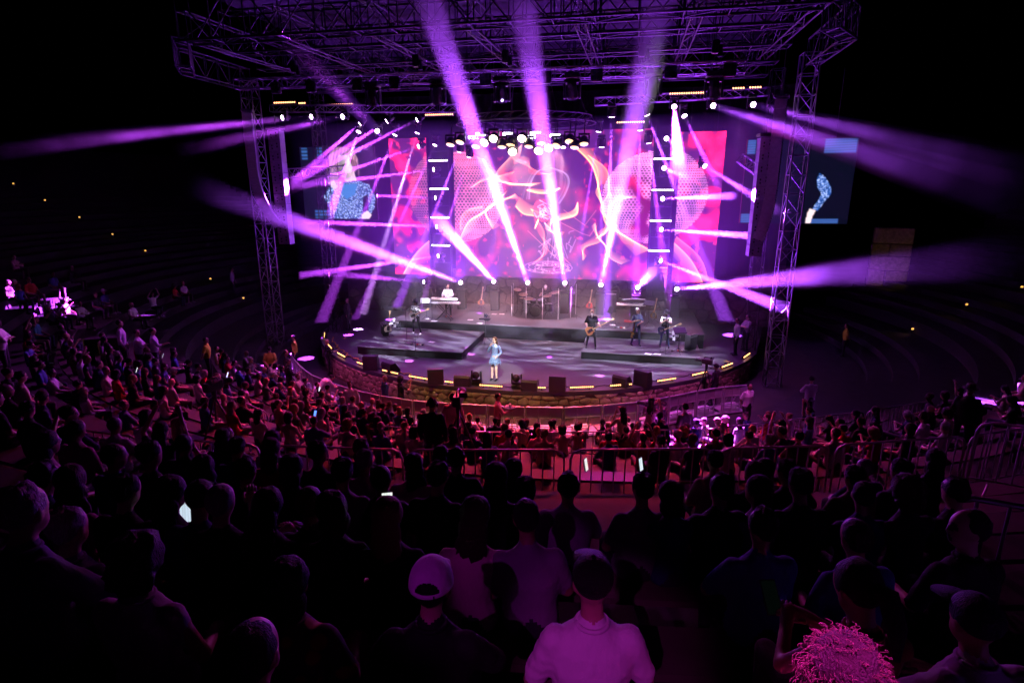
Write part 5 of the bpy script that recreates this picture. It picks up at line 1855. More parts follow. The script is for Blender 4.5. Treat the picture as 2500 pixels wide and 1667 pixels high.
music_stand('black music stand in front of the trumpet player', (6.85, 25.5, .33), 1.0, .3)
music_stand('black music stand beside the saxophonist', (5.60, 28.95, .70), 1.15, -.4)
music_stand('music stand by the bass player\'s shoulder', (3.75, 28.6, .70), .8, -1.1, .4)
t = music_stand('silver stand with a small table beside the singer', (-2.31, 26.9, .004), 1.15, 0, 1.5)
t = music_stand('music stand with a lit white score left of the keyboards', (-5.85, 28.15, .70), 1.0, .3, .7)
MB().box((0, -.045, 1.06), (.34, .004, .26), Matrix.Rotation(-.7, 3, 'X')).obj('score', 'paper', t)


def amplifier(label, loc, rz, s=(.55, .28, .62)):
    t = thing('guitar_amplifier', label, 'amplifier', loc, rz)
    MB().box((0, 0, s[2] / 2), s, bevel=.025).obj('cabinet', 'plastic', t)
    MB().box((0, -s[1] / 2 - .003, s[2] * .42), (s[0] * .9, .012, s[2] * .66)).obj('grille', 'grille', t)
    MB().box((0, -s[1] / 2 - .003, s[2] * .87), (s[0] * .9, .012, .07)).obj('control_panel', 'galv', t)
    for k in range(5):
        MB().cyl((-.18 + k * .09, -s[1] / 2 - .005, s[2] * .87), (-.18 + k * .09, -s[1] / 2 - .03, s[2] * .87), .012, n=8).obj('knob', 'plastic', t)
    MB().tube([(-.1, 0, s[2]), (-.08, 0, s[2] + .03), (.08, 0, s[2] + .03), (.1, 0, s[2])], .012, 6).obj('handle', 'plastic', t, True)


amplifier('black guitar amplifier on the left edge of the left platform', (-7.3, 26.05, .33), R(-55))
amplifier('black guitar amplifier on the right edge of the right platform', (7.45, 26.35, .33), R(50), (.55, .3, .72))
amplifier('bass amplifier stack in the shadows behind the bass player', (3.6, 32.4, .70), 0, (.62, .38, 1.2))


def guitar_stand(label, loc, rz):
    t = thing('guitar_stand', label, 'stand', loc, rz)
    rod(t, 'pole', (0, .05, .1), (0, .12, .75), .012, 'plastic')
    for k in range(3):
        a_ = 2 * PI * k / 3 + .5
        rod(t, 'leg', (0, .05, .2), (.26 * math.cos(a_), .26 * math.sin(a_), .012), .010, 'plastic')
    MB().box((0, -.04, .26), (.24, .06, .03)).obj('cradle', 'plastic', t)


for i, (x, y, z, rz, m, lab) in enumerate(((-6.95, 25.75, .33, .5, 'cream', 'cream electric guitar on a stand beside the left amplifier'), (-3.75, 31.6, .70, .2, 'wood', 'guitar on a stand behind the keyboards in the smoke'),
                                           (2.45, 31.9, .70, -.2, 'red', 'red guitar on a stand at the back right of the riser'), (5.9, 29.9, .70, -.5, 'brass', 'brassy instrument body on a stand behind the saxophonist'))):
    guitar_stand('stand holding the ' + ['cream guitar', 'guitar in the smoke', 'red guitar', 'brassy instrument'][i], (x, y, z), rz)
    t = guitar('electric_guitar', lab, (x, y - .02, z + .50), (0, R(-82), rz), m)


def fan(label, loc, rz):
    t = thing('floor_fan', label, 'fan', loc, rz)
    M4 = Matrix.Translation((0, 0, .36)) @ Matrix.Rotation(R(90), 4, 'X')
    for y in (-.07, .07):
        for rr in (.30, .2, .1):
            MB().tube([(rr * math.cos(a_), y if rr > .25 else y * 1.4, .36 + rr * math.sin(a_)) for a_ in np.linspace(0, 2 * PI, 25)], .006, 5).obj('cage_ring', 'chrome', t, True)
        for k in range(12):
            a_ = 2 * PI * k / 12
            rod(t, 'cage_wire', (.03 * math.cos(a_), y * 1.5, .36 + .03 * math.sin(a_)), (.30 * math.cos(a_), y, .36 + .30 * math.sin(a_)), .003, 'chrome')
    for k in range(4):
        q = Matrix.Rotation(k * PI / 2, 3, 'Y')
        MB().box(V(0, 0, .36) + q @ V(.13, 0, .02), (.20, .012, .13), q @ Matrix.Rotation(.5, 3, 'X')).obj('blade', 'white', t)
    MB().cyl((0, -.05, .36), (0, .12, .36), .05, n=12).obj('motor', 'plastic', t)
    MB().tube([(-.32, 0, .36), (-.3, 0, .02), (-.3, -.18, .015), (.3, -.18, .015), (.3, 0, .02), (.32, 0, .36)], .012, 6).obj('stand', 'plastic', t, True)


fan('chrome floor fan behind the left amplifier', (-7.3, 27.25, .33), .3)
fan('chrome floor fan behind the trumpet player', (6.75, 27.3, .33), -.2)


def wedge(label, loc, rz, up=False):
    t = thing('stage_monitor', label, 'stage monitor', loc, rz, 'monitor wedges along the stage lip')
    w = .62
    if up:
        o = [(-.19, 0), (.19, 0), (.21, .16), (.10, .60), (-.16, .60), (-.19, .50)]
    else:
        o = [(-.26, 0), (.24, 0), (.26, .10), (.02, .42), (-.20, .42), (-.26, .34)]
    b_ = MB().prism(o, -w / 2, w / 2)
    b_.v = [(y, -x, z) for x, y, z in b_.v]
    b_.obj('cabinet', 'plastic', t)
    a_, c_ = (V(0, -.26, .10), V(0, -.02, .42)) if not up else (V(0, -.21, .16), V(0, -.10, .60))
    # grille faces the band (local +y), so mirror
    d = (c_ - a_)
    g2 = MB()
    nrm = V(0, -d.z, d.y).normalized() * .008
    vv = [a_ + V(-w * .46, 0, 0) + d * .05, a_ + V(w * .46, 0, 0) + d * .05, a_ + V(w * .46, 0, 0) + d * .95, a_ + V(-w * .46, 0, 0) + d * .95]
    g2.add([x + nrm for x in vv] + [x - nrm for x in vv], [(0, 1, 2, 3), (7, 6, 5, 4), (0, 4, 5, 1), (1, 5, 6, 2), (2, 6, 7, 3), (3, 7, 4, 0)])
    g2.obj('grille', 'grille', t)
    for sx in (-1, 1):
        MB().box((sx * (w / 2 + .004), .05, .24), (.012, .12, .04)).obj('handle', 'grille', t)


for i, (x, y, rz, up, lab) in enumerate(((-5.95, 21.55, PI + .15, True, 'leftmost upright stage monitor'), (-5.0, 21.4, PI - .55, False, 'low stage monitor second from the left'),
                                         (-2.68, 20.35, PI + .35, True, 'boxy stage monitor left of the singer'), (-1.58, 20.4, PI + .1, False, 'low stage monitor in front of the singer'),
                                         (1.08, 20.42, PI, False, 'low stage monitor right of the singer'), (2.12, 20.45, PI, True, 'upright stage monitor right of the middle'),
                                         (4.5, 21.6, PI - .45, False, 'low stage monitor second from the right'), (5.28, 21.75, PI - .6, True, 'rightmost upright stage monitor'))):
    wedge(lab, (x, y, .004), rz, up)
for i, (x, y) in enumerate(((-1.05, 20.5), (.55, 20.45), (-2.55, 27.95 + .15))):
    z = .004 if i < 2 else .705
    moving_head(['unlit moving head beside the monitor in front of the singer', 'unlit moving head beside the monitor right of the singer', 'small unlit moving head on the riser edge'][i], (x, y, z + .40), (x, y - 1, z + .6), False, 1.05 if i < 2 else .7, 'lens_dim', 'unlit floor heads')

# papers, pedals, cables, tape
for i, (x, y, z, lab) in enumerate(((-4.55, 25.2, .333, 'sheet of paper on the left platform near the guitarist'), (-5.4, 28.0, .703, 'sheet of paper at the riser edge under the keyboards'), (-3.6, 28.7, .703, 'sheet of paper on the riser right of the keyboards'),
                                    (-2.7, 30.4, .703, 'left one of two sheets beside the low microphone stand'), (-2.3, 30.5, .703, 'right one of two sheets beside the low microphone stand'), (-2.9, 28.0, .703, 'sheet of paper beside the small moving head'),
                                    (5.55, 25.2, .333, 'left one of two sheets on the right platform'), (5.95, 25.22, .333, 'right one of two sheets on the right platform'), (3.85, 29.0, .703, 'sheet of paper by the boom stand on the right'), (-5.9, 28.5, .703, 'sheet of paper beside the lit score'))):
    tag(MB().box((0, 0, 0), (.30, .22, .003)).obj('paper_sheet', 'paper', None, False, (x, y, z), random.uniform(-.4, .4)), lab, 'paper')
for i, (x, y, z, n_, lab) in enumerate(((-5.3, 24.55, .333, 5, 'left platform by the guitarist'), (4.0, 28.4, .703, 4, 'riser behind the bass player'), (6.6, 25.9, .333, 4, 'right platform by the trumpet player'))):
    for k in range(n_):
        t = thing('effect_pedal', 'small effects pedal on the %s, %s from the left' % (lab, nth(k)), 'pedal', (x + k * .14, y + random.uniform(-.05, .05), z), random.uniform(-.1, .1), 'effects pedals')
        MB().box((0, 0, .025), (.09, .13, .05), bevel=.01).obj('case', ['plastic', 'galv', 'red', 'cream'][k % 4], t)
        MB().cyl((0, -.03, .05), (0, -.03, .065), .012, n=8).obj('switch', 'chrome', t)
        for sx in (-.02, .02):
            MB().cyl((sx, .035, .05), (sx, .035, .07), .009, n=8).obj('knob', 'plastic', t)


def cable(label, pts, r=.012, m='cable'):
    P = [Vector(p) for p in pts]
    Q = []
    for i in range(len(P) - 1):
        for k in range(5):
            f_ = k / 5
            p = P[i].lerp(P[i + 1], f_)
            Q.append(p + V(.08 * math.sin(i * 3.1 + k * 1.3), .08 * math.cos(i * 2.3 + k * 1.7), 0))
    Q.append(P[-1])
    tag(MB().tube(Q, r, 5).obj('cable', m, None, True), label, 'cable')


cable('cable snaking over the left platform to the pedals', [(-7.2, 25.7, .345), (-6.6, 25.1, .345), (-5.9, 24.7, .345), (-5.2, 24.5, .345), (-5.7, 26.3, .345)])
cable('cable snaking over the right platform to the trumpet player', [(7.4, 26.1, .345), (6.9, 25.6, .345), (6.3, 25.3, .345), (6.1, 25.9, .345)])
cable('cable coiled behind the bass player', [(3.2, 28.2, .715), (4.0, 28.3, .715), (4.6, 28.6, .715), (4.8, 29.6, .715)])
lip = [(SX + (SR - .45) * math.sin(a_), SY - (SR - .45) * math.cos(a_), .016) for a_ in np.linspace(R(-58), R(56), 26)]
cable('long cable lying behind the amber bars on the stage lip', lip, .016)
cable('yellow cable lying along the left stage lip', [(SX + (SR - .55) * math.sin(a_), SY - (SR - .55) * math.cos(a_), .016) for a_ in np.linspace(R(-60), R(-16), 12)], .018, 'tape')
for i, (x, y, rz) in enumerate(((-9.6, 26.2, .3), (-9.9, 27.2, 1.1), (9.0, 25.8, .2), (8.6, 24.6, .7))):
    t = thing('tape_mark', 'yellow tape cross on the stage boards, %s from the left' % nth(i), 'tape mark', (x, y, .004), rz)
    MB().box((0, 0, 0), (.30, .05, .003)).obj('strip', 'tape', t)
    MB().box((0, 0, .004), (.05, .30, .003)).obj('strip', 'tape', t)
t = thing('tape_mark', 'pink tape cross at the stage lip below the singer', 'tape mark', (-.55, 20.42, .004), .1)
MB().box((0, 0, 0), (.30, .03, .003)).obj('strip', 'pinktape', t)
MB().box((0, 0, .004), (.03, .30, .003)).obj('strip', 'pinktape', t)


# ------------------------------------------------------------------ barriers and railings
def stage_barrier(label, p0, p1, z):
    """Aluminium crowd barrier: frame, sheet panels, braces and a foot plate."""
    p0, p1 = V(*p0, z), V(*p1, z)
    d = p1 - p0
    L = d.length
    t = thing('stage_barrier', label, 'barrier', p0, math.atan2(d.y, d.x), 'aluminium barriers in front of the stage')
    H = 1.12
    for x in (.03, L - .03):
        rod(t, 'post', (x, 0, 0), (x, 0, H), .028, 'alu_sheet')
    for z_ in (.10, .42, .74, H):
        rod(t, 'rail', (.03, 0, z_), (L - .03, 0, z_), .030 if z_ == H else .020, 'alu_sheet')
    for x in (L * .33, L * .66):
        rod(t, 'mullion', (x, 0, .10), (x, 0, H), .018, 'alu_sheet')
        rod(t, 'strut', (x, .02, H - .08), (x + .12, .75, .04), .018, 'alu_sheet')
    MB().box((L / 2, .012, .92), (L - .1, .006, .34)).obj('sheet', 'alu_sheet', t)
    MB().box((L / 2, .42, .03), (L - .1, .80, .02)).obj('foot_plate', 'alu_sheet', t)
    MB().box((L / 2, .35, .26), (.6, .32, .03)).obj('step', 'white', t)
    for x in (L / 2 - .28, L / 2 + .28):
        rod(t, 'step_leg', (x, .35, .03), (x, .35, .25), .015, 'alu_sheet')


BP = [(-10.4, 22.6), (-9.6, 21.65), (-8.75, 20.75), (-7.75, 19.9), (-6.6, 19.2), (-5.35, 18.6), (-4.05, 18.2), (-2.7, 17.95), (-1.35, 17.95), (0.0, 18.02), (1.3, 18.13), (2.6, 18.35), (3.9, 18.85), (5.1, 19.45), (6.2, 20.2), (7.25, 21.05), (8.3, 21.75), (9.3, 22.2)]
for i in range(len(BP) - 1):
    a_, b_ = V(*BP[i], 0), V(*BP[i + 1], 0)
    d = (b_ - a_).normalized() * .012
    stage_barrier('aluminium barrier panel before the stage, %s from the left' % nth(i), (a_ + d)[:2], (b_ - d)[:2], -0.98)

BAR_MESH = None


def railing(label, p0, p1, z0, z1, group, m='galv', r=.020, step=.17):
    """Steel barricade with rounded upper corners and upright bars."""
    p0, p1 = V(*p0, z0), V(*p1, z1)
    d = p1 - p0
    L = V(d.x, d.y, 0).length
    t = thing('steel_railing', label, 'railing', p0, math.atan2(d.y, d.x), group)
    s = d.z / L
    H, b = 1.08, .20
    at = lambda x, z_: (x, 0, z_ + s * x)
    c = .16
    loop = [at(0.02, .02), at(0.02, H - c), at(.06, H - .05), at(.02 + c, H), at(L - .02 - c, H), at(L - .06, H - .05), at(L - .02, H - c), at(L - .02, .02)]
    MB().tube(loop, r, 8).obj('frame', m, t, True)
    rod(t, 'lower_rail', at(.02, b), at(L - .02, b), r * .8, m)
    n_ = max(3, int(L / step))
    for k in range(1, n_):
        x = L * k / n_
        rod(t, 'bar', at(x, b), at(x, H - .005), r * .55, m)
    for x in (.25, L - .25):
        rod(t, 'foot', (x, -.28, .02 + s * x), (x, .28, .02 + s * x), r * .9, m)


def run(pts, zf, fmt, group, m='galv'):
    for i in range(len(pts) - 1):
        a_, b_ = V(*pts[i], 0), V(*pts[i + 1], 0)
        d = (b_ - a_).normalized() * .03
        a_, b_ = a_ + d, b_ - d
        railing(fmt % nth(i), a_[:2], b_[:2], zf[i], zf[i + 1], group, m)


UP = [(-5.4, 7.35), (-3.15, 7.3), (-1.0, 7.42), (1.3, 7.72), (3.78, 8.23), (6.08, 8.76), (7.9, 9.25), (10.2, 10.1), (12.4, 11.2)]
run(UP, [2.30] * 9, 'steel railing below the upper rows, %s panel from the left', 'upper steel railings')
LOW = [(-7.2, 14.2), (-5.0, 13.15), (-2.6, 12.95), (-.1, 12.9), (2.3, 13.25), (4.6, 13.85), (6.75, 14.45), (8.75, 15.4), (11.2, 16.6), (13.4, 17.9)]
run(LOW, [.30] * 10, 'steel railing between the lower seats, %s panel from the left', 'lower steel railings')
LD = [(-12.3, 16.6), (-10.6, 15.4), (-8.9, 14.1)]
run(LD, [1.0, .85, .7], 'steel railing falling towards the left seats, %s panel from the top', 'left aisle railings')
SL = [(-17.5, 14.0), (-15.2, 13.0), (-13.0, 12.3)]
run(SL, [2.4, 2.4, 2.4], 'dark steel railing of the left side stand, %s panel from the left', 'left stand railings')
railing('steel handrail rising at the right of the upper rows', (7.2, 4.82), (9.0, 4.35), 3.82, 3.86, None, 'galv', .026, .2)
railing('dark steel railing with rounded end at the right of the upper rows', (9.6, 8.9), (11.6, 7.6), 3.0, 3.3, None)

# ------------------------------------------------------------------ audience prototypes
ALLH = ['short', 'crop', 'bob', 'long', 'ponytail', 'bun', 'curly', 'cap']
SP_ = {
    'm1': (pose(SEAT), dict(bulk=1.1, sleeve=.7)),
    'm2': (pose(SEAT, head=(.01, .09, 1.155), chest=(0, .05, .82), neck=(0, .06, 1.01), sl=(-.165, .05, .92), sr=(.165, .05, .92), el=(-.25, .20, .68), er=(.25, .20, .68), hl=(-.10, .40, .60), hr=(.10, .40, .60)), dict(bulk=1.2, sleeve=.8)),
    'm3': (pose(SEAT, face=(.6, 1, 0), el=(-.24, .16, .70), er=(.24, .16, .70), hl=(.10, .24, .76), hr=(-.10, .24, .78)), dict(bulk=1.05, sleeve=1.9)),
    'm4': (pose(SEAT, face=(-.55, 1, -.1), er=(.30, .12, .78), hr=(.20, .30, 1.02)), dict(bulk=1.15, sleeve=.75)),
    'w1': (pose(SEAT, face=(.2, 1, 0)), dict(bulk=.86, sleeve=.25, shoulders=.88, hips=1.05)),
    'w2': (pose(SEAT, face=(-.7, 1, 0), el=(-.24, .10, .70), hl=(-.04, .28, .66)), dict(bulk=.9, sleeve=.7, shoulders=.9, hips=1.05)),
    'w3': (pose(SEAT, head=(-.02, .08, 1.16), face=(.1, 1, -.4), el=(-.23, .16, .72), hl=(-.05, .30, .82), er=(.23, .16, .72), hr=(.05, .30, .82)), dict(bulk=.88, sleeve=.4, shoulders=.9)),
    'up': (pose(SEAT, el=(-.30, .10, 1.12), hl=(-.16, .18, 1.40), er=(.30, .10, 1.10), hr=(.18, .20, 1.36), sl=(-.19, .01, .97), sr=(.19, .01, .97)), dict(bulk=.95, sleeve=.5)),
}
for k_, (J, kw) in SP_.items():
    body_proto(k_, J, ALLH, voxel=.023, **kw)
ST_ = {
    's1': (pose(STAND), dict(bulk=1.1, sleeve=1.9)),
    's2': (pose(STAND, er=(.28, .16, 1.15), hr=(.16, .36, 1.18), kl=(-.13, .06, .49)), dict(bulk=1.08, sleeve=1.3)),
    's3': (pose(STAND, face=(.7, 1, -.1), el=(-.24, .14, 1.16), hl=(.08, .22, 1.16), er=(.24, .14, 1.16), hr=(-.08, .22, 1.18)), dict(bulk=1.15, sleeve=1.5)),
    's4': (pose(STAND, er=(.27, .20, 1.22), hr=(.12, .36, 1.50), el=(-.26, .16, 1.16), hl=(-.06, .34, 1.44)), dict(bulk=.92, sleeve=.6, shoulders=.9)),
    's5': (pose(STAND, el=(-.25, -.08, 1.13), hl=(-.10, -.17, .96), er=(.25, -.08, 1.13), hr=(.10, -.17, .96)), dict(bulk=1.15, sleeve=.8)),
    'bow': (pose(STAND, chest=(0, .22, 1.16), neck=(0, .38, 1.24), head=(0, .50, 1.26), sl=(-.19, .32, 1.20), sr=(.19, .32, 1.20), el=(-.26, .42, .98), er=(.26, .42, .98), hl=(-.14, .60, .92), hr=(.14, .60, .92), face=(0, 1, -.9)), dict(bulk=1.1, sleeve=1.8)),
}
for k_, (J, kw) in ST_.items():
    body_proto(k_, J, ALLH, voxel=.021, **kw)

SHIRTS = [('white', WHITE, 7), ('black', BLACK, 8), ('navy', NAVY, 4), ('grey', GREY, 4), ('blue', BLUE, 3), ('red', REDCLOTH, 2), ('cream', CREAM, 3), ('olive', OLIVE, 2), ('pink', PINKCL, 3), ('teal', TEAL, 1)]
SBAG = [s_ for s_ in SHIRTS for _ in range(s_[2])]
MH = [('short', 'short {} hair', 6), ('crop', 'cropped {} hair', 5), ('cap', '{} cap', 1), (None, 'bald head', 1)]
WH = [('long', 'long {} hair', 5), ('bob', '{} bob', 3), ('ponytail', '{} ponytail', 2), ('bun', '{} bun', 1), ('curly', 'curly {} hair', 2)]
MBAG = [h for h in MH for _ in range(h[2])]
WBAG = [h for h in WH for _ in range(h[2])]
HC = ['black', 'black', 'black', 'dark brown', 'dark brown', 'brown', 'grey', 'blonde']
PHONES = 0


def face_stage(p):
    """Heading of someone at p looking at the stage."""
    d = V(0.0, 24.5, 0) - V(p.x, p.y, 0)
    return math.atan2(d.y, d.x) - PI / 2


def in_view(p, margin=1.06):
    """Only seats the photograph shows are filled."""
    q = Matrix.Rotation(-R(11.7), 3, 'Z') @ (p - V(4.6, 0, 7.27))
    c_, s_ = math.cos(R(14.6)), math.sin(R(14.6))
    depth = q.y * c_ - q.z * s_
    v = q.y * s_ + q.z * c_
    return depth > .8 and abs(q.x / depth) < .893 * margin and -.62 < v / depth < .6


rs = random.Random(11)


def spectator(p, rz, place, key=None, hair=None, hc=None, shirt=None, scale=None, group='audience'):
    woman = rs.random() < .45
    key = key or (rs.choice(['w1', 'w2', 'w3', 'w1', 'up' if rs.random() < .25 else 'w2']) if woman else rs.choice(['m1', 'm2', 'm3', 'm4', 'm1']))
    if hair is None:
        h = rs.choice(WBAG if key[0] == 'w' or (key == 'up') else MBAG)
    else:
        h = next((x for x in MH + WH if x[0] == hair))
    hc = hc or (rs.choice(HC) if h[0] != 'cap' else rs.choice(['black', 'white', 'grey']))
    sname, scol, _ = next(s_ for s_ in SHIRTS if s_[0] == shirt) if shirt else rs.choice(SBAG)
    f_ = rs.uniform(.75, 1.15)
    scol = tuple(min(.75, c_ * f_) for c_ in scol)
    label = 'person in %s top, %s, %s' % (sname, h[1].format(hc), place)
    o_ = person(key, p, rz, scol, h[0], HAIRC[hc], label, group, (scale or rs.uniform(.95, 1.03)) * .935)
    o_.rotation_euler = (rs.uniform(-.07, .05), rs.uniform(-.07, .07), rz)
    return o_


# lower seats
for i, r in enumerate(ROW_LOW):
    z = floor_z(r)
    a0, a1 = (R(-46), [R(-12), R(34), R(36)][i]) if i < 3 else (R(-42), R(49))
    a_ = a0 + rs.uniform(0, .02)
    cnt = 0
    while a_ < a1:
        gapw = .70
        aisle = (abs(a_ - R(-19)) < .022 or abs(a_ - R(8.5)) < .02) and i > 2
        skip = rs.random() < (.10 if a_ < R(20) else .20) or aisle
        p = polar(r + rs.uniform(-.04, .04), a_, z)
        if not skip and in_view(p + V(0, 0, 1.1)):
            o = spectator(p, face_stage(p) + rs.uniform(-.25, .25), '%s from left in lower row %s' % (nth(cnt), ['one', 'two', 'three', 'four', 'five', 'six', 'seven'][i]))
            cnt += 1
        a_ += (gapw + rs.uniform(-.05, .14)) / r

# left block beyond the end of the upper railing
for i, (r, z) in enumerate(((23.3, floor_z(21.95 + .4)), (24.8, 2.65), (25.7, 3.0), (26.6, 3.36))):
    z = next(zz for rr, zz in reversed(steps) if rr - .6 <= r)
    a_ = R(-58)
    cnt = 0
    while a_ < R([-16, -17, -18.5, -20][i]):
        p = polar(r, a_, z)
        if rs.random() > .14 and in_view(p + V(0, 0, 1.1), 1.02):
            spectator(p, face_stage(p) + rs.uniform(-.25, .25), '%s from left in left block row %s' % (nth(cnt), ['one', 'two', 'three', 'four'][i]))
            cnt += 1
        a_ += rs.uniform(.68, .95) / r

# left side stand, in the dark
cnt = 0
for r, aa in ((22.5, (-56, -60, -63)), (24.2, (-54, -57, -61.5, -66)), (26.0, (-55, -59, -64)), (28.5, (-60, -63)), (20.8, (-58, -66, -72, -75))):
    for a_ in aa:
        z = next(zz for rr, zz in reversed(steps) if rr - .6 <= r)
        p = polar(r, R(a_ + rs.uniform(-.8, .8)), z)
        spectator(p, face_stage(p) + rs.uniform(-.4, .4), '%s of those in the dark left stand' % nth(cnt))
        cnt += 1
cnt = 0
for r, aa in ((20.4, (49, 54, 60)), (22.6, (46, 51, 57, 62)), (24.8, (44, 50))):
    for a_ in aa:
        z = next(zz for rr, zz in reversed(steps) if rr - .6 <= r)
        p = polar(r, R(a_ + rs.uniform(-.8, .8)), z)
        spectator(p, face_stage(p) + rs.uniform(-.4, .4), '%s of those in the dark right stand' % nth(cnt))
        cnt += 1

# upper rows: placed one by one (row, angle, pose, shirt, hair, hair colour)
UPPER = [
    (5, .1580, 'm2', 'blue', 'short', 'black'), (5, .1760, 'm1', 'blue', 'crop', 'dark brown'), 
    (4, .1385, 'm1', 'grey', 'short', 'black'), (4, .1215, 'm2', 'grey', 'short', 'black'), (5, .1145, 'm1', 'grey', 'crop', 'black'),
    (5, .1005, 'w1', 'cream', 'long', 'dark brown'), (5, .0865, 'w1', 'black', 'long', 'blonde'), (5, .0760, 'w2', 'black', 'bob', 'dark brown'),
    (5, .0700, 'm2', 'black', 'crop', 'brown'), (5, .0590, 'w3', 'black', 'long', 'black'), (5, .0485, 'm1', 'black', None, 'grey'), (5, .0430, 'm4', 'navy', 'cap', 'black'),
    (5, .0350, 'w1', 'black', 'long', 'black'), (5, .0230, 'm1', 'black', 'short', 'black'), (5, .0120, 'w2', 'pink', 'long', 'brown'), (5, .0010, 'm2', 'navy', 'short', 'black'),
    (4, .0605, 'm1', 'grey', 'short', 'black'), (4, .0735, 'm2', 'black', 'crop', 'black'), (4, .0860, 'm1', 'black', 'short', 'black'), (4, .0330, 'm2', 'black', 'short', 'dark brown'), (4, .0470, 'w1', 'black', 'bob', 'black'),
    (4, .0190, 'w2', 'black', 'long', 'black'), (4, .0050, 'm1', 'black', 'short', 'black'), (4, -.0100, 'm3', 'navy', 'crop', 'black'), (4, .1030, 'w1', 'black', 'long', 'black'), (4, .1120, 'm1', 'black', 'short', 'black'),
    (4, .1485, 'w1', 'navy', 'bob', 'black'), (4, .1585, 'm2', 'black', 'short', 'black'), (4, .1690, 'w2', 'grey', 'long', 'dark brown'), (4, .1800, 'm1', 'black', 'short', 'black'), (4, .1935, 'm3', 'navy', 'crop', 'black'), (4, .2080, 'w1', 'black', 'curly', 'dark brown'), (4, .2220, 'm2', 'black', 'short', 'black'),
    (3, .2300, 'm1', 'black', 'short', 'black'), (3, .1800, 'w2', 'black', 'long', 'brown'), (3, .1960, 'm4', 'black', 'short', 'black'), (3, .2130, 'm1', 'olive', 'short', 'black'),
    (3, .1020, 'w1', 'black', 'bob', 'dark brown'), (3, .0850, 'm2', 'black', 'short', 'black'), (3, .0680, 'w2', 'pink', 'long', 'dark brown'), (3, .0520, 'm1', 'cream', 'short', 'grey'), (3, .0350, 'm3', 'black', 'short', 'black'), (3, .0180, 'w1', 'red', 'long', 'brown'), (3, .0000, 'm1', 'navy', 'short', 'black'), (3, -.0200, 'm2', 'black', 'crop', 'black'),
    (2, -.008, 'w1', 'white', 'long', 'black'), (2, .034, 'w2', 'black', 'bob', 'brown'), (2, .074, 'w3', 'red', 'long', 'dark brown'), (2, .180, 'm1', 'pink', 'short', 'black'), (2, .199, 'w2', 'grey', 'long', 'dark brown'), (2, .243, 'm2', 'navy', 'crop', 'grey'), (2, .268, 'w1', 'black', 'long', 'black'),
]
byrow = {}
for u_ in UPPER:
    byrow.setdefault(u_[0], []).append(u_)
for k_, us in byrow.items():
    for j, (row, a_, key, sh_, hr, hc) in enumerate(sorted(us, key=lambda x: x[1])):
        p = polar(ROW_UP[row], a_, FLOOR_UP[row])
        spectator(p, face_stage(p) + rs.uniform(-.15, .15), '%s from left in upper row %s' % (nth(j), ['one', 'two', 'three', 'four', 'five', 'six', 'seven'][row]), key, hr, hc, sh_, rs.uniform(.98, 1.04), 'audience')

for k_ in (1, 2, 3, 4, 5):
    a_ = min([u_[1] for u_ in UPPER if u_[0] == k_] or [-.03]) - .7 / ROW_UP[k_]
    cnt = 0
    while a_ > -.6 and cnt < 14:
        p = polar(ROW_UP[k_], a_, FLOOR_UP[k_])
        if not in_view(p + V(0, 0, 1.1), 1.04):
            break
        if rs.random() > .12:
            spectator(p, face_stage(p) + rs.uniform(-.2, .2), '%s from right, far-left upper row %s' % (nth(cnt), ['one', 'two', 'three', 'four', 'five', 'six'][k_]), shirt=rs.choice(['black', 'black', 'navy', 'grey', 'pink', 'white']))
            cnt += 1
        a_ -= rs.uniform(.66, .85) / ROW_UP[k_]

# ------------------------------------------------------------------ the nearest people, built finer
HJ = {
    'tee': (pose(SEAT, el=(-.255, .04, .68), er=(.255, .04, .68), hl=(-.16, .34, .60), hr=(.16, .34, .60)), dict(bulk=1.05, sleeve=.80, shoulders=1.0)),
    'lean': (pose(SEAT, head=(.0, .10, 1.15), neck=(0, .05, 1.01), chest=(0, .03, .82), el=(-.28, .16, .70), er=(.28, .16, .70), hl=(-.08, .36, .66), hr=(.08, .36, .66)), dict(bulk=1.10, sleeve=.9, shoulders=1.0)),
    'phone': (pose(SEAT, head=(.0, .08, 1.15), face=(-.25, 1, -.5), el=(-.24, .14, .72), er=(.22, .16, .74), hl=(-.12, .34, .78), hr=(.0, .34, .78)), dict(bulk=.88, sleeve=.1, shoulders=.9)),
    'turn': (pose(SEAT, face=(-1, .35, 0)), dict(bulk=1.05, sleeve=.9)),
    'bare': (pose(SEAT, head=(0, .06, 1.17)), dict(bulk=.95, sleeve=.16, shoulders=.95)),
}
for k_, (J, kw) in HJ.items():
    body_proto('n_' + k_, J, ALLH, voxel=.0135, **kw)


def near(key, row, a_, shirt, hair, hc, label, scale=1.0, dz=0.0, slots=None, r=None, z=None, turn=0.0):
    p = polar(r or ROW_UP[row], a_, (z if z is not None else FLOOR_UP[row]) + dz)
    return person('n_' + key, p, face_stage(p) + turn, shirt, hair, hc, label, 'audience', scale * .935, 'person', slots)


near('tee', 6, .1232, (.72, .72, .72), 'cap', (.012, .012, .013), 'man in a white T-shirt and black cap in the nearest row', .98, .10, {0: 'skin_tan'})
o = near('lean', 6, .1015, BLACK, None, BLACK, 'man in black wearing a white cap back to front of the white T-shirt man', 1.0, 0.0, {0: 'skin_tan'})
o['label'] = 'man in a black shirt and white baseball cap left of the white T-shirt man'
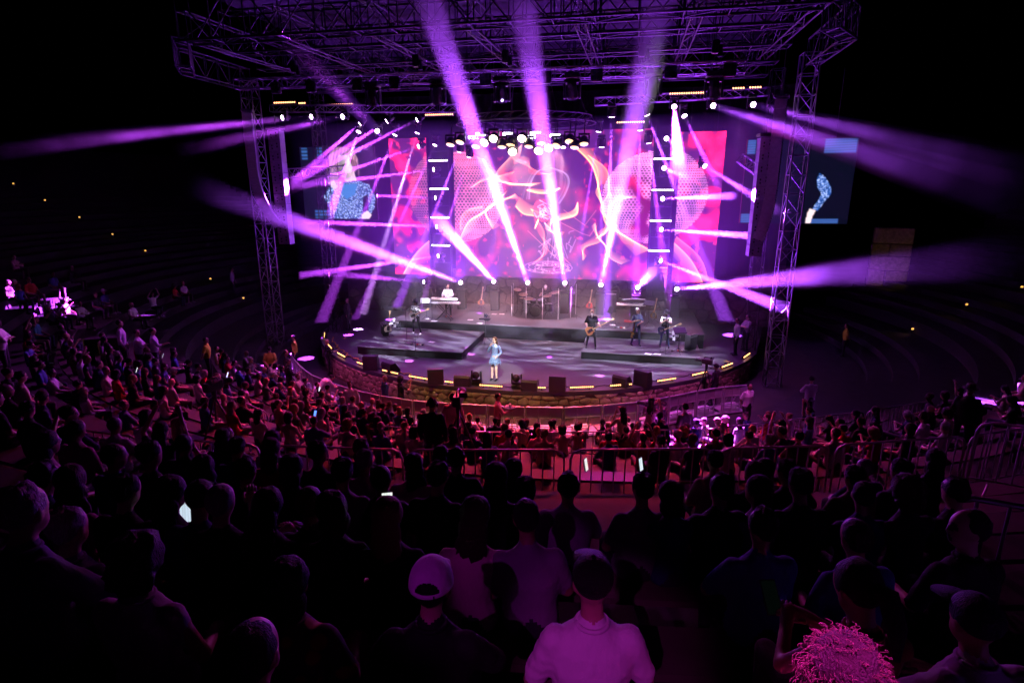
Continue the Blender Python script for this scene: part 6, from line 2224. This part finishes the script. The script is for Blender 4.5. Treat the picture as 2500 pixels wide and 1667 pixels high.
# his cap, with the strap opening at the back
J = PROTO['n_lean']['J']
hd = J['head']
mb = MB()
f_ = J['face'].normalized()
rt_ = f_.cross(V(0, 0, 1)).normalized()
u_ = rt_.cross(f_).normalized()
q3 = Matrix((rt_, f_, u_)).transposed()
nu, nv_ = 84, 30
vv, ff = [], []
for i in range(nv_ + 1):
    for k in range(nu):
        a_ = 2 * PI * k / nu
        ph = (i / nv_) * 1.62
        x, y, z = .093 * math.sin(ph) * math.cos(a_), .112 * math.sin(ph) * math.sin(a_), .112 * math.cos(ph)
        vv.append(hd + q3 @ (V(x, y, z) * (1 + .012 * noise.noise(V(x, y, z) * 30)) + V(0, -.012, .034)))
for i in range(nv_):
    for k in range(nu):
        a_ = 2 * PI * (k + .5) / nu
        back = abs(((a_ - 1.5 * PI + PI) % (2 * PI)) - PI)
        hole = (back / .60) ** 2 + ((i + .5 - (nv_ - 3.5)) / 7.5) ** 2 < 1
        if hole and i < nv_ - 3:
            continue
        ff.append((i * nu + k, i * nu + (k + 1) % nu, (i + 1) * nu + (k + 1) % nu, (i + 1) * nu + k))
mb.add(vv, ff)
cap_o = mb.obj('cap', plain('white_cotton', (.70, .70, .70)), o, True)
sd_m = cap_o.modifiers.new('thick', 'SOLIDIFY')
sd_m.thickness = .006
vis = MB()
prof_ = [(x_, .10 + .11 * math.sqrt(max(0, 1 - (x_ / .075) ** 2))) for x_ in np.linspace(-.075, .075, 9)]
vv = []
for dz in (0, .010):
    vv += [hd + q3 @ V(x_, y_, .040 + dz - .03 * (y_ - .1) / .1) for x_, y_ in prof_] + [hd + q3 @ V(x_, .06, .045 + dz) for x_, _ in reversed(prof_)]
m2_ = len(prof_) * 2
vis.add(vv, [tuple(range(m2_ - 1, -1, -1)), tuple(range(m2_, 2 * m2_))] + [(k, (k + 1) % m2_, m2_ + (k + 1) % m2_, m2_ + k) for k in range(m2_)])
vis.obj('visor', 'white_cotton', cap_o)
hb = hair_mesh(J, 'crop')
h_o = link('hair', hb, o)
h_o.color = (*HAIRC['black'], 1)
for k in range(6):
    a_ = PI / 6 + k * PI / 3
    seam = []
    for ph in np.linspace(.05, 1.05 if k in (4, 3) else 1.55, 14):
        seam.append(hd + q3 @ (V(.094 * math.sin(ph) * math.cos(a_), .113 * math.sin(ph) * math.sin(a_), .113 * math.cos(ph)) * 1.008 + V(0, -.012, .034)))
    MB().tube(seam, .0016, 5).obj('seam', 'white_cotton', cap_o, True)
MB().box(hd + q3 @ V(.028, -.122, .034), (.012, .006, .020)).obj('buckle', 'chrome', cap_o)
MB().lathe([(.013, 0), (.013, .006), (.001, .007)], 10, Matrix.Translation(hd + q3 @ V(0, -.012, .150))).obj('button', 'white_cotton', cap_o)

cu = near('bare', 6, .1475, GREY, None, BLACK, 'person with a big mop of curly hair lit magenta at the bottom right', 1.0, -.03, None, 30.75, 4.76)
hd = PROTO['n_bare']['J']['head']
cl = MB()
rn = random.Random(5)
for k in range(2300):
    d = V(rn.gauss(0, 1), rn.gauss(0, 1), rn.gauss(0, 1)).normalized()
    if d.z < -.35 or (d.y > .5 and d.z < .35):
        continue
    p = hd + V(d.x * .09, d.y * .10 - .02, d.z * .10 + .02)
    out_ = V(d.x, d.y, d.z * .6 + .25).normalized()
    t1 = out_.cross(V(rn.gauss(0, 1), rn.gauss(0, 1), rn.gauss(0, 1))).normalized()
    L_ = rn.uniform(.035, .075) if rn.random() < .8 else rn.uniform(.08, .13)
    drop = rn.uniform(.03, .16) * (1.15 - d.z)
    cr, ph, turns = rn.uniform(.006, .012), rn.uniform(0, 6), rn.uniform(9, 16)
    pts_ = []
    for w_ in np.linspace(0, 1, 15):
        a2 = ph + w_ * turns
        q_ = p + out_ * (L_ * (w_ - .35 * w_ * w_)) + V(0, 0, -drop * w_ * w_)
        pts_.append(q_ + (V(math.cos(a2), math.sin(a2), .3 * math.sin(a2 * 1.3)) * cr) * (.4 + .6 * w_))
    cl.tube(pts_, [.0013] * 12 + [.0010, .0007, .0004], 3)
o2 = cl.obj('curls', 'hair', cu, True)
o2['kind'] = 'stuff'
o2.color = (.12, .065, .04, 1)
cap2 = hair_mesh(PROTO['n_bare']['J'], 'curly')
o3 = link('hair', cap2, cu)
o3.color = (.02, .012, .008, 1)

near('phone', 6, .1572, (.28, .08, .05), 'ponytail', HAIRC['black'], 'woman with a dark ponytail looking at the phone in her hands', 1.0, .10, {0: 'skin_tan'})
near('lean', 6, .1732, (.45, .40, .50), 'cap', (.02, .02, .04), 'person in a pale shirt and dark peaked cap bending forward at the right edge', 1.0, -.05, None)
near('turn', 5, .1942, BLACK, 'crop', HAIRC['black'], 'man in black turned sideways with earrings near the right edge', 1.0, .05, None)
near('bare', 6, .0585, (.42, .40, .42), 'curly', HAIRC['dark brown'], 'woman in a pale sleeveless top with short curly hair at the left', 1.02, 0, {0: 'skin_tan'})
near('lean', 6, .0387, (.10, .11, .16), 'short', HAIRC['grey'], 'heavy-set person in a dark shirt at the bottom left edge', 1.12, .06, None)
near('tee', 6, .0362, (.12, .10, .14), 'short', HAIRC['grey'], 'grey-haired man in a dark checked shirt second from the left edge', 1.0, .0, None, 30.0, 4.52)
near('tee', 6, .0815, (.3, .08, .02), 'bob', HAIRC['black'], 'woman in an orange and black floral shirt with short dark hair', 1.0, -.02, {1: 'floral_shirt'})
near('tee', 6, .0887, (.05, .03, .06), 'crop', HAIRC['black'], 'man with cropped hair low at the bottom left, only his head showing', 1.0, .0, None, 30.9, 4.80)


# ------------------------------------------------------------------ standing people
def stand(key, loc, shirt, hair, hc, label, rz=None, scale=1.0, slots=None, name='person'):
    p = Vector(loc)
    return person(key, p, face_stage(p) if rz is None else rz, shirt, hair, HAIRC.get(hc, BLACK), label, None, scale, name, slots or {2: 'black_trousers', 3: 'black_shoes'})


def lz(x, y):
    r = math.hypot(x - CX, y - CY)
    return next((zz for rr, zz in reversed(steps) if rr - .6 <= r), -.985) if r > 14.7 else -.985


for key, x, y, shirt, hair, hc, label, rz in (
        ('s1', -12.14, 15.72, (.55, .5, .62), 'short', 'black', 'left one of three men in pale shirts standing on the left aisle', None),
        ('s3', -11.75, 15.95, (.55, .5, .62), 'short', 'black', 'middle one of three men in pale shirts standing on the left aisle', None),
        ('s2', -11.45, 16.3, (.55, .5, .62), 'crop', 'black', 'right one of three men in pale shirts standing on the left aisle', None),
        ('s3', -11.8, 11.75, WHITE, 'short', 'dark brown', 'man in a magenta-lit white shirt with crossed arms at the left edge', -.9),
        ('s5', -11.66, 18.96, YELLOW, 'crop', 'black', 'guard in a yellow shirt standing alone left of the stage', None),
        ('s1', -10.81, 23.6, YELLOW, 'crop', 'black', 'guard in a yellow shirt beside the left tower foot', PI - .8),
        ('s5', -9.9, 20.4, (.30, .31, .04), 'crop', 'black', 'dim guard in a yellow vest behind the two dark guards', .4),
        ('s1', -8.9, 20.0, BLACK, 'crop', 'black', 'left one of two guards in black by the barrier at the left', None),
        ('s2', -8.1, 18.9, BLACK, 'short', 'black', 'right one of two guards in black by the barrier at the left', None),
        ('s2', -8.9, 23.2, BLACK, None, 'black', 'bald man in black filming at the left end of the stage wall', -1.0),
        ('bow', -6.3, 18.0, WHITE, 'crop', 'black', 'waiter in white bending over the barrier at the left', -.6),
        ('s1', -4.5, 16.9, WHITE, 'short', 'black', 'waiter in a white shirt with a waistband apron facing the crowd', PI + .4),
        ('s1', -4.1, 18.75, NAVY, None, 'grey', 'bald man in dark blue between barrier and stage wall', -.9),
        ('s4', -3.45, 18.7, BLACK, 'curly', 'black', 'photographer with curly hair between barrier and stage wall', -.7),
        ('s1', .69, 12.05, PINKCL, 'crop', 'black', 'man in a pink shirt beside the camera operator', None),
        ('s2', .66, 16.75, PINKCL, 'crop', 'black', 'waiter in a pink shirt carrying a tray before the barrier', -1.3),
        ('s4', 4.6, 14.6, CREAM, 'long', 'black', 'woman with long black hair standing at the right of the barrier', None),
        ('s4', 5.35, 15.5, PINKCL, 'long', 'black', 'woman raising her hand to her hair before the barrier', -.4),
        ('s1', 5.55, 14.4, NAVY, 'ponytail', 'black', 'woman in dark clothes with a ponytail before the barrier', -.3),
        ('s2', 5.88, 18.0, BLACK, 'cap', 'black', 'camera operator in black cap aiming to the left by the barrier', 1.1),
        ('s1', 6.25, 15.2, (.25, .22, .20), 'short', 'dark brown', 'man in a patterned shirt behind the capped camera operator', None),
        ('s5', 8.91, 20.5, WHITE, 'crop', 'black', 'guard in a white shirt at the right end of the barrier', PI + .6),
        ('s3', 10.95, 20.6, (.45, .42, .48), 'short', 'black', 'man in a pale shirt standing right of the right tower', .2),
        ('s2', 8.1, 22.7, BLACK, 'cap', 'black', 'camera operator in black at the right end of the stage wall', .9),
        ('s1', 9.5, 27.0, (.5, .45, .5), 'crop', 'black', 'stagehand in a pale shirt in the wings at the right', 1.7),
        ('s3', 10.1, 27.9, (.25, .2, .25), 'short', 'black', 'dim stagehand behind the pale-shirted one in the right wings', 2.0),
        ('s1', -10.3, 28.0, BLACK, 'crop', 'black', 'stagehand in black in the left wings', -1.7),
        ('s1', 12.2, 14.0, BLACK, 'hat', 'black', 'man in black with a small hat standing among the right seats', 2.6),
        ('s5', 15.6, 31.5, YELLOW, 'crop', 'black', 'far guard in a dim yellow shirt on the right stair', 1.4),
        ('s1', -19.6, 31.2, (.4, .38, .42), 'short', 'black', 'far lone figure in a pale shirt at the left stand', -1.2)):
    zz = 0.0 if (abs(x) < 11 and y > 26.5) or (y > 22.6 and abs(x) < 9.2 and False) else lz(x, y)
    if hair == 'hat':
        PROTO['s1']['hair']['hat'] = hair_mesh(PROTO['s1']['J'], 'hat')
    stand(key, (x, y, zz), shirt, hair, hc, label, rz)
stand('s1', (1.02, 9.75, lz(1.02, 9.75)), BLACK, 'short', 'black', 'camera operator in black with headphones among the seats at centre')
o = bpy.data.objects[-1] if False else None


# ------------------------------------------------------------------ cameras, phones, tray, hats
def video_camera(label, loc, rz, h, tripod=True):
    t = thing('video_camera', label, 'video camera', loc, rz)
    MB().box((0, 0, h), (.16, .42, .20), bevel=.02).obj('body', 'plastic', t)
    MB().lathe([(.05, 0), (.06, .02), (.062, .2), (.075, .22), (.075, .28), (.06, .28)], 16, Matrix.Translation((0, .20, h)) @ Matrix.Rotation(R(-90), 4, 'X')).obj('lens', 'plastic', t, True)
    MB().box((.14, -.12, h + .14), (.02, .10, .08)).obj('viewfinder', 'plastic', t)
    MB().box((.14, -.172, h + .14), (.16, .006, .10)).obj('monitor', plain('dim_screen', (.1, .1, .15)), t)
    MB().tube([(0, -.15, h + .10), (0, -.12, h + .18), (0, .10, h + .18), (0, .14, h + .10)], .014, 6).obj('handle', 'plastic', t, True)
    if tripod:
        MB().cyl((0, 0, h - .3), (0, 0, h - .1), .05, .06, 12).obj('fluid_head', 'plastic', t)
        rod(t, 'pan_bar', (.03, -.05, h - .2), (.12, -.55, h - .35), .012, 'plastic')
        for k in range(3):
            a_ = 2 * PI * k / 3 + .5
            rod(t, 'leg', (0, 0, h - .25), (.5 * math.cos(a_), .5 * math.sin(a_), .02), .022, 'plastic')


video_camera('large video camera on a tripod beside the headphoned operator', (1.42, 10.15, lz(1.42, 10.15)), .1, 1.62)
video_camera('video camera on a tripod at the right end of the stage wall', (7.75, 22.9, -.98), 1.0, 1.75)
video_camera('handheld video camera of the capped operator', (5.50, 18.15, -.98), 1.2, 1.52, False)
video_camera('dark video camera on a tripod among the left seats', (-4.2, 10.3, lz(-4.2, 10.3)), -.2, 1.45)
hp = thing('headphones', 'black headphones on the central camera operator', 'headphones', (1.02, 9.75, lz(1.02, 9.75)), face_stage(V(1.02, 9.75, 0)))
MB().tube([(.10 * math.sin(a_), .02, 1.615 + .125 * math.cos(a_)) for a_ in np.linspace(-1.6, 1.6, 14)], .010, 6).obj('band', 'plastic', hp, True)
for sx in (-1, 1):
    MB().ell((sx * .10, .02, 1.61), (.025, .040, .045), 10).obj('ear_cup', 'plastic', hp, True)

t = thing('serving_tray', 'round tray with a plastic cup held by the waiter', 'tray', (1.02, 16.85, lz(.66, 16.75) + 1.24))
MB().lathe([(.001, 0), (.19, 0), (.20, .02), (.19, .02), (.18, .008), (.001, .008)], 22).obj('plate', 'plastic', t, True)
t = thing('plastic_cup', 'clear plastic cup standing on the waiter\'s tray', 'cup', (1.04, 16.86, lz(.66, 16.75) + 1.249))
MB().lathe([(.03, 0), (.04, .12), (.037, .12), (.028, .006)], 14).obj('wall', 'white', t, True)

t = thing('drink_pitcher', 'clear drink pitcher lit magenta on the step behind the railing', 'pitcher', (4.42, 9.35, lz(4.42, 9.35)))
MB().lathe([(.06, 0), (.085, .24), (.08, .24), (.055, .008)], 18).obj('wall', 'acrylic', t, True)
MB().lathe([(.001, .012), (.055, .012), (.072, .15), (.001, .15)], 16).obj('drink', 'white', t, True)
MB().tube([(.075, 0, .20), (.13, 0, .18), (.13, 0, .08), (.068, 0, .06)], .009, 6).obj('handle', 'acrylic', t, True)

PH = MB().box((0, 0, 0), (.074, .009, .155), bevel=.006).mesh('case', 'plastic')


def phone(label, loc, rz, tilt, col, strength):
    t = thing('phone', label, 'phone', loc, rz, 'glowing phones')
    t.rotation_euler = (tilt, 0, rz)
    link('case', PH, t)
    nm = 'phone_screen_%d' % int(1000 * sum(col) + strength * 7)
    if nm not in M:
        m_, tt, bb = nodes_of(nm)
        tc = tt.nodes.new('ShaderNodeTexCoord')
        br = tt.nodes.new('ShaderNodeTexBrick')
        br.inputs['Scale'].default_value = 30
        br.inputs['Color1'].default_value = (*col, 1)
        br.inputs['Color2'].default_value = (*[c_ * .8 for c_ in col], 1)
        br.inputs['Mortar'].default_value = (*[c_ * .45 for c_ in col], 1)
        tt.links.new(tc.outputs['Object'], br.inputs[0])
        tt.links.new(br.outputs[0], bb.inputs['Emission Color'])
        bb.inputs['Emission Strength'].default_value = strength
        bb.inputs['Base Color'].default_value = (.004, .004, .005, 1)
        m_.cycles.emission_sampling = 'NONE'
        M[nm] = m_
    MB().box((0, -.0052, 0), (.066, .001, .142)).obj('screen', nm, t)


def near_phone(label, row, a_, fwd, up_, side, tilt, col, st, turn=0):
    p = polar(ROW_UP[row], a_, FLOOR_UP[row])
    rz = face_stage(p)
    q = Matrix.Rotation(rz, 3, 'Z') @ V(side, fwd, up_)
    phone(label, p + q, rz + turn, tilt, col, st)


near_phone('white phone screen glowing among the dark heads at the left', 5, .0700, .36, .98, .34, -.55, (.85, .9, .85), 1.2, .3)
near_phone('tilted pale phone screen at the far left of the upper rows', 5, .0210, .36, .80, .30, -.5, (.7, .85, 1.0), .9, .5)
near_phone('dark phone with green message bubbles held by the ponytailed woman', 6, .1580, .46, .84, -.14, -.8, (.004, .012, .009), .15)
near_phone('bright upright phone screen behind the railing left of the aisle', 2, .128, .36, .92, .1, -.2, (.95, .98, .9), 1.0, 1.0)
near_phone('bright upright phone screen behind the railing right of the aisle', 2, .150, .36, .94, .14, -.2, (.8, .9, 1.0), 1.0, .8)
for lab, x, y, h, col, st in (('phone filming the stage high in the left rows', -6.0, 13.0, 1.45, (.75, .65, 1.0), 1.6), ('phone with a white screen low in the left rows', -8.6, 12.7, 1.15, (.8, .95, .95), 1.3), ('blue-lit phone in the lower rows left of centre', -2.6, 11.6, 1.15, (.1, .25, 1.0), 2.0),
                              ('white phone screen near the barrier at the left', -5.4, 16.5, 1.2, (.8, .9, 1.0), 2.0), ('small white phone screen in the upper left seats', -9.9, 15.0, 1.2, (.75, .9, 1.0), 1.5), ('phone held up at the right of the lower rows', 8.0, 12.6, 1.25, (1.0, .6, .9), 1.2), ('pink phone light far right', 12.6, 12.4, 1.2, (1.0, .5, 1.0), 2.0)):
    phone(lab, (x, y, lz(x, y) + h), face_stage(V(x, y, 0)), -.4, col, st)

# ------------------------------------------------------------------ dark surroundings: stair lamps, pillar, side walls
for i, (x, y, z) in enumerate(((-36.82, 32.77, 7.19), (-33.98, 32.36, 6.2), (-31.23, 32.16, 5.23), (-28.6, 31.91, 4.35), (-26.02, 31.64, 3.44), (-21.31, 31.41, 1.64), (-18.86, 31.07, .76))):
    t = thing('stair_lamp', 'tiny amber stair lamp on the left slope, %s from the top' % nth(i), 'stair lamp', (x, y, lz(x, y)), 0, 'stair lamps')
    MB().cyl((0, 0, 0), (0, 0, .30), .035, n=8).obj('post', 'plastic', t)
    MB().box((0, -.04, .26), (.11, .05, .09), bevel=.01).obj('glass', 'step_lamp', t)
for i, (x, y) in enumerate(((19.36, 33.23), (21.79, 33.53), (24.37, 34.03))):
    t = thing('stair_lamp', 'tiny amber stair lamp on the right slope, %s from the bottom' % nth(i), 'stair lamp', (x, y, lz(x, y)), 0, 'stair lamps')
    MB().cyl((0, 0, 0), (0, 0, .30), .035, n=8).obj('post', 'plastic', t)
    MB().box((0, -.04, .26), (.11, .05, .09), bevel=.01).obj('glass', 'step_lamp', t)
    spot((x, y - .1, lz(x, y) + .3), (x - 1.0, y - .4, lz(x, y)), 2.5, (1, .5, .1), 90, 1, .02)
t = thing('wall_lamp', 'amber lamp washing the low block beside the left aisle', 'lamp', (-14.9, 15.9, lz(-14.75, 15.88)))
MB().cyl((0, 0, 0), (0, 0, .55), .03, n=8).obj('post', 'plastic', t)
MB().box((0, -.02, .55), (.10, .06, .09), bevel=.01).obj('glass', 'step_lamp', t)
spot((-14.85, 15.85, lz(-14.75, 15.88) + .52), (-13.9, 16.3, lz(-14.75, 15.88) + .4), 10, (1, .55, .08), 60, .8, .02)
tag(MB().box((0, 0, .45), (1.1, .5, .9), bevel=.04).obj('concrete_block', 'concrete', None, False, (-13.7, 16.45, lz(-13.7, 16.4)), .5), 'low concrete block lit amber beside the left aisle', 'block')
# magenta-lit slab of the left aisle is the terrace itself; pillar of rough blocks at the right
t = thing('stone_pillar', 'rough stone pillar lit yellow beyond the right stand', 'pillar', (20.9, 41.3, 0.0), -.3)
zz = .6
rn = random.Random(8)
k = 0
while zz < 5.0:
    h = rn.uniform(.75, 1.0)
    if k % 2:
        w1 = rn.uniform(.9, 1.3)
        MB().box((-1.1 + w1 / 2, 0, zz + h / 2), (w1 - .03, 1.0, h - .03), bevel=.05).obj('stone', 'stone', t)
        MB().box((-1.1 + w1 + (2.2 - w1) / 2, .02, zz + h / 2), (2.2 - w1 - .03, 1.0, h - .03), bevel=.05).obj('stone', 'stone', t)
    else:
        MB().box((0, .01, zz + h / 2), (2.2 - .02, 1.0, h - .03), bevel=.05).obj('stone', 'stone', t)
    zz += h
    k += 1
spot((20.2, 38.6, 1.6), (20.9, 41.3, 3.2), 16, (1.0, .62, .08), 120, .9, .05)
# dark slopes beyond


# ------------------------------------------------------------------ smoke hanging over the back of the stage
def haze_material():
    m = bpy.data.materials.new('stage_haze')
    m.use_nodes = True
    t = m.node_tree
    t.nodes.clear()
    out = t.nodes.new('ShaderNodeOutputMaterial')
    v = t.nodes.new('ShaderNodeVolumePrincipled')
    v.inputs['Color'].default_value = (1, 1, 1, 1)
    v.inputs['Density'].default_value = 0.0165
    t.links.new(v.outputs[0], out.inputs['Volume'])
    m.cycles.volume_sampling = 'EQUIANGULAR'
    return m


hz = MB().box((-.2, 29.0, 5.6), (23.0, 6.2, 9.6)).obj('haze', haze_material())
hz['kind'] = 'stuff'
hz['label'] = 'violet stage smoke hanging around the band and screens'
